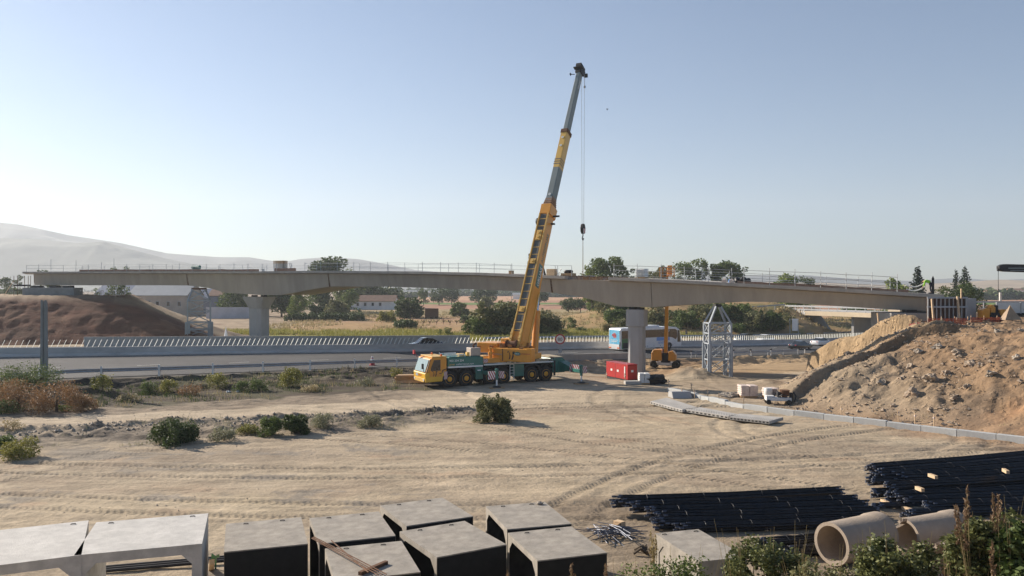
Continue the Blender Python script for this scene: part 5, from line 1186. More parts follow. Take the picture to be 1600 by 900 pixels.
# trees behind the bridge and in the fields: px, base, top, width, kind, material, D
TR = [
 (512,None,400,46,'round','lf_dark','tree','tall dark tree rising above the deck left of the middle of the bridge',300,2600),
 (488,None,424,30,'round','lf_mid','tree','smaller tree just left of the tall dark one, above the deck',290,1500),
 (540,None,417,30,'round','lf_mid','tree','low tree crown right of the tall dark one, above the deck',310,1500),
 (951,None,399,58,'loose','lf_mid','tree','broad tree rising above the deck between hook chain and pale crate',235,4200),
 (925,None,411,24,'loose','lf_bright','tree','light green tree at the left flank of the broad tree over the deck',232,2200),
 (980,None,410,26,'loose','lf_mid','tree','small tree just right of the broad tree over the deck',236,1500),
 (1028,None,414,34,'round','lf_olive','tree','grey-green tree behind the orange basket above the deck',240,2600),
 (1077,None,402,44,'loose','lf_mid','tree','light green tree above the deck, first of the pair right of the basket',238,3600),
 (1105,None,403,34,'loose','lf_dark','tree','darker tree above the deck between two lighter ones',240,3000),
 (1135,None,408,36,'round','lf_mid','tree','tree above the deck third to the right of the orange basket',242,3000),
 (1156,None,412,26,'round','lf_dark','tree','rightmost tree of the row right of the orange basket',244,2200),
 (1232,None,425,38,'round','lf_bright','tree','low light green tree alone above the right half of the deck',215,2600),
 (1258,None,430,22,'round','lf_mid','tree','small dark tree touching the low light green tree over the right half of the deck',217,1500),
 (1402,None,431,36,'loose','lf_bright','tree','pale thin tree left of the pointed conifer near the worker',190,1800),
 (1434,None,414,50,'conifer','lf_con','conifer','pointed dark conifer standing left of the worker in the lime jacket',175,5200),
 (1494,None,418,38,'conifer','lf_con','conifer','left spire of the conifers behind the round dark tree at right',168,4200),
 (1508,None,415,46,'conifer','lf_con','conifer','tallest conifer spire rising behind the round dark tree at right',170,5200),
 (1498,470,433,66,'round','lf_dark','tree','wide dark round tree right of the formwork, in front of the conifer spires',155,9000),
 (1470,470,440,34,'loose','lf_olive','tree','sparse olive tree at the left side of the wide dark round tree at right',157,2200),
 (28,458,425,16,'round','lf_dark','tree','small dark tree at far left beyond the end of the bridge',220,1400),
 (8,458,430,22,'round','lf_dark','tree','dark tree at the very left edge of the photo',240,1400),
 (75,None,417,26,'round','lf_dark','tree','dark low crown above the left end of the deck',210,1500),
 (157,None,415,12,'tall','lf_mid','tree','tiny green treetop above the left deck by the tall posts',205,700),
 (178,None,411,18,'round','lf_mid','tree','green treetop above the deck, left of its twin',205,1300),
 (195,None,411,16,'round','lf_mid','tree','green treetop above the deck, right of its twin',206,1200),
 # under the deck, left part
 (368,486,455,50,'round','lf_mid','tree','rounded green tree left of the flared pier, behind the pale wall',262,3200),
 (440,490,450,58,'round','lf_dark','tree','dark spreading tree just right of the flared pier',250,4200),
 (466,489,455,30,'tall','lf_bright','tree','bright yellow-green tree right of the flared pier',240,3200),
 (575,480,444,70,'round','lf_dark','tree','large dark tree behind the white farmhouse',372,3200),
 (500,482,446,44,'tall','lf_dark','tree','dark tree behind the bright yellow-green one, under the deck',280,2600),
 (524,498,466,42,'bush','lf_olive','shrub','grey-green rounded shrub left of the farmhouse chimney',232,3200),
 (545,485,450,36,'tall','lf_mid','tree','mid-green tree behind the rounded shrub left of the farmhouse',262,2200),
 (495,494,474,26,'bush','lf_dark','shrub','dark small shrub between bright tree and rounded shrub',238,1500),
 (616,478,449,30,'round','lf_dark','tree','dark tree behind the right end of the farmhouse',372,1500),
 (641,494,464,48,'bush','lf_dark','shrub','large dark round bush standing right of the farmhouse',242,4200),
 (604,502,485,30,'bush','lf_ygreen','shrub','yellow-green round bush in the dry field in front of the farmhouse',214,2200),
 (634,518,501,40,'bush','lf_dark','shrub','low spreading green bush in the field above the dark coupe',182,2400),
 (662,474,448,20,'tall','lf_mid','tree','lighter tree at the left end of the dark tree row in the field',420,1500),
 (686,473,448,28,'round','lf_dark','tree','dark tree in the middle of the tree row in the field',425,2200),
 (706,473,448,26,'round','lf_dark','tree','dark tree at the right end of the tree row in the field',430,2200),
 (748,472,449,30,'round','lf_dark','tree','left dark tree of the pair near the yellow field, left of the boom',440,2000),
 (766,474,450,22,'round','lf_dark','tree','right dark tree of the pair near the yellow field, left of the boom',440,1600),
 (760,484,464,26,'round','lf_olive','shrub','small grey-green tree in front of the pair left of the boom',330,1300),
 (719,491,472,32,'bush','lf_mid','shrub','bush with a thin pylon in front, left of the big tree by the crane',250,1800),
 (730,505,492,24,'bush','lf_dark','shrub','low dark shrub at the left foot of the big tree by the crane',208,1300),
 (688,524,511,10,'bush','lf_mid','shrub','tiny left shrub of two at the edge of the green strip behind the coupe',150,500),
 (700,524,509,16,'bush','lf_mid','shrub','small right shrub of two at the edge of the green strip behind the coupe',150,700),
 (775,525,476,92,'bush','lf_olive','tree','big spreading olive-green tree directly left of the lower boom',150,11000),
 (748,524,492,46,'bush','lf_mid','tree','leafy left lobe tree overlapping the big tree by the crane',148,4000),
 (858,525,483,58,'bush','lf_olive','tree','bushy tree directly right of the lower boom, behind the guardrail',152,7000),
 (836,524,492,28,'bush','lf_dark','tree','dark bush squeezed between the lower boom and the bushy tree to its right',150,2500),
 (893,517,493,16,'tall','lf_mid','tree','slim young tree in the green field left of the speed sign',170,1300),
 (908,522,510,18,'bush','lf_mid','shrub','low shrub in the green field right of the slim young tree',160,900),
 (931,524,515,10,'bush','lf_mid','shrub','tiny shrub at the guardrail left of the coach',152,500),
 (843,475,452,28,'round','lf_dark','tree','dark round tree by the yellow field just right of the boom',420,1800),
 (888,488,466,26,'round','lf_dark','tree','left tree of the dark pair in the field right of the boom',300,2200),
 (907,489,467,26,'round','lf_dark','tree','right tree of the dark pair in the field right of the boom',298,2200),
 (930,492,468,26,'round','lf_mid','tree','lighter tree behind the dark pair in the field, under the haunch',285,1800),
 (962,506,480,42,'bush','lf_mid','shrub','green bush on the slope left of the tall pier',188,3200),
 (945,490,471,34,'round','lf_mid','tree','green tree under the haunch, up the slope from the bush left of the pier',230,1800),
 (975,497,474,36,'round','lf_dark','tree','dark tree behind the tall pier cap on its left side',215,1800),
 (1025,505,483,32,'bush','lf_olive','shrub','brownish bush on the slope between pier and boom lift',190,1600),
 (1074,514,484,36,'bush','lf_mid','shrub','green bush on the tan slope right of the boom lift',182,3600),
 (1104,500,476,34,'bush','lf_olive','shrub','grey-brown bush up the slope left of the lattice tower',192,1800),
 (1130,498,470,44,'bush','lf_mid','shrub','leafy bush behind the top of the lattice tower',196,2600),
 (1158,502,474,40,'bush','lf_mid','shrub','bush on the slope right of the lattice tower',190,2600),
 (1178,517,487,42,'bush','lf_olive','shrub','olive bush low on the slope above the grey hatchback',180,3000),
 (1203,519,484,44,'bush','lf_dark','shrub','dark rounded bush low on the slope above the white hatchback',179,4600),
 (1222,500,480,26,'bush','lf_straw','shrub','dry tan brush at the top of the slope by the overpass end',190,1400),
 (1150,520,506,30,'bush','lf_mid','shrub','low bush at the guardrail behind the grey hatchback',176,1200),
 (1330,494,488,60,'bush','lf_dark','shrub','dark hedge seen under the overpass at left',250,1400),
 (1375,500,489,50,'bush','lf_mid','shrub','green hedge seen under the overpass near its pale end block',240,1400)]
random.seed(33)
for i, (px, b, t, w, kd, mt, nm, lab, D, n) in enumerate(TR):
    if b is None and kd != 'conifer': w *= 1.4; n = int(n*1.4)
    if b and 955 < px < 1260 and b > 495: D = hit(px, b, 150).y
    put(px, b or 500, t, w, kd, mt, nm, lab, 'tree' if nm != 'shrub' else 'bush', D=D, leaves=n, var=300+(i if n > 2500 else 0), size=(w/F*D)*(.070 if n < 2000 else .052 if n < 5000 else .034) if kd != 'conifer' else (w/F*D)*.05)
rs_ = random.Random(77)
for i in range(30):
    px = rs_.uniform(940, 1238); b = rs_.uniform(486, 520); w = rs_.uniform(14, 34)
    q = hit(px, b, 150)
    put(px, b, b-w*rs_.uniform(.55,.85), w, 'bush', ['lf_mid','lf_olive','lf_dark','lf_olive','lf_straw'][i % 5], 'scrub_bush', 'bush in the dense scrub on the tan embankment right of the tall pier' if px > 1010 else 'bush in the scrub on the slope left of the tall pier', 'bush', D=q.y, leaves=900, size=w/F*q.y*.06, var=500, group='scrub on the embankment' if px > 1010 else 'scrub left of the pier')
# long low hedge below the farmhouse
for k, px in enumerate(range(456, 566, 17)):
    put(px, 500, 487, 24, 'bush', 'lf_dark', 'hedge_bush', 'dark bush of the long low hedge in front of the farmhouse trees', 'bush', D=222+k%3, leaves=1000, var=400, size=.30, group='dark bushes of the low hedge')
# grass and ground weeds nobody could count
def tufts(name, label_kind, xs, ys, h0, h1, wd, mat, blades=4, spread=.25):
    n = len(xs); zs = terrain(xs, ys); B = blades; N_ = n*B
    bx = np.repeat(xs, B)+RNG.normal(size=N_)*spread; by = np.repeat(ys, B)+RNG.normal(size=N_)*spread; bz = np.repeat(zs, B)-.03
    h = RNG.uniform(h0, h1, N_); a = RNG.uniform(0, 6.28, N_); lx = RNG.normal(size=N_)*.28*h; ly = RNG.normal(size=N_)*.28*h
    dx, dy = np.cos(a)*wd*.5, np.sin(a)*wd*.5
    V = np.stack([np.stack([bx-dx, by-dy, bz], 1), np.stack([bx+dx, by+dy, bz], 1), np.stack([bx+lx, by+ly, bz+h], 1)], 1).reshape(-1, 3)
    me = bpy.data.meshes.new(name); me.vertices.add(3*N_); me.vertices.foreach_set('co', V.astype(np.float32).ravel())
    me.loops.add(3*N_); me.loops.foreach_set('vertex_index', np.arange(3*N_, dtype=np.int32)); me.polygons.add(N_); me.polygons.foreach_set('loop_start', np.arange(0, 3*N_, 3, dtype=np.int32)); me.update()
    return tag(link_mesh(name, me, mat), kind='stuff')
def scatter(n, x0, x1, y0, y1, keep):
    x = RNG.uniform(x0, x1, n); y = RNG.uniform(y0, y1, n); k = keep(x, y); return x[k], y[k]
f_yf = lambda x: np.interp(x, XF, YF)
x, y = scatter(26000, -62, 75, 112, 168, lambda x, y: (y-f_yf(x) > 7) & ~((x < -44) & (y < 150)) & (fbm(x*.1, y*.1, 3, 301) > -.15))
tufts('field_grass', '', x, y, .35, 1.0, .16, M['lf_grass'])
x, y = scatter(12000, -60, 110, 165, 300, lambda x, y: fbm(x*.08, y*.08, 3, 303) > .0)
tufts('dry_field_grass', '', x, y, .3, .8, .22, M['lf_straw'])
f_yn = lambda x: np.interp(x, XN, YN)
x, y = scatter(8000, -56, -2, 45, 90, lambda x, y: (y-(66+(x+10.6)*.49) > .5) & (y-f_yn(x) < -1.3) & (fbm(x*.3, y*.3, 3, 305) > -.02))
tufts('bank_weeds', '', x, y, .10, .45, .05, M['lf_dark'], 5, .15)
x, y = scatter(3500, -56, -2, 45, 90, lambda x, y: (y-(66+(x+10.6)*.49) > .2) & (y-f_yn(x) < -1.5) & (fbm(x*.3, y*.3, 3, 307) > .08))
tufts('bank_straw', '', x, y, .15, .6, .04, M['lf_straw'], 4, .2)
x, y = scatter(5000, -40, -2, 36, 58, lambda x, y: (np.abs(y-45-.40*(x+26)) < 4.0) & (fbm(x*.5, y*.5, 3, 309) > .1))
tufts('windrow_weeds', '', x, y, .08, .3, .03, M['lf_pale'], 5, .12)
# loose stones nobody could count
def stones(name, n, gen, s0, s1, mat, seed):
    rng = np.random.default_rng(seed); vs = []; fs = []
    base = np.array([(1,0,0),(-1,0,0),(0,1,0),(0,-1,0),(0,0,1),(0,0,-1)], float); tri = [(0,2,4),(2,1,4),(1,3,4),(3,0,4),(2,0,5),(1,2,5),(3,1,5),(0,3,5)]
    xs, ys = gen(n, rng); zs = terrain(xs, ys)
    for i in range(len(xs)):
        s = s0+(s1-s0)*rng.random()**3; v = base*s*rng.uniform(.6,1.2,(6,3))+rng.normal(size=(6,3))*s*.2; v[:,2] *= .7
        v += (xs[i], ys[i], zs[i]+s*.15); k = len(vs); vs += v.tolist(); fs += [(a+k,b+k,c+k) for a,b,c in tri]
    me = bpy.data.meshes.new(name); me.from_pydata(vs, [], fs); return tag(link_mesh(name, me, mat), kind='stuff')
def g_mound(n, rng):
    x = rng.uniform(19, 60, n); y = rng.uniform(36, 68, n); d = polydist(x, y, TOE_R); k = (d > -1.5) & (d < 15) & (fbm(x*.3, y*.3, 3, 311) > -.15); return x[k], y[k]
stones('mound_rubble', 13000, g_mound, .03, .2, M['rock'], 1)
def g_yard(n, rng):
    x = rng.uniform(-30, 30, n); y = rng.uniform(22, 62, n); k = fbm(x*.25, y*.5, 3, 313) > .12; return x[k], y[k]
stones('yard_pebbles', 6000, g_yard, .012, .05, M['rock_grey'], 2)
def g_wr(n, rng):
    x = rng.uniform(-42, -3, n); y = 45+.40*(x+26)+np.clip(4.3-.09*(x+26), 1.5, 6)*(.55+.35*rng.normal(size=n)); return x, y
stones('windrow_clods', 2600, g_wr, .03, .16, M['rock_grey'], 3)
# boulders on the right mound
BO = [(1380,601,24,'rock_grey','pale grey angular boulder on the left front of the right earth mound'),(1424,575,20,'rock',None),(1455,598,34,'rock','large tan boulder in the middle of the right earth mound, biggest of its cluster'),(1480,585,24,'rock',None),(1428,618,34,'rock','wide tan boulder low on the mound, left of the mound middle'),(1493,626,20,'rock','lone orange-tan boulder low on the right mound'),(1436,552,20,'rock_grey',None),(1466,545,22,'rock_grey',None),(1495,556,22,'rock',None),(1516,572,24,'rock',None),(1550,590,26,'rock_grey','flat grey boulder on the right part of the mound'),(1590,562,22,'rock_grey','pale boulder at the right edge of the photo, high on the mound'),(1536,572,18,'rock',None),(1410,592,18,'rock',None),(1396,636,14,'rock',None),(1512,606,18,'rock',None),(1560,520,16,'rock_grey',None),(1340,560,12,'rock',None),(1325,554,18,'rock','tan clod of earth standing on the cut ledge at the left of the mound'),(1596,520,16,'rock_grey',None)]
for i, (px, py, w, mt, lab) in enumerate(BO):
    q = hit(px, py, 40); r = w/F*q.y*.30
    blob('boulder', lab or 'smaller rough boulder on the slope of the right earth mound', 'boulder', (q.x, q.y+.1, q.z+r*.1), r, M[mt], i+1, (1,.8,.75), 3, .9, 'boulders on the right earth mound', 1.3, i*1.3)
# weeds in the foreground, on the photographer's bank
def leafy(name, label, px, py, D, w, h, n, size, mat, kind='bush', cat='shrub'):
    X = wx(px, D); z0 = gz(X, D); top = wz(py, D)
    t = thing(name, label, cat, (X, D, z0-.05))
    rng = np.random.default_rng(int(px)); H_ = top-z0
    cs, rs = [], []
    for i in range(int(26+w*14)):
        a = rng.uniform(0,6.28); q_ = math.sqrt(rng.random())*w*.5; zc_ = H_*(.45+.52*rng.random()**.7)*(1-.12*(q_/(w*.5))**2); s = rng.uniform(.12,.26)
        cs.append((math.cos(a)*q_, math.sin(a)*q_*.7, zc_)); rs.append((s,s,s))
    m = MB()
    for c in cs[::2]: m.tube((c[0]*.2,c[1]*.2,0), c, .012, .005, 4, False)
    m.build('stems', M['bark'], t)
    leaf_cloud('foliage', cs, rs, n, size, M[mat], t, rng, flat=.5, shell=.3, elong=1.5)
    m = MB()
    for i in range(int(w*16)):
        a = rng.uniform(-.55,.55)*w; z_ = H_*rng.uniform(.8,1.18); m.tube((a*.7,rng.uniform(-.2,.2),H_*.4), (a+rng.uniform(-.12,.12),rng.uniform(-.25,.1),z_), .006, .002, 4, False)
    m.build('dry_stalks', M['lf_straw'], t)
    return t
leafy('ivy_bush', 'leafy green bush in the foreground below the short black rebar stack', 1195, 842, 14.5, 1.5, 2, 9000, .05, 'lf_ivy')
leafy('ivy_bush', 'leafy green bush in the foreground just right of the big concrete pipe mouth', 1405, 842, 14.0, 1.6, 2, 10000, .052, 'lf_ivy')
leafy('ivy_bush', 'tall leafy bush topped with reed plumes at the lower right corner', 1548, 796, 13.2, 1.25, 2.2, 11000, .05, 'lf_ivy')
leafy('ivy_bush', 'dark leafy growth at the right edge of the photo under the reed plumes', 1610, 806, 12.6, 1.0, 2, 4500, .07, 'lf_dark')
leafy('weed_bush', 'low grey-green weeds in the foreground before the single tan box culvert', 1065, 868, 15, 1.3, 1, 3200, .04, 'lf_mid')
leafy('weed_bush', 'low green weeds at the bottom edge below the gap right of the box culverts', 985, 886, 15.5, .9, 1, 1600, .04, 'lf_mid')
leafy('weed_bush', 'low olive weeds at the bottom edge below the big concrete pipe', 1290, 872, 13.5, 1.2, 1, 2600, .045, 'lf_olive')
leafy('weed_bush', 'loose brownish weeds at the bottom edge right of the ivy by the pipe', 1500, 868, 13.2, .9, 1, 2200, .05, 'seed')
def reed(label, px, py, D, n, hgt, spread, mat='seed', lean=.3, droop=.5, name='reed_grass'):
    X = wx(px, D); z0 = gz(X, D); top = wz(py, D)
    t = thing(name, label, 'reeds', (X, D, z0-.05)); rng = random.Random(px)
    m = MB(); tips = []
    for i in range(n):
        a = rng.uniform(-1,1); b = Vector((rng.uniform(-.1,.1), rng.uniform(-.1,.1), 0)); tp = Vector((a*spread, rng.uniform(-.2,.2), (top-z0)*rng.uniform(.82,1)-abs(a)*.1)); md = b.lerp(tp, .6)+Vector((-a*spread*.18,0,0))
        m.tube(b, md, .012, .009, 4, False); m.tube(md, tp, .009, .004, 4, False); tips.append((md, tp))
    m.build('stems', M['lf_straw'], t)
    cs, rs = [], []
    for md, tp in tips:
        d = (tp-md).normalized()
        for k in range(9): cs.append(tuple(tp-d*k*.04*hgt+Vector((rng.uniform(-.02,.02),0,-droop*.02*k)))); rs.append((.012+.006*k,.02,.03))
    leaf_cloud('plumes', cs, rs, 85*n, .022, M[mat], t, np.random.default_rng(px), flat=2.5, shell=.1, elong=3.2)
    # long blades
    m = MB()
    for i in range(n*3):
        a = rng.uniform(-1,1); b = Vector((rng.uniform(-.15,.15), 0, (top-z0)*.35*rng.random())); md = b+Vector((a*.25,rng.uniform(-.1,.1),.38)); tp = md+Vector((a*.35,0,-.05+.25*rng.random()))
        w = .014; m.add([b-Vector((w,0,0)), b+Vector((w,0,0)), md+Vector((w,0,0)), tp, md-Vector((w,0,0))], [[0,1,2,3,4]])
    m.build('blades', M['lf_ygreen'], t)
reed('fan of tan reed plumes above the ivy at the lower right', 1520, 752, 13.0, 9, 1.2, .42)
reed('pair of tan reed plumes right of the taller reed fan', 1566, 756, 12.9, 4, 1, .12)
reed('brown reed plumes at the right edge of the photo', 1600, 790, 12.6, 3, 1, .15)
reed('drooping brown reed heads in front of the right-hand box culvert', 893, 868, 15.0, 3, 1, .18)
reed('curled brown reed head right of the drooping ones, by the last box', 942, 868, 15.0, 2, 1, .06)
reed('brown reed head at the bottom edge between two box culverts', 795, 882, 15.2, 2, 1, .07)
reed('tall thin straw-coloured grass left of the single tan box culvert', 1026, 812, 15.2, 3, 1, .10, 'lf_straw')
reed('thin straw grass rising by the ivy in front of the pipe mouth', 1262, 845, 14.0, 3, 1, .15, 'lf_straw')
reed('rusty seed head standing in front of the leafy bush at lower right', 1544, 820, 12.0, 2, 1.2, .04)
def slope_grass():
    x = RNG.uniform(0, 12, 2500); y = RNG.uniform(12.5, 17.8, 2500); tufts('slope_grass', '', x, y, .15, .5, .012, M['lf_ygreen'], 4, .1)
slope_grass()
# low field weeds near the mound foot
x, y = scatter(1200, 20, 45, 30, 56, lambda x, y: (np.abs(polydist(x, y, TOE_R)) < 1.6) & (fbm(x*.4, y*.4, 2, 315) > .05))
tufts('mound_foot_weeds', '', x, y, .08, .25, .03, M['lf_straw'], 4, .1)
# ============================================================ CULVERTS, PIPES, STEEL
def culvert(name, label, c4, h, mat_top, open_axis='side', mem=True, wall=.22, group=None, closed=False):
    """c4: near-left, near-right, far-right, far-left corners of the top as photo points; the box stands on the yard"""
    P = [at(px, py, h) for px, py in c4]
    o = (P[0]+P[1]+P[2]+P[3])/4; e1 = ((P[1]-P[0])+(P[2]-P[3]))/2; ang = math.atan2(e1.y, e1.x)
    Lx = e1.length; e2 = ((P[3]-P[0])+(P[2]-P[1]))/2; Ly = e2.length
    # square the box: depth along the normal of the front edge
    nrm = Vector((-math.sin(ang), math.cos(ang), 0)); Ly = abs(e2.dot(nrm)); sh = e2.dot(Vector((math.cos(ang), math.sin(ang), 0)))
    mid_x = 0
    t = thing(name, label, 'box culvert', (o.x, o.y, 0), ang, group)
    def q(u, v): return (u*Lx/2+v*sh/2*.35, v*Ly/2)
    ch = .24
    if open_axis == 'side':       # the tunnel runs left-right: closed front and back
        outl = [(-Ly/2,0),(Ly/2,0),(Ly/2,h),(-Ly/2,h)]
        inn = [(-Ly/2+wall,wall),(Ly/2-wall,wall),(Ly/2-wall,h-wall-ch),(Ly/2-wall-ch,h-wall),(-Ly/2+wall+ch,h-wall),(-Ly/2+wall,h-wall-ch)]
        ax = 0
    else:
        outl = [(-Lx/2,0),(Lx/2,0),(Lx/2,h),(-Lx/2,h)]
        inn = [(-Lx/2+wall,wall),(Lx/2-wall,wall),(Lx/2-wall,h-wall-ch),(Lx/2-wall-ch,h-wall),(-Lx/2+wall+ch,h-wall),(-Lx/2+wall,h-wall-ch)]
        ax = 1
    bm = bmesh.new()
    Ld = Lx if ax == 0 else Ly
    def pt(a, b, s):
        return (s*Ld/2, a, b) if ax == 0 else (a, s*Ld/2, b)
    rings = {}
    for s in (-1, 1):
        rings[s] = ([bm.verts.new(pt(a, b, s)) for a, b in outl], [bm.verts.new(pt(a, b, s)) for a, b in inn])
        edges = []
        for ring in rings[s]:
            for i in range(len(ring)): edges.append(bm.edges.new((ring[i], ring[(i+1) % len(ring)])))
        bmesh.ops.triangle_fill(bm, use_beauty=True, use_dissolve=False, edges=edges)
    inner = []
    for k in (0, 1):
        A, B = rings[-1][k], rings[1][k]
        for i in range(len(A)):
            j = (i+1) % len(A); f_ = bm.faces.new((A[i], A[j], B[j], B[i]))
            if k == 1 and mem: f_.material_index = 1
    bmesh.ops.recalc_face_normals(bm, faces=bm.faces)
    me = bpy.data.meshes.new('shell'); bm.to_mesh(me); bm.free()
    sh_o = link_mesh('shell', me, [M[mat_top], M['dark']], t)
    if mem:
        m = MB(); m.box(-Lx/2+.01, Lx/2-.01, -Ly/2-.012, -Ly/2-.003, .02, h-.03); m.build('bitumen_coating', M['membrane'], t)
        m = MB(); m.box(-Lx/2+.01, Lx/2-.01, Ly/2+.003, Ly/2+.012, .02, h-.03); m.build('bitumen_coating', M['membrane'], t)
    if closed:
        for s in (-1, 1):
            m = MB(); m.box(*sorted((s*(Lx/2-.12), s*(Lx/2-.02))), -Ly/2+wall+.003, Ly/2-wall-.003, wall+.003, h-wall-.003); m.build('end_wall', M[mat_top], t)
    for sx in ((-.6,.6) if mem else (-.9,.9)):
        m = MB(); sx *= .8; m.path([(sx*Lx/2-.07, Ly*.42, h-.02),(sx*Lx/2-.05,Ly*.42,h+.02),(sx*Lx/2+.05,Ly*.42,h+.02),(sx*Lx/2+.07,Ly*.42,h-.02)], .012, 5); m.build('lifting_loop', M['dark'], t)
    return t
Hc = 2.0
culvert('box_culvert', 'pale concrete box culvert with its opening towards the viewer, at the far lower left', [(-75,893),(122,867),(143,813),(-30,831)], 2.15, 'conc_light', 'front', False, .24)
culvert('box_culvert', 'whitest concrete box culvert, open at the front, second from the left edge', [(123,868),(322,848),(320,803),(144,816)], 2.15, 'conc_light', 'front', False, .24)
BX_ = [([(355.5,863),(484,848),(468,809),(348,818)], 'black-coated box culvert alone between the pale open ones and the double row'),
 ([(499,849),(618,837.5),(592,798.5),(483.5,810)], 'grey box culvert with scrap rods leaning on it, back left of the double row'),
 ([(506,858),(656,891),(628,846),(503,857)], None),
 ([(630,823),(733,807),(697,777),(598.5,789)], 'grey-topped box culvert at the back of the double row, highest in the photo'),
 ([(672.5,872.5),(784,852),(733,812.5),(633.5,829)], 'box culvert in the front of the double row with a large black side'),
 ([(794,827),(893,818),(851,784),(757.5,791)], 'box culvert at the back right of the double row with a small stone on top'),
 ([(835,876),(948,864),(893,822),(797.5,832.5)], 'box culvert at the front right of the double row, reeds in front of it')]
for i, (c4, lab) in enumerate(BX_):
    if lab is None: c4 = [(528,909),(656,893),(628,845.5),(503.5,857)]; lab = 'box culvert in the front left of the double row with scrap timber lying on top'
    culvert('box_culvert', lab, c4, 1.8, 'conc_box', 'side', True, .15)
culvert('box_culvert', 'single tan box culvert with plain concrete sides behind the grey-green weeds', [(1085,878),(1140,873),(1115,824),(1030,833)], 1.8, 'conc_box', 'side', False, closed=True)
# pebble on the box
q = at(843, 788, 1.8); blob('stone', 'small pale stone lying on top of the back right box culvert', 'stone', (q.x, q.y, 1.84), .10, M['rock_grey'], 40, (1.3,1,.6), 2)
# timber scraps on the front-left box
q = at(545, 890, 1.8)
def plank(name, label, p, r, mat='wood', w=.10, h=.05, cat='timber', group=None):
    p = Vector(p); r = Vector(r); m = MB(Matrix.Translation(-p)); m.bar(p, r, w, h); o = m.build(name, M[mat]); o.location = p; return tag(o, label, cat, group)
plank('steel_angle', 'rusty steel angle lying across the front left box culvert', at(562,897,1.83), at(604,879,1.83), 'rust', .10)
a = at(487,841,1.86); b_ = at(598,900,1.86)
m = MB(Matrix.Translation(-a))
for k in range(3): m.tube(a+Vector((k*.03,0,.02*k)), b_+Vector((k*.09-.1,.03*k,.02)), .014, n=5)
m.tube(a+Vector((.6,-.3,.03)), b_+Vector((-.35,.1,.05)), .018, n=5)
o = m.build('rod_bundle', M['rust']); o.location = a; tag(o, 'thin rusty rods leaning across two box culverts at the left of the double row', 'rods')
plank('timber', 'short upright plank end left of the lone black-coated box culvert', at(330,889), at(331,878,.5), 'wood_pale', .15)
m = MB(); 
for k in range(3): m.tube((0,0.1*k,.05+.03*k),(3.6,.9+.1*k,.08+.03*k),.05,n=6)
q = at(150, 897); o = m.build('pipes', M['dark']); o.location = (q.x,q.y,.02); tag(o, 'thin dark bars lying on the ground seen through the open pale culvert', 'bars')
q = at(337, 889); m = MB(); m.box(-.02,.02,-.02,.02,0,.35); m.prism([(-.14,.30),(.12,.36),(.10,.46),(.0,.40),(-.12,.48)], -.01,.01,'y'); o = m.build('green_marker', M['bus_green']); o.location = (q.x,q.y,0); tag(o, 'small green rag on a stake left of the lone black-coated box', 'marker')
# ---- concrete pipes
def pipe(label, px, py, D, r, L_, az, broken=False, zc=None, mat='pipe'):
    X = wx(px, D); zc = r*1.0 if zc is None else zc
    t = thing('concrete_pipe', label, 'pipe', (X, D, zc), R(90-az)); n = 40; tk = .115*r/.69
    ro = []
    prof = [(0,r),(L_*.80,r),(L_*.84,r*1.06),(L_,r*1.06),(L_,r*1.06-tk),(L_*.9,r-tk),(0,r-tk)]
    m = MB(); vs = []; 
    rng = random.Random(px)
    jag = [rng.uniform(-.2,.25)*(1 if broken else 0)+(.35*math.sin(k/n*6.28*2) if broken else 0) for k in range(n)]
    for (a, rr) in prof:
        for k in range(n):
            th_ = 2*math.pi*k/n; aa = a+(max(0, jag[k])+.05 if (broken and a == 0) else 0); vs.append((aa, math.cos(th_)*rr, math.sin(th_)*rr))
    fs = []; P_ = len(prof)
    for i in range(P_):
        i2 = (i+1) % P_
        for k in range(n):
            j = (k+1) % n; fs.append([i*n+k, i*n+j, i2*n+j, i2*n+k])
    m.add(vs, fs); m.build('pipe_wall', M[mat], t, smooth=True); return t
pipe('big concrete pipe lying with its whole round mouth facing left at lower right', 1299, 852, 24.7, .66, 2.25, 62)
pipe('concrete pipe with a broken jagged mouth behind the big whole one', 1412, 838, 25.6, .55, 2.4, 66, True, .62)
pipe('broken concrete pipe partly buried in ivy in front of the jagged one', 1466, 858, 23.6, .52, 2.3, 64, True, .5)
pipe('concrete pipe lying low at the bottom, mostly hidden by ivy', 1455, 893, 20.4, .42, 2.2, 66, False, .45)
pipe('concrete pipe at the right edge of the photo behind the ivy', 1582, 860, 21.2, .48, 2.4, 68, False, .7)
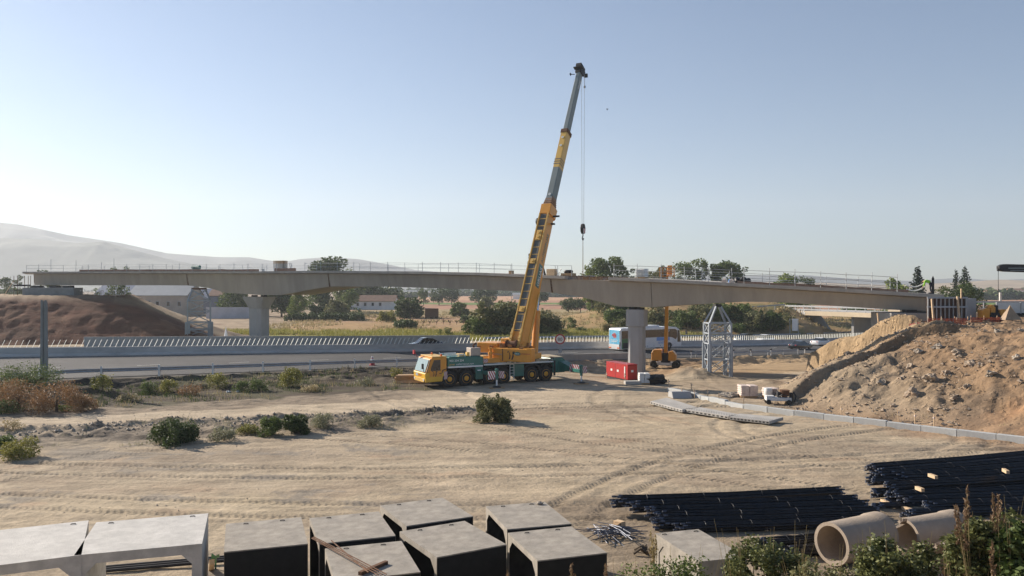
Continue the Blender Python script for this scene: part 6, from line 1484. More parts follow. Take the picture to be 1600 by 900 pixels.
# ---- rebar bundles
def bundle(label, pL, pR, r, nrod=26, seed=0, group=None, splay=.10, rodr=.033):
    rng = random.Random(seed); a = Vector(pL); b = Vector(pR); d = (b-a).normalized(); up = Vector((0,0,1)); s = d.cross(up).normalized()
    m = MB(Matrix.Translation(-a)); e = m
    for k in range(nrod):
        q = math.sqrt((k+.5)/nrod)*r; th_ = k*2.39996; o1 = s*math.cos(th_)*q+up*(math.sin(th_)*q)
        f = 1+rng.uniform(0,splay*3); o2 = o1*f
        s0 = rng.uniform(-.30,.22); s1 = rng.uniform(-.15,.15)
        p0 = a+o2+d*s0; p1 = a+o1+d*(s0+1.0); p3 = b+o1*1.05+d*s1; p2 = a.lerp(b,.5)+o1+Vector((0,0,-.03))
        p0.z = max(p0.z, .03); p1.z = max(p1.z,.03); p2.z = max(p2.z,.03); p3.z = max(p3.z,.03)
        m.m = 0; m.path([p0,p1,p2,p3], rodr, 5); m.m = 1; e.tube(p0-d*.05, p0+d*.10, rodr*1.08, n=5); e.tube(p3-d*.06, p3+d*.04, rodr*1.08, n=5)
    t = thing('rebar_bundle', label, 'rebar bundle', a, 0, group)
    m.build('bars', [M['rebar'], M['rebar_end']], t)
    w = MB(Matrix.Translation(-a))
    for f in (.12,.37,.63,.88):
        c = a.lerp(b, f)
        pts = [c+s*math.cos(q)*r*1.12+up*math.sin(q)*r*1.12 for q in [k*math.pi/5 for k in range(11)]]
        w.path(pts, .008, 4)
    w.build('tie_wire', M['rebar'], t)
    return t
SA = [((966,783,.5),(1312,768,.5),.27,'hindmost of the bundles in the left rebar stack'),((992,791,.45),(1338,781,.45),.26,'second bundle from the back in the left rebar stack'),((1018,800,.42),(1352,789,.42),.25,'third bundle from the back in the left rebar stack'),
 ((1030,809,.38),(1366,799,.38),.26,'fourth bundle from the back in the left rebar stack'),((1032,817,.25),(1362,806,.25),.24,'fifth bundle from the back in the left rebar stack'),((1066,824,.22),(1350,814,.22),.22,'front bundle of the left rebar stack, starting further right')]
for i, (a, b, r, lab) in enumerate(SA): bundle('black rebar bundle, '+lab, at(*a), at(*b), r*.74, 24, i, 'rebar bundles of the left stack')
SB = [((1362,732,.62),(1640,708,.62),.30,'hindmost of the right rebar stack'),((1372,741,.62),(1660,716,.62),.30,'second from the back in the right rebar stack'),((1402,745,.50),(1665,725,.5),.28,'third from the back in the right rebar stack, end set further right'),
 ((1364,751,.40),(1665,736,.4),.27,'fourth from back in the right rebar stack, frayed left end'),((1390,761,.5),(1665,743,.5),.26,'fifth from the back in the right rebar stack, tidy round end'),((1372,770,.25),(1665,752,.25),.24,'sixth from the back in the right rebar stack'),
 ((1394,775,.28),(1665,762,.28),.26,'seventh from the back in the right rebar stack, thick round end'),((1414,783,.26),(1665,772,.26),.25,'eighth from the back in the right rebar stack'),((1372,790,.14),(1500,786,.14),.13,'thin short one sticking out left in front of the right stack'),((1450,790,.3),(1665,782,.3),.24,'ninth from the back in the right rebar stack'),
 ((1420,803,.2),(1665,792,.2),.22,'front bundle of the right rebar stack, behind the pipes')]
for i, (a, b, r, lab) in enumerate(SB): bundle('black rebar bundle, '+lab, at(*a), at(*b), r*.74, 22, 20+i, 'rebar bundles of the right stack')
bundle('dark rebar bundle half hidden behind the foreground ivy left of the pipe mouth', at(1190,852,.3), at(1290,842,.3), .22, 20, 50); bundle('dark bars right behind the ivy, nearer bundle left of the pipe mouth', at(1225,862,.2), at(1280,858,.2), .16, 14, 51)
for i, (x0, y0, x1, y1, z) in enumerate([(1452,742,1463,746,.98),(1432,762,1442,766,.85),(1568,734,1575,738,.95),(1378,782,1392,789,.06),(1410,793,1432,800,.06),(1110,775,1118,777,.05),(1013,781,1020,784,.05),(1250,772,1258,774,.05),(1158,822,1182,821,.05),(1190,826,1200,827,.05),(1222,843,1232,848,.05)]):
    plank('wood_scrap', 'small piece of pale timber lying on or beside the black rebar stacks', at(x0,y0,z), at(x1,y1,z+.02), 'wood_pale', .13, group='pale timber pieces around the rebar stacks')
# scrap heap right of the boxes
q = at(955, 840); m = MB(); rng = random.Random(4)
for k in range(34):
    c = Vector((rng.uniform(-.5,.4), rng.uniform(-.35,.35), rng.uniform(.05,.3))); a_ = rng.uniform(-.7,.7)+(.0 if k % 2 else 1.5); l = rng.uniform(.4,1.0)
    dv = Vector((math.cos(a_), math.sin(a_)*.8, rng.uniform(-.12,.18)))*l; m.path([c-dv, c+Vector((0,0,.05)), c+dv], .015, 4)
o = m.build('scrap_rebar_heap', M['rebar_end']); o.location = (q.x,q.y,0.02); tag(o, 'tangled heap of short grey rebar offcuts on the dirt right of the boxes', 'scrap heap')
plank('wood_block', 'upper of two timber blocks beside the rebar offcut heap', at(962,817,.1), at(974,820,.12), 'wood_pale', .22); plank('wood_block', 'brown timber block touching the heap of rebar offcuts', at(955,828,.12), at(966,820,.1), 'wood', .2)
q = at(1010, 866); m = MB()
for k in range(9): a_ = rng.uniform(0,6.28); m.path([(0,0,.02),(math.cos(a_)*.2,math.sin(a_)*.2,.2),(math.cos(a_)*.45,math.sin(a_)*.4,.05)], .05, 5)
o = m.build('root_clump', M['bark']); o.location = (q.x,q.y,0); tag(o, 'dark torn root clump on the dirt right of the boxes, near the single tan culvert', 'roots')
q = Vector((wx(1150,15.2),15.2,0)); blob('stone', 'pale limestone block at the bottom edge below the single tan culvert', 'stone', (q.x,q.y,gz(q.x,q.y)+.15), .45, M['conc_light'], 41, (1.2,.8,.6), 3)
# ---- kerb row along the foot of the mound
KP = [(1045,612),(1075,618),(1110,627),(1160,638),(1220,647),(1290,655),(1360,664),(1430,672),(1500,681),(1560,688),(1640,698)]
kp = [at(x, y) for x, y in KP]
def along(pts, step):
    out = []; acc = 0; last = pts[0]; out.append(pts[0]); rem = step
    for a, b in zip(pts[:-1], pts[1:]):
        d = (b-a).length; u = 0
        while d-u >= rem: u += rem; out.append(a.lerp(b, u/d)); rem = step
        rem -= d-u
    return out
ks = along(kp, 2.0)
for i, (a, b) in enumerate(zip(ks[:-1], ks[1:])):
    c = (a+b)/2; ang = math.atan2(b.y-a.y, b.x-a.x); l = (b-a).length-.03
    t = MB(); j = random.uniform(-.02,.02); t.box(-l/2,l/2,-.17,.17,-.15,.36+j); o = t.build('kerb_block', M['kerb'], bevel=.02); o.location = (c.x,c.y,gz(c.x,c.y)-.02); o.rotation_euler = (0,random.uniform(-.01,.01),ang)
    tag(o, 'grey concrete kerb block in the long row along the foot of the right earth mound', 'kerb block', 'kerb blocks along the mound foot')
# stakes with ribbon
for i, (px, py) in enumerate([(948,594),(977,597),(1046,606),(1066,622),(1086,623),(1106,624),(1124,630),(1141,632),(1162,635),(1081,612),(1404,660),(1430,664),(1459,667),(1315,652)]):
    q = hit(px, py, 40); t = thing('survey_stake', 'thin wooden stake with a pink ribbon in the row along the kerb and pier', 'stake', (q.x,q.y,q.z), random.uniform(0,3), 'wooden stakes along the kerb')
    s = MB(); s.bar((0,0,-.1),(random.uniform(-.1,.1),.03,.75),.045); s.build('stake', M['wood_pale'], t); s = MB(); s.box(-.05,.06,-.035,.04,.5,.60); s.build('ribbon', M['sack'], t)
# ---- three ribbed concrete panels
def panel(label, pts, z=.30, tilt=0):
    A, B, C_, D_ = [at(x, y, z) for x, y in pts]   # near-left, near-right, far-right, far-left
    t = thing('precast_panel', label, 'concrete panel', (A.x, A.y, 0))
    m = MB(Matrix.Translation(-Vector((A.x,A.y,0)))); th_ = .20
    m.hexa([(p.x,p.y,p.z-th_) for p in (A,B,C_,D_)]+[tuple(p) for p in (A,B,C_,D_)]); pn = m.build('slab', M['conc'], t, bevel=.015)
    # recess row along the near edge and dusty strip on top
    n = 11; m = MB(Matrix.Translation(-Vector((A.x,A.y,0)))); e = (B-A); nrm = Vector((e.y,-e.x,0)).normalized()
    for k in range(n):
        c = A+e*((k+.5)/n)+nrm*.004; w = e*(.28/n); m.add([c-w+Vector((0,0,-.15)), c+w+Vector((0,0,-.15)), c+w+Vector((0,0,-.06)), c-w+Vector((0,0,-.06))], [[0,1,2,3]])
    m.build('sockets', M['dark'], pn)
    m = MB(Matrix.Translation(-Vector((A.x,A.y,0))))
    for k in range(18):
        for j in range(3):
            c = A+(B-A)*((k+.5)/18)+(D_-A)*(.14+.15*j)+Vector((0,0,.003)); r = .05
            m.add([c+Vector((math.cos(q)*r, math.sin(q)*r, 0)) for q in [s*math.pi/3 for s in range(6)]], [[0,1,2,3,4,5]])
    m.build('holes', M['dark'], pn)
panel('leftmost of three flat concrete wall panels lying on the dirt by the kerb', [(1016,627),(1066,640),(1092,637),(1042,621)])
panel('middle of three flat concrete wall panels lying on the dirt by the kerb', [(1068,639),(1138,650),(1154,647),(1094,636)])
panel('rightmost of three flat concrete wall panels, its light end face showing', [(1140,651),(1202,658),(1224,652),(1156,646)])
q = hit(1062, 622, 50); m = MB(); m.loft([[(x,y,z) for y,z in ((-.6,0),(.6,0),(.5,.45),(-.3,.5))] for x in (-.75,.8)]); o = m.build('concrete_block', M['conc_pier'], bevel=.02); o.location = (q.x,q.y,q.z); o.rotation_euler = (0,0,R(8)); tag(o, 'dark grey concrete block behind the leftmost flat panel', 'concrete block')
q = hit(988, 601, 50); m = MB(); m.box(-.7,.75,-.35,.35,0,.3); o = m.build('concrete_block', M['conc'], bevel=.02); o.location = (q.x,q.y,q.z); o.rotation_euler = (0,0,R(6)); tag(o, 'low pale concrete block in front of the red generator', 'concrete block')
blob('gravel_heap', 'little grey gravel heap left of the pinkish sack pallet', 'heap', tuple(hit(1140,620,50)+Vector((0,0,.0))), .75, M['rock_grey'], 44, (1.1,.8,.45), 4, .4, None, 2.5)
# timber stack in front of the cab
q = hit(628, 598, 60); t = thing('timber_stack', 'stack of old brown timbers lying just left of the crane cab', 'timber stack', (q.x,q.y,q.z), R(6))
rng = random.Random(8)
for k in range(14):
    r_, c_ = divmod(k, 5); y = -.5+c_*.26+.1*(r_ % 2); z = .12+r_*.24; x0 = rng.uniform(-.35,0)-.35
    m = MB(); m.bar((x0,y,z),(x0+2.2+rng.uniform(-.1,.3),y+rng.uniform(-.05,.05),z+.01),.22); m.build('timber', M['wood'] if k % 3 else M['wood_pale'], t)
# ============================================================ LATTICE TOWERS (falsework)
def lattice(label, px, D, topy, w, z0, rot, narrow=False, cls=.27):
    X = wx(px, D); t = thing('lattice_tower', label, 'support tower', (X, D, z0), R(rot)); H_ = wz(topy, D)-z0; h1 = H_*.46 if not narrow else H_*.30; h2 = H_*.74
    c4 = [(-w/2,-w*.4),(w/2,-w*.4),(w/2,w*.4),(-w/2,w*.4)]
    for x, y in c4:
        m = MB(); m.box(x-cls,x+cls,y-.06,y+.06,0,h1); m.box(x-.06,x+.06,y-cls,y+cls,0,h1); m.build('column', M['grey_steel'], t)
        m = MB(); m.box(x-.10,x+.10,y-.10,y+.10,h1+.001,h2); m.build('column', M['grey_steel'], t)
        m = MB(); tx = .25 if not narrow else .9; m.bar((x,y,h2),(math.copysign(tx,x),y*.4,H_-.25),.16); m.build('strut', M['grey_steel'], t)
    lv = [0.04*H_, h1*.52, h1, (h1+h2)/2, h2]
    for zz in lv[1:]:
        for i in range(4):
            a, b = c4[i], c4[(i+1) % 4]; m = MB(); m.bar((a[0],a[1],zz),(b[0],b[1],zz),.12); m.build('cross_beam', M['grey_steel'], t)
    for z0_, z1_ in zip(lv[:-1], lv[1:]):
        for i in range(4):
            a, b = c4[i], c4[(i+1) % 4]; m = MB()
            m.bar((a[0],a[1],z0_),(b[0],b[1],z1_),.07); m.bar((b[0],b[1],z0_),(a[0],a[1],z1_),.07); m.build('brace', M['grey_steel'], t)
    m = MB(); m.box(-.3 if not narrow else -1.1,.3 if not narrow else 1.1,-.4,.4,H_-.3,H_-.02); m.build('head_beam', M['dark'] if not narrow else M['rust'], t)
    if narrow:
        for sgn in (-1,1):
            m = MB(); m.bar((-w/2*sgn,-w*.4,h2),(w*.35*sgn,-w*.1,H_-.3),.16); m.build('strut', M['grey_steel'], t)
    return t
lattice('grey lattice support tower under the right part of the bridge, on the sandy ground', 1121, 77.5, 475, 2.1, gz(wx(1121,76),76)-.3, 4, False, .19)
lattice('grey lattice support tower under the left part of the bridge beyond the median', 311, 123.5, 449.5, 3.3, gz(wx(311,123.5),123.5)-.2, 22, True, .38)
# ============================================================ THINGS ON THE DECK
def deck_box(name, label, cat, px, a, w, d, h, mat, z0=0.0, extra=None):
    p, ang, D = on_deck(px, a); t = thing(name, label, cat, (p.x,p.y,p.z+.002), ang); return t
t = deck_box('crate', 'pale caged crate on the deck above the tall pier', 'crate', 990, 2.0, 1.1, 1, 1, 'white')
m = MB(); m.box(-.5,.5,-.5,.5,.12,.98); m.build('tank', M['plastic_white'], t, bevel=.06)
m = MB()
for k in range(7): x = -.53+k*.177; m.tube((x,-.54,.12),(x,-.54,1.02),.014,n=4); m.tube((x,.54,.12),(x,.54,1.02),.014,n=4)
for z in (.3,.6,1.0): m.path([(-.54,-.54,z),(.54,-.54,z),(.54,.54,z),(-.54,.54,z),(-.54,-.54,z)], .014, 4)
m.build('cage', M['galv'], t); m = MB(); m.box(-.55,.55,-.55,.55,0,.11); m.build('pallet', M['wood'], t)
t = deck_box('pallet_stack', 'tall stack of pale pallets on a grey frame on the left part of the deck', 'pallet stack', 414, 3.0, 1,1,1,'x')
for k in range(8):
    m = MB(); z = .45+k*.15
    for j in range(3): m.box(-.95,.95,-.5+j*.45,-.4+j*.45,z,z+.09)
    for j in range(7): m.box(-.95+j*.3,-.78+j*.3,-.5,.5,z+.092,z+.115)
    m.build('pallet', M['wood_pale'] if k > 4 else M['conc_light'], t)
m = MB(); m.box(-.9,.9,-.5,.5,0,.42); m.build('frame', M['grey_steel'], t, bevel=.05)
t = deck_box('tarpaulin_roll', 'dark green tarpaulin roll on a pale board on the left part of the deck', 'roll', 297, 1.2, 1,1,1,'x')
m = MB(); m.lathe([(-.85,.05),(-.8,.28),(.75,.30),(.8,.04)], (0,0,.65), 'x', 14); m.build('roll', M['green'], t); m = MB(); m.box(-1.1,3.2,-.4,.4,0,.15); m.box(-1,-.3,-.4,.3,.15,.38); m.build('board', M['conc_light'], t)
t = deck_box('cable_coil', 'black coil on a brown box on the deck right of the crane boom', 'coil', 877, 1.5, 1,1,1,'x')
m = MB(); m.box(-.7,.7,-.5,.5,0,.32); m.build('box', M['wood'], t)
m = MB(); 
for k in range(16):
    a0, a1 = k*math.pi/8, (k+1)*math.pi/8; m.tube((math.cos(a0)*.36,math.sin(a0)*.3,.5),(math.cos(a1)*.36,math.sin(a1)*.3,.5),.19,n=8,cap=False)
m.build('coil', M['black_bag'], t)
t = deck_box('tool_box', 'small brown box on the deck left of the crane boom', 'box', 791, 1.0, 1,1,1,'x'); m = MB(); m.box(-.25,.25,-.2,.2,0,.34); m.build('box', M['wood'], t, bevel=.02); m = MB(); m.box(-.27,.27,-.22,.22,.342,.38); m.build('lid', M['rust'], t)
t = deck_box('timber_box', 'pinkish plank box on the deck immediately right of the boom', 'box', 853, 1.2, 1,1,1,'x'); m = MB(); m.box(-.55,.55,-.3,.3,0,.75); m.build('box', M['wood_pale'], t, bevel=.02); m = MB(); m.bar((-.9,0,0),(-1.35,0,1.3),.2); m.build('prop', M['dark'], t)
t = deck_box('folding_rack', 'thin folding metal rack leaning on the deck right of the plank box', 'rack', 866, .9, 1,1,1,'x'); m = MB(); m.path([(-.5,0,1.15),(0,0,.0),(.3,0,.75)], .03, 5); m.path([(-.3,.1,.0),(.35,.1,.8)], .03, 5); m.build('rack', M['galv'], t)
t = deck_box('stepladder', 'small grey stepladder on the deck above the left haunch', 'ladder', 443, 1.4, 1,1,1,'x')
m = MB(); m.path([(-.25,0,1.1),(.1,0,0)], .035, 5); m.path([(.05,0,1.1),(.35,0,0)], .035, 5); m.box(-.28,.1,-.2,.2,1.08,1.12)
for k in range(4): m.box(-.2+.08*k,.12+.07*k,-.18,.18,.9-.22*k,.92-.22*k)
m.build('ladder', M['grey_steel'], t)
t = deck_box('bucket_mixer', 'pale bucket with a rag above the left haunch, beside the pallet stack', 'bucket', 403.5, .9, 1,1,1,'x'); m = MB(); m.lathe([(0,.2),(.4,.27),(.42,.02)], (0,0,0), 'z', 12); m.build('bucket', M['plastic_white'], t)
t = deck_box('wrapped_post', 'post wrapped in torn white plastic on the deck right of the orange basket', 'post', 1092.5, .8, 1,1,1,'x'); m = MB(); m.tube((0,0,0),(0,0,1.5),.03,n=5); m.build('post', M['galv'], t)
rng = random.Random(2); m = MB()
for k in range(9): x, z = rng.uniform(-.15,.2), .1+k*.14; m.hexa([(x-.1+rng.uniform(-.1,.1), -.06+rng.uniform(0,.05), z+rng.uniform(-.05,.05)) if i in (0,3,4,7) else (x+.1+rng.uniform(-.1,.1), .05, z+rng.uniform(0,.1)) for i in range(8)])
m.build('plastic_rags', M['plastic_white'], t)
t = deck_box('bag_heap', 'dark bags and blue canister heaped on the deck below the rightmost trees of the row', 'bags', 1143, 2.0, 1,1,1,'x')
for k, (x, r, mt) in enumerate(((-.7,.22,'bus_blue'),(0,.32,'black_bag'),(.6,.36,'black_bag'),(1.1,.28,'dark'))):
    bm = bmesh.new(); bmesh.ops.create_icosphere(bm, subdivisions=2, radius=r)
    for v in bm.verts: v.co *= 1+.3*mnoise.noise(v.co*5+Vector((k,0,0))); v.co += Vector((x,0,r*.8))
    me = bpy.data.meshes.new('bag'); bm.to_mesh(me); bm.free(); link_mesh('bag', me, M[mt], t)
for px, lab in ((1129,'small yellowish bag on the deck by a railing post, left of the dark bags'),(1141,'small pale bag on the deck just under the dark bags')):
    t = deck_box('small_bag', lab, 'bag', px, .55, 1,1,1,'x'); m = MB(); m.loft([[(-.2,-.15,0),(.2,-.15,0),(.2,.15,0),(-.2,.15,0)],[(-.22,-.16,.2),(.2,-.16,.2),(.2,.16,.2),(-.22,.16,.2)],[(-.05,-.05,.42),(.08,-.05,.42),(.08,.05,.42),(-.05,.05,.42)]]); m.build('bag', M['sack'], t)
# low machine parts on the slab behind the infill
for px, lab, l in ((905,'low brown formwork piece on the bridge deck beside the hook chain, left of it',1.8),(897,'grey plank stack at the right end of the short railing by the hook',1.2)):
    t = deck_box('formwork_piece', lab, 'formwork', px, 3.0, 1,1,1,'x'); m = MB(); m.box(-l/2,l/2,-.6,.6,-.35,.0 if l > 1.5 else .12); m.build('board', M['wood'] if l > 1.5 else M['conc'], t)
# hoses by the worker
pw, aw, Dw = on_deck(1432, .8)
for k, (z, lab) in enumerate(((.62,'upper pale hose curving along the right end of the deck to the worker'),(.28,'lower pale hose curving along the right end of the deck to the worker'))):
    m = MB(); pts = []
    for i in range(15):
        u = i/14; p, an, D = on_deck(1417+u*30, .8+.3*k); pts.append(p+Vector((0,0,z+.0-.25*math.sin(u*math.pi)+.35*u)))
    o0 = pts[0]; m.path([q-o0 for q in pts], .055, 7); o = m.build('hose', M['plastic_white'], smooth=True); o.location = o0; tag(o, lab, 'hose')
# ============================================================ WORKER
def skin_mesh(name, joints, bones, radii, mat, parent, sub=2):
    me = bpy.data.meshes.new(name); me.from_pydata(joints, bones, []); o = bpy.data.objects.new(name, me); col.objects.link(o)
    md = o.modifiers.new('s', 'SKIN'); sv = me.skin_vertices[0].data
    for i, r in enumerate(radii): sv[i].radius = (r, r) if not isinstance(r, tuple) else r
    sv[0].use_root = True; md.use_smooth_shade = True
    ss_ = o.modifiers.new('u', 'SUBSURF'); ss_.levels = sub; ss_.render_levels = sub
    bpy.context.view_layer.update()
    ev = o.evaluated_get(bpy.context.evaluated_depsgraph_get()); nm = bpy.data.meshes.new_from_object(ev)
    bpy.data.objects.remove(o); nm.name = name; nm.materials.clear()
    for p in nm.polygons: p.use_smooth = True
    return link_mesh(name, nm, mat, parent)
p, an, D = on_deck(1455, .6)
pe = thing('person', 'worker in a lime hi-vis jacket bending over a hose on the deck end', 'person', (p.x,p.y,p.z+.003), an)
# facing -x (left), bent at the hips
J = [(0,0,.95),(-.12,0,1.05),(-.34,0,1.13),(-.50,0,1.12),(-.58,0,1.06),(-.68,0,.98),
     (-.46,-.19,1.08),(-.50,-.22,.82),(-.62,-.18,.60),(-.66,-.16,.52),(-.46,.19,1.08),(-.50,.22,.82),(-.62,.18,.60),(-.66,.16,.52),
     (.02,-.10,.88),(-.04,-.13,.48),(.04,-.14,.09),(-.12,-.15,.04),(.02,.10,.88),(-.02,.14,.48),(.06,.15,.09),(-.10,.16,.04)]
Bn = [(0,1),(1,2),(2,3),(3,4),(4,5),(3,6),(6,7),(7,8),(8,9),(3,10),(10,11),(11,12),(12,13),(0,14),(14,15),(15,16),(16,17),(0,18),(18,19),(19,20),(20,21)]
Rr_ = [.13,.13,.14,.10,.06,.095,.06,.048,.036,.03,.06,.048,.036,.03,.085,.06,.045,.04,.085,.06,.045,.04]
skin_mesh('body', J, Bn, Rr_, M['skin'], pe)
for s in (-1,1):
    for k in range(4):
        m = MB(); m.tube((-.665,s*.16+(k-1.5)*.022,.50),(-.70+.01*k,s*.15+(k-1.5)*.02,.43),.010,.007,6); m.build('finger', M['skin'], pe)
    m = MB(); m.tube((-.64,s*.13,.52),(-.69,s*.11,.47),.011,.008,6); m.build('thumb', M['skin'], pe)
skin_mesh('jacket', [J[0],J[1],J[2],J[3],J[6],J[7],(-.60,-.185,.64),J[10],J[11],(-.60,.185,.64)], [(0,1),(1,2),(2,3),(3,4),(4,5),(5,6),(3,7),(7,8),(8,9)], [.15,.155,.17,.13,.08,.065,.055,.08,.065,.055], M['hivis'], pe)
skin_mesh('trousers', [J[0],J[14],J[15],(.03,-.14,.14),J[18],J[19],(.05,.15,.14)], [(0,1),(1,2),(2,3),(0,4),(4,5),(5,6)], [.145,.10,.075,.065,.10,.075,.065], M['cloth_dark'], pe)
for s in (-1,1):
    m = MB(); m.loft([[(-.20+.0,s*.15-.05,0),(.10,s*.15-.05,0),(.10,s*.15-.05,.13),(-.02,s*.15-.05,.13),(-.19,s*.15-.04,.06)],[(-.20,s*.15+.05,0),(.10,s*.15+.05,0),(.10,s*.15+.05,.13),(-.02,s*.15+.05,.13),(-.19,s*.15+.04,.06)]]); m.build('boot', M['dark'], pe, bevel=.015)
bm = bmesh.new(); bmesh.ops.create_uvsphere(bm, u_segments=16, v_segments=10, radius=.105)
for v in bm.verts: v.co = Vector((v.co.x*.95-.68, v.co.y*.9, v.co.z+1.0))
bmesh.ops.delete(bm, geom=[v for v in bm.verts if v.co.x-v.co.z*.6 < -1.31], context='VERTS'); me = bpy.data.meshes.new('hair'); bm.to_mesh(me); bm.free(); link_mesh('hair', me, M['hair'], pe)
m = MB(); m.tube((-.76,-.035,.965),(-.775,-.035,.962),.012,n=6); m.tube((-.76,.035,.965),(-.775,.035,.962),.012,n=6); m.build('eyes', M['dark'], pe)
m = MB(); m.loft([[(-.77,-.015,.955),(-.77,.015,.955),(-.765,0,.94)],[(-.79,-.01,.92),(-.79,.01,.92),(-.77,0,.905)]]); m.build('nose', M['skin'], pe)
# post at the deck end beside the worker
t = deck_box('end_post', 'dark upright board right behind the worker at the end of the deck', 'post', 1458.5, .5, 1,1,1,'x'); m = MB(); m.box(-.10,.10,-.05,.05,0,1.35); m.prism([(-.10,1.35),(.10,1.35),(0,1.6)], -.05,.05,'y'); m.build('board', M['dark'], t)
# ============================================================ RIGHT ABUTMENT
AX0, AX1, AD = wx(1449,66.5), wx(1507,66.5), 66.5
t = thing('abutment_formwork', 'ribbed formwork panel closing the right abutment of the bridge', 'formwork', (AX0, AD, 0), R(-6)); zb_, zt_ = wz(508,AD)-.4, wz(464,AD)
Wf = AX1-AX0
m = MB(); m.box(0,Wf,.08,.14,zb_,zt_); m.build('plywood', noisy('dark_plywood', (.10,.065,.05), .8, 0, scale=2, amt=.3, bump=.2), t)
for k in range(10): x = .06+k*(Wf-.12)/9; m = MB(); m.box(x-.035,x+.035,-.06,.078,zb_,zt_); m.build('rib', M['galv'], t)
for z in (zb_+.25, zb_+(zt_-zb_)*.70, zt_-.06): m = MB(); m.box(-.05,Wf+.05,-.13,-.062,z-.07,z+.07); m.build('waler', M['grey_steel'], t)
t = thing('abutment', 'concrete bridge abutment block under the right end of the deck', 'abutment', (wx(1425,69),70,0)); m = MB(); x0 = wx(1398,70)-wx(1425,69)
m.box(x0-.3,2.6,0,4,wz(512,70)-1.2,wz(489,70)); m.build('seat', M['conc'], t, bevel=.03); m = MB(); m.box(2.9,4.4,-3.0,4,wz(512,70)-1.2,wz(465.5,70)); m.build('end_wall', M['conc_pier'], t)
m = MB(); m.box(.2,1.1,.3,1.2,wz(489,70)+.002,wz(486,70)+.1); m.build('bearing', M['dark'], t)
for i, (x0, y0, x1, y1, lab) in enumerate(((1456,467,1459,503,'left slanting wooden prop leaning on the ribbed formwork'),(1496,463,1500,507,'right slanting wooden prop leaning on the ribbed formwork'),(1502,451,1502,465,'short pale board standing on top of the ribbed formwork'),(1371,489,1373,505,'thin bent pale stick standing on the crest of the mound left of the abutment'))):
    D0_ = 66.0 if i < 3 else 66.8; D1_ = 65.6 if i < 2 else D0_
    plank('prop' if i < 2 else 'stick', lab, (wx(x0,D0_),D0_,wz(y0,D0_)), (wx(x1,D1_),D1_,wz(y1,D1_)-.1), 'wood_pale', .13 if i < 2 else .09)
# orange mesh fence
for (a, b, lab) in ((1450,1512,'torn orange mesh fence in front of the ribbed formwork'),(1517,1578,'brown-orange mesh fence below the yellow machine')):
    t = thing('mesh_fence', lab, 'fence', (wx(a,64.2),64.2,0)); xa, xb = 0, wx(b,64.2)-wx(a,64.2); zf_ = wz(508,64.2)-.25; zt2 = wz(497.5 if a < 1500 else 496,64.2)
    m = MB(); n = 26
    for k in range(n+1):
        x = xa+(xb-xa)*k/n; z1 = zt2+random.uniform(-.12,.05); m.box(x-.022,x+.022,-.008+.05*math.sin(k),.0+.05*math.sin(k),zf_,z1)
    for k in range(7):
        z = zf_+(zt2-zf_)*k/6.3
        for j in range(n): x = xa+(xb-xa)*j/n; m.hexa([(x,-.02+.05*math.sin(j),z-.03),(x+(xb-xa)/n,-.02+.05*math.sin(j+1),z-.03),(x+(xb-xa)/n,-.012+.05*math.sin(j+1),z-.03),(x,-.012+.05*math.sin(j),z-.03),(x,-.02+.05*math.sin(j),z+.03),(x+(xb-xa)/n,-.02+.05*math.sin(j+1),z+.03),(x+(xb-xa)/n,-.012+.05*math.sin(j+1),z+.03),(x,-.012+.05*math.sin(j),z+.03)])
    m.build('mesh', M['orange_net'], t)
    for k in range(4): x = xa+(xb-xa)*k/3; m = MB(); m.tube((x,.06,zf_-.2),(x+.05,.06,zt2+.15),.03,n=5); m.build('post', M['wood_pale'], t)
q = Vector((wx(1434,65),65,0)); blob('red_tarpaulin', 'small red tarpaulin heap on the crest below the abutment', 'tarpaulin', (q.x,q.y,gz(q.x,q.y)+.05), .55, M['redw'], 45, (1.2,.6,.35), 3)
# yellow machine
MX, MD = wx(1551,66.5), 66.5; t = thing('roller', 'yellow twin-drum trench roller on top of the right earth mound', 'roller', (MX, MD, gz(MX,MD)-.1), R(-5)); z0 = wz(507,MD)-(gz(MX,MD)-.1)
m = MB(); m.loft([[(x,y,z) for x,z in ((-1.0,.45),(-1.02,1.15),(-.8,1.35),(-.42,1.35),(-.42,.45))] for y in (-.5,.5)]); m.build('front_cover', M['yellow'], t, bevel=.08)
m = MB(); m.loft([[(x,y,z) for x,z in ((.42,.45),(.42,1.25),(.9,1.25),(1.02,1.05),(1.0,.45))] for y in (-.5,.5)]); m.build('rear_cover', M['yellow'], t, bevel=.08)
m = MB(); m.box(-.4,.4,-.42,.42,.5,.75); m.box(-.35,.35,-.46,-.425,.72,.98); m.build('grille', M['dark'], t); m = MB(); m.box(-.3,.1,-.3,.3,.76,1.45); m.lathe([(1.3,.28),(1.62,.26)], (-.15,0,0), 'z', 12); m.build('engine', M['yellow'], t, bevel=.04)
m = MB(); m.lathe([(.76,.2),(1.55,.2),(1.6,.1)], (.22,0,0), 'z', 12); m.build('filter', M['dark'], t)
for x in (-.62,.62): m = MB(); m.lathe([(-.45,.40),(.45,.40)], (x,0,.4), 'y', 20); m.build('drum', M['dark'], t)
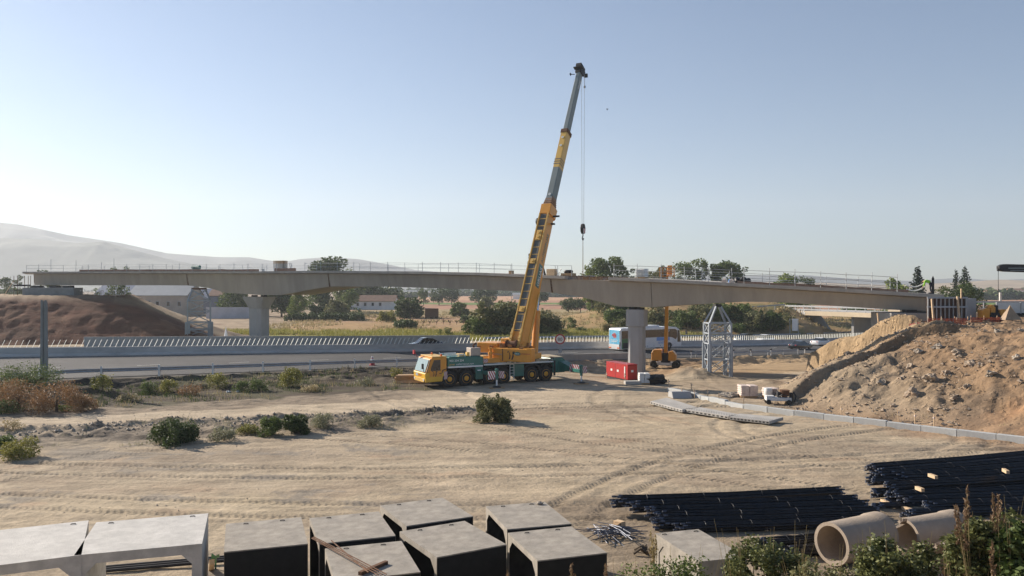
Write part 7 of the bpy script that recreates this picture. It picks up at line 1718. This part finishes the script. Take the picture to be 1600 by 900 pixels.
# pyramid tripod
t = thing('rebar_pyramid', 'pale pyramid-shaped canvas on a tripod at the edge of the mound crest', 'tripod', (wx(1578,64),64,gz(wx(1578,64),64)-.1), R(10))
m = MB(); ap = (0,0,1.25); bs_ = [(-.78,-.4,.12),(.78,-.35,.12),(.6,.5,.12),(-.6,.5,.12)]; m.add(bs_+[ap], [[0,1,4],[1,2,4],[2,3,4],[3,0,4],[3,2,1,0]]); m.build('canvas', noisy('canvas', (.34,.25,.17), .85, 0, scale=3, amt=.2, bump=.2), t)
m = MB()
for b_ in bs_: m.tube(ap, (b_[0]*1.08,b_[1]*1.08,-.15), .03, n=5)
m.build('legs', M['wood_pale'], t)
# flatbed lorry with loading arm
LXx, LDd = wx(1552,76), 76.0; zl = gz(wx(1600,76),76); t = thing('flatbed_lorry', 'white-sided flatbed lorry cut by the right edge behind the mesh fence', 'lorry', (LXx, LDd, zl))
zt_ = wz(473,76)-zl; zbm = wz(489,76)-zl
for k in range(3): m = MB(); m.box(.3+k*2.3,2.57+k*2.3,-.05,.0,zbm,zt_); m.build('side_board', noisy('lorry_white_%d' % k, (.62,.62,.60), .5, 0, scale=2, amt=.06, dirt=(.4,.38,.35), dirt_amt=.4, bump=0), t)
for k in range(4): m = MB(); m.box(.25+k*2.3,.35+k*2.3,-.08,.02,zbm-.05,zt_+.06); m.build('stake', M['galv'], t)
m = MB(); m.box(.2,7.3,0.02,2.4,zbm-.18,zbm-.02); m.box(.4,7.3,.6,1.8,zbm-.6,zbm-.182); m.build('chassis', M['dark'], t)
for x in (1.75,2.95,4.15): wheel(t, x, .0, .5, .3, .5, -1, 20, 'galv'); wheel(t, x, 2.4, .5, .3, .5, 1, 20, 'galv')
# black boom arm at right
t = thing('loader_crane_arm', 'black loading crane arm at the right edge with a cable hanging from its tip', 'crane arm', (wx(1600,80),80,gz(wx(1640,80),80)))
zz = t.location.z; xa = wx(1559,80)-t.location.x; za = wz(418,80)-zz; xb = 9.0
m = MB(); m.loft([[(x,y,z) for y,z in ((-.25,z0_),(.25,z0_),(.25,z1_),(-.25,z1_))] for x,z0_,z1_ in ((xa,za-.15,za+.15),(xa+.35,za-.38,za+.32),(xa+.7,za-.42,za+.34),(xb,za-.75,za+.10))]); m.build('arm', M['dark'], t, bevel=.03)
m = MB(); m.box(xa+.9,xb,-.262,-.252,za-.12,za-.02); m.box(xa+1.1,xb,-.27,-.251,za-.34,za-.28); m.build('hose_line', M['boom_grey'], t)
m = MB(); m.tube((xb-.5,0,0),(xb-.5,0,za-.3),.35,n=12); m.build('column', M['dark'], t)
m = MB(); m.tube((xa+.05,0,za-.1),(xa+.05,0,wz(466,80)-zz),.025,n=5); m.build('cable', M['dark'], t); m = MB(); m.lathe([(0,.05),(.1,.14),(.35,.14),(.45,.03)], (xa+.05,0,wz(424,80)-zz), 'z', 10); m.build('hook', M['dark'], t)
# pale upright post beside the cable
plank('concrete_post', 'thin pale post in the distance right of the hanging cable', (wx(1563,110),110,gz(wx(1563,110),110)), (wx(1563,110),110,wz(457,110)), 'conc_light', .25)
# pale wall behind the yellow roller / guardrail of the side road
t = thing('road_parapet', 'pale parapet with a steel rail on top behind the yellow roller at right', 'parapet', (wx(1512,95),95,0)); m = MB(); z1 = wz(489,95); m.box(0,12,0,.4,wz(497,95)-2,z1); m.build('wall', noisy('parapet_tan', (.52,.42,.29), .85, 0, scale=.6, amt=.1, bump=.2), t)
m = MB(); m.box(0,16,-.05,.02,wz(473,95),wz(470.5,95)); m.build('rail', M['galv'], t)
for k in range(8): m = MB(); m.box(k*1.9,k*1.9+.1,.03,.12,z1,wz(470,95)); m.build('rail_post', M['galv'], t)
# gabion-ish grey cylinders
# ============================================================ LEFT ABUTMENT
x0 = wx(62,133.5); t = thing('abutment', 'long low concrete abutment under the left end of the deck', 'abutment', (x0,133.5,gz(x0,131))); zz = t.location.z
zt_ = wz(449.5,133)-zz; m = MB(); m.box(-2.2,6.4,-1.2,1.6,-.6,zt_); m.build('wall', M['pole_conc'], t, bevel=.03)
for px in (52,80,100): m = MB(); xx = wx(px,133.5)-x0; m.box(xx,xx+1.2,-.6,1,zt_+.003,zt_+.35); m.build('bearing_block', M['dark'], t)
t = thing('access_scaffold', 'small scaffold with dark boards at the far left end of the bridge', 'scaffold', (wx(33,134),134,gz(wx(33,134),132)-.1)); zt3 = wz(431,134)-t.location.z
for x in (-.9,.9,1.9):
    for y in (-.5,.5): m = MB(); m.tube((x,y,-.2),(x,y,zt3),.045,n=5); m.build('standard', M['rust'], t)
m = MB(); m.box(-.9,1.9,-.5,.5,1.0,1.15); m.box(-.9,1.9,-.52,-.48,1.7,2.0); m.build('boards', M['dark'], t); m = MB(); m.tube((-2.6,-.6,0),(-.9,-.6,2.6),.05,n=5); m.build('brace', M['wood_pale'], t)
# starter bars with white caps on the left mound
m = MB(); c = MB(); rng = random.Random(3); n = 0
q0 = hit(165, 461, 118)
for i in range(34):
    px = 126+i*2.05; D = 131+rng.uniform(0,3); X = wx(px, D); z = gz(X, D); h = rng.uniform(.5,.95)
    t = thing('capped_bar', 'short reinforcing bar with a white cap in the row on top of the red-brown slope', 'bar', (X,D,z-.05), 0, 'white-capped bars on the left slope crest')
    b = MB(); b.tube((0,0,0),(.05,0,h),.03,n=5); b.build('bar', M['rust'], t); b = MB(); b.box(-.04,.07,-.04,.04,h,h+.13); b.build('cap', M['plastic_white'], t)
# ============================================================ BUILDINGS
def shed(label, x0px, x1px, D, eave, ridge, depth, wallm, roofm, base, rz=0, name='warehouse', windows=(), gable_vis=0):
    x0, x1 = wx(x0px, D), wx(x1px, D); t = thing(name, label, 'building', (x0, D, gz((x0+x1)/2, D)), R(rz)); zz = t.location.z; L_ = x1-x0; ze = wz(eave, D)-zz; zr = wz(ridge, D+depth/2)-zz
    m = MB(); m.loft([[(x,y,z) for y,z in ((0,-.5),(0,ze),(depth/2,zr),(depth,ze),(depth,-.5))] for x in (0,L_)]); m.build('walls', M[wallm], t)
    for (a,b,c_,d_) in ((0,ze,depth/2,zr),(depth,ze,depth/2,zr)):
        m = MB(); sgn = -1 if a == 0 else 1; m.hexa([(-.3,a+sgn*.4,b-.2+.02),(L_+.3,a+sgn*.4,b-.2+.02),(L_+.3,c_,d_+.02),(-.3,c_,d_+.02),(-.3,a+sgn*.4,b+.02),(L_+.3,a+sgn*.4,b+.02),(L_+.3,c_,d_+.25),(-.3,c_,d_+.25)]); m.build('roof', M[roofm], t)
    for (wpx, wy, ww, wh) in windows:
        X = wx(wpx, D)-x0; Z = wz(wy, D)-zz; w_ = MB(); w_.box(X-ww/2,X+ww/2,-.05,-.004,Z-wh/2,Z+wh/2); fr = w_.build('window', M['grey_steel'], t); w_ = MB(); w_.box(X-ww/2+.12,X+ww/2-.12,-.07,-.052,Z-wh/2+.12,Z+wh/2-.12); w_.build('pane', M['glass'], fr)
    return t
t = shed('long tan shed with a pale grey metal roof left of the left lattice tower', 200, 292, 262, 461.5, 444.5, 14, 'shed_wall', 'roof_grey', 480, 0, windows=((246,474.5,1.2,1.6),(263,475,1.2,1.6),(280,475,1.2,1.6),(233,473,1,1.4)))
shed('blue-grey shed behind the pale-roofed one, near the left abutment', 145, 205, 300, 463, 444, 18, 'shed_blue', 'shed_blue', 470)
shed('dark blue-grey shed behind the left lattice tower', 290, 352, 285, 466, 452, 12, 'shed_blue', 'shed_blue', 480)
shed('small house roof of faded pink tile right of the left lattice tower', 326, 349, 280, 462, 453, 8, 'shed_blue', 'tile', 470, name='house')
fh = shed('white farmhouse with a brown tiled roof and five small dark windows', 537, 617, 335, 470.5, 462, 9, 'render_white', 'tile', 483, name='farmhouse', windows=((547.5,475.5,1.1,1.5),(559,475.5,1.1,1.5),(570.5,475.5,1.1,1.5),(582.5,475.5,1.1,1.5),(594,475.5,1.1,1.5)))
m = MB(); xx = wx(534.5,335)-fh.location.x; zz = fh.location.z; m.box(xx-1.1,xx+1.1,0,2.4,0,wz(463,335)-zz); m.build('chimney_block', M['wall_grey'], fh)
shed('low brown-roofed outbuilding behind the farmhouse', 575, 602, 372, 465, 458.5, 7, 'shed_wall', 'tile', 470, name='outbuilding')
x0, x1 = wx(322,240), wx(397,240); t = thing('boundary_wall', 'long pale lilac-grey block wall behind the flared pier', 'wall', (x0,240,gz(x0,240))); zt_ = wz(480,240)-t.location.z
m = MB(); m.box(0,x1-x0,0,.25,-.5,zt_); m.build('wall', M['wall_grey'], t)
for k in range(5): m = MB(); xx = k*(x1-x0-.2)/4; m.box(xx,xx+.3,-.06,-.003,-.4,zt_+.06); m.build('pilaster', M['wall_grey'], t)
x0, x1 = wx(664-22,205), wx(684,205)
t = thing('low_ruin_wall', 'low dark ruined wall right of the dark round bush by the farmhouse', 'wall', (wx(664,238),238,gz(wx(664,238),238))); m = MB(); m.box(0,wx(685,238)-wx(664,238),0,.4,-.3,wz(482,238)-t.location.z); m.build('wall', M['rust'], t)
# slender poles in the fields
for px, D, ty, by, lab in ((717,255,474,492,'slim grey lattice pole in front of the bush left of the big tree'),(799,330,451,473,'thin dark pole left of the boom above the yellow field')):
    X = wx(px,D); z = gz(X,D); t = thing('utility_pole', lab, 'pole', (X,D,z)); h = wz(ty,D)-z
    m = MB()
    if px == 717:
        for dx in (-.35,.35): m.tube((dx,0,0),(dx*.5,0,h),.07,n=5)
        for k in range(6): m.tube((-.33*(1-k/14),0,h*k/6),(.33*(1-k/14),0,h*(k+1)/6),.035,n=4)
    else: m.tube((0,0,0),(0,0,h+1),.12,n=6)
    m.build('mast', M['grey_steel'], t); m = MB(); m.box(-.5,.5,-.05,.05,h-.4,h-.3); m.build('crossarm', M['grey_steel'], t)
# vine stumps row in the field
for k in range(9):
    px = 640+k*10.5; D = 196+k % 3; X = wx(px, D); z = gz(X, D); m = MB(); rng = random.Random(k)
    for j in range(5): a_ = rng.uniform(0,6.28); m.path([(0,0,0),(.05,0,.45),(math.cos(a_)*.5,math.sin(a_)*.4,.9+rng.random()*.4)], .055, 4)
    o = m.build('bare_vine', M['bark']); o.location = (X,D,z); tag(o, 'bare dark vine stump in the row across the dry field above the coupe', 'vine', 'bare vine stumps in the dry field')
# ============================================================ OVERPASS
OD = 192.0; OD2 = 166.0; xo0, xo1 = wx(1236,OD), wx(1412,OD2)
t = thing('overpass', 'low pale concrete overpass in the distance under the right half of the new bridge', 'bridge', (xo0, OD, 0)); To = Matrix.Rotation(math.atan2(OD2-OD, xo1-xo0), 4, 'Z'); Lo = math.hypot(OD2-OD, xo1-xo0)
z1, z0 = wz(485.2,OD), wz(491.6,OD)
m = MB(To); m.box(0.8,Lo-1,-.2,.5,z0,z1); m.build('edge_beam', noisy('overpass_beam', (.60,.49,.34), .8, 0, scale=.5, amt=.08, dirt=(.4,.33,.25), dirt_amt=.3, bump=.1), t)
m = MB(To); m.box(0,Lo,.52,9.5,z0-.05,z1-.05); m.build('deck', M['conc'], t)
zw = wz(483,OD); m = MB(To); m.box(-.6,.78,-.4,9.5,z0-2.5,zw); m.build('end_block', M['conc_box'], t)
m = MB(To); m.box(Lo-2.8,Lo,-1.2,2,wz(492,OD2),wz(484.2,OD2)); m.box(Lo-2.6,Lo+.6,-1.0,2,wz(496,OD2),wz(492.1,OD2)); m.build('end_block', noisy('overpass_end', (.58,.47,.34), .8, 0, scale=.8, amt=.08, bump=.1), t)
m = MB(To); m.box(-14,Lo+2,.3,.36,wz(479.5,OD),wz(476.8,OD)); m.build('rail', M['galv'], t)
m = MB(To); m.box(-14,Lo+2,.3,.36,wz(483.6,OD),wz(482,OD)); m.build('rail', M['galv'], t)
for k in range(18): m = MB(To); x = -13.5+k*2.4; m.box(x,x+.14,.38,.5,z1-.6,wz(476.5,OD)); m.build('rail_post', M['galv'], t)
text('lettering', 'LUU6', 1.65, M['white'], t, To @ Matrix.Translation((.5,-.24,z0+.15)) @ Matrix.Rotation(R(90),4,'X'), .01)
m = MB(To); m.hexa([(-.5,.6,-4),(9,.6,-6.5),(9,9,-6.5),(-.5,9,-4),(.8,.6,z0-.06),(1.0,.6,z0-.06),(1.0,9,z0-.06),(.8,9,z0-.06)]); m.build('paved_slope', M['conc_pier'], t)
m = MB(To); m.box(Lo*.52,Lo*.54,2,8,-8,z0-.06); m.build('pier', M['conc_pier'], t)
# side road rail up the slope
t = thing('slope_guardrail', 'pale guardrail climbing the embankment towards the overpass', 'guardrail', (wx(1170,190),190,0)); m = MB(); xa = wx(1168,190); T_ = Matrix.Translation(-t.location)
m = MB(T_); m.hexa([(wx(1168,190),190,wz(481,190)),(wx(1226,188),188,wz(477,188)),(wx(1226,188),188.1,wz(477,188)),(wx(1168,190),190.1,wz(481,190)),(wx(1168,190),190,wz(479,190)),(wx(1226,188),188,wz(475,188)),(wx(1226,188),188.1,wz(475,188)),(wx(1168,190),190.1,wz(479,190))]); m.build('rail', M['galv'], t)
for k in range(5):
    u = k/4; X = wx(1168,190)*(1-u)+wx(1226,188)*u; Y = 190-2*u; z1_ = wz(479.5,190)*(1-u)+wz(475.5,188)*u; m = MB(T_); m.box(X-.08,X+.08,Y+.12,Y+.25,z1_-2.0,z1_); m.build('post', M['galv'], t)
# distant tree belts and town
def belt(name, rows, mat, seed, size=3.0):
    rng = np.random.default_rng(seed); C_, R_ = [], []
    for (pxa, pxb, D, top) in rows:
        n = int((pxb-pxa)/5)+2
        for k in range(n):
            px = pxa+(pxb-pxa)*k/(n-1)+rng.uniform(-2,2); hh = (HC+.5-(top-CY)/F*D)*rng.uniform(.55,1.05); C_.append((wx(px,D), D+rng.uniform(-15,15), -.5+hh*.5)); R_.append((5/F*D*rng.uniform(.6,1.2), 6, hh*.5))
    o = leaf_cloud(name, C_, R_, len(C_)*160, size, M[mat], None, rng, shell=.6); return tag(o, kind='stuff')
belt('distant_woodland', [(590,830,900,453),(600,900,1300,450),(840,960,800,455),(560,650,700,455),(1140,1330,500,453),(-30,60,420,448),(1510,1620,620,452),(1505,1620,900,449)], 'lf_dark', 71, 2.2)
for i, (px, D, w, h, yb) in enumerate(((1553,640,9,4,470),(1573,660,10,4,468),(1590,700,12,5,466),(640,800,14,5,0),(672,820,18,5,0),(870,850,22,5,0),(915,900,26,6,0),(810,640,9,3.5,0))):
    X = wx(px,D); t = thing('distant_house', ['tiny white house left of the others in the haze at far right','tiny white house between two others in the haze at far right','tiny white house at the right edge in the haze','tiny pale shed beyond the yellow field left of the tree row','long pale shed beyond the yellow field, under the deck','pale shed far away right of the boom, under the deck','long pale shed far away under the start of the haunch','tiny white hut left of the boom in the far field'][i], 'building', (X,D,gz(X,D)))
    zt_ = h if i > 2 else h+2; m = MB(); m.box(-w/2,w/2,0,8,0,zt_); m.build('walls', M['render_white'], t); m = MB(); m.loft([[(x,-.4,zt_+.02),(x,4,zt_+1.8),(x,8.4,zt_+.02)] for x in (-w/2-.3,w/2+.3)]); m.build('roof', M['tile'] if i < 3 else M['roof_grey'], t)
# small things on the dirt
for px, py in ((372,613),(357,614)):
    q = hit(px, py, 50); blob('litter', 'scrap of white litter at the foot of the dark bank', 'litter', (q.x,q.y,q.z+.05), .16, M['plastic_white'], 50, (1.3,.8,.5), 2, .5, 'white litter scraps on the bank')
q = Vector((wx(949,90),90,wz(171,90)))
# flying bird
t = thing('bird', 'tiny dark bird flying right of the crane ropes', 'bird', tuple(q)); m = MB(); m.lathe([(-.12,.01),(-.05,.03),(.03,.035),(.1,.015),(.14,.01)], (0,0,0), 'z', 8); m.build('body', M['dark'], t)
m = MB(); m.add([(0,0,.05),(-.17,.05,.11),(-.06,0,-.02),(0,0,.052),(.15,.05,.12),(.05,0,-.02)], [[0,1,2],[3,5,4]]); m.build('wings', M['dark'], t)
# ============================================================ LIGHT, SKY, HAZE, CAMERA
sun_dir = Vector((-.84,.54,0)).normalized(); EL = R(25)
v = Vector((sun_dir.x*math.cos(EL), sun_dir.y*math.cos(EL), math.sin(EL)))
ld = bpy.data.lights.new('sun', 'SUN'); ld.energy = 5.0; ld.angle = R(.53); ld.color = (1, .89, .76)
lo = bpy.data.objects.new('sun', ld); col.objects.link(lo); lo.rotation_euler = v.to_track_quat('Z', 'Y').to_euler(); lo.location = (-60,40,60)
w = bpy.data.worlds.new('World'); scene.world = w; w.use_nodes = True; nt = w.node_tree
sk = nt.nodes.new('ShaderNodeTexSky'); sk.sky_type = 'NISHITA'; sk.sun_disc = False; sk.sun_elevation = EL; sk.sun_rotation = math.atan2(sun_dir.x, sun_dir.y)
sk.air_density = 1.0; sk.dust_density = .5; sk.ozone_density = 3.5; sk.altitude = 600
bg = nt.nodes['Background']; nt.links.new(sk.outputs['Color'], bg.inputs['Color']); bg.inputs['Strength'].default_value = .062
# air
m = MB(); m.box(-5200,5200,-60,4400,-70,470)
hz = m.build('haze', bpy.data.materials.new('haze_air')); hz['kind'] = 'stuff'
hm_ = hz.data.materials[0]; hm_.use_nodes = True; hn = hm_.node_tree; hn.nodes.clear(); ho = hn.nodes.new('ShaderNodeOutputMaterial'); pv = hn.nodes.new('ShaderNodeVolumePrincipled')
pv.inputs['Color'].default_value = (.86,.93,1,1); pv.inputs['Density'].default_value = HAZE; pv.inputs['Anisotropy'].default_value = .25
hn.links.new(pv.outputs['Volume'], ho.inputs['Volume'])
cam = bpy.data.cameras.new('camera'); cam.lens = 28.0; cam.sensor_width = 36.0; cam.clip_end = 12000; cam.clip_start = .2
co_ = bpy.data.objects.new('camera', cam); col.objects.link(co_); co_.location = (0,0,HC); co_.rotation_euler = (R(90),0,0); scene.camera = co_
scene.view_settings.view_transform = 'Standard'; scene.view_settings.look = 'None'; scene.view_settings.exposure = 0.95; scene.view_settings.gamma = 1
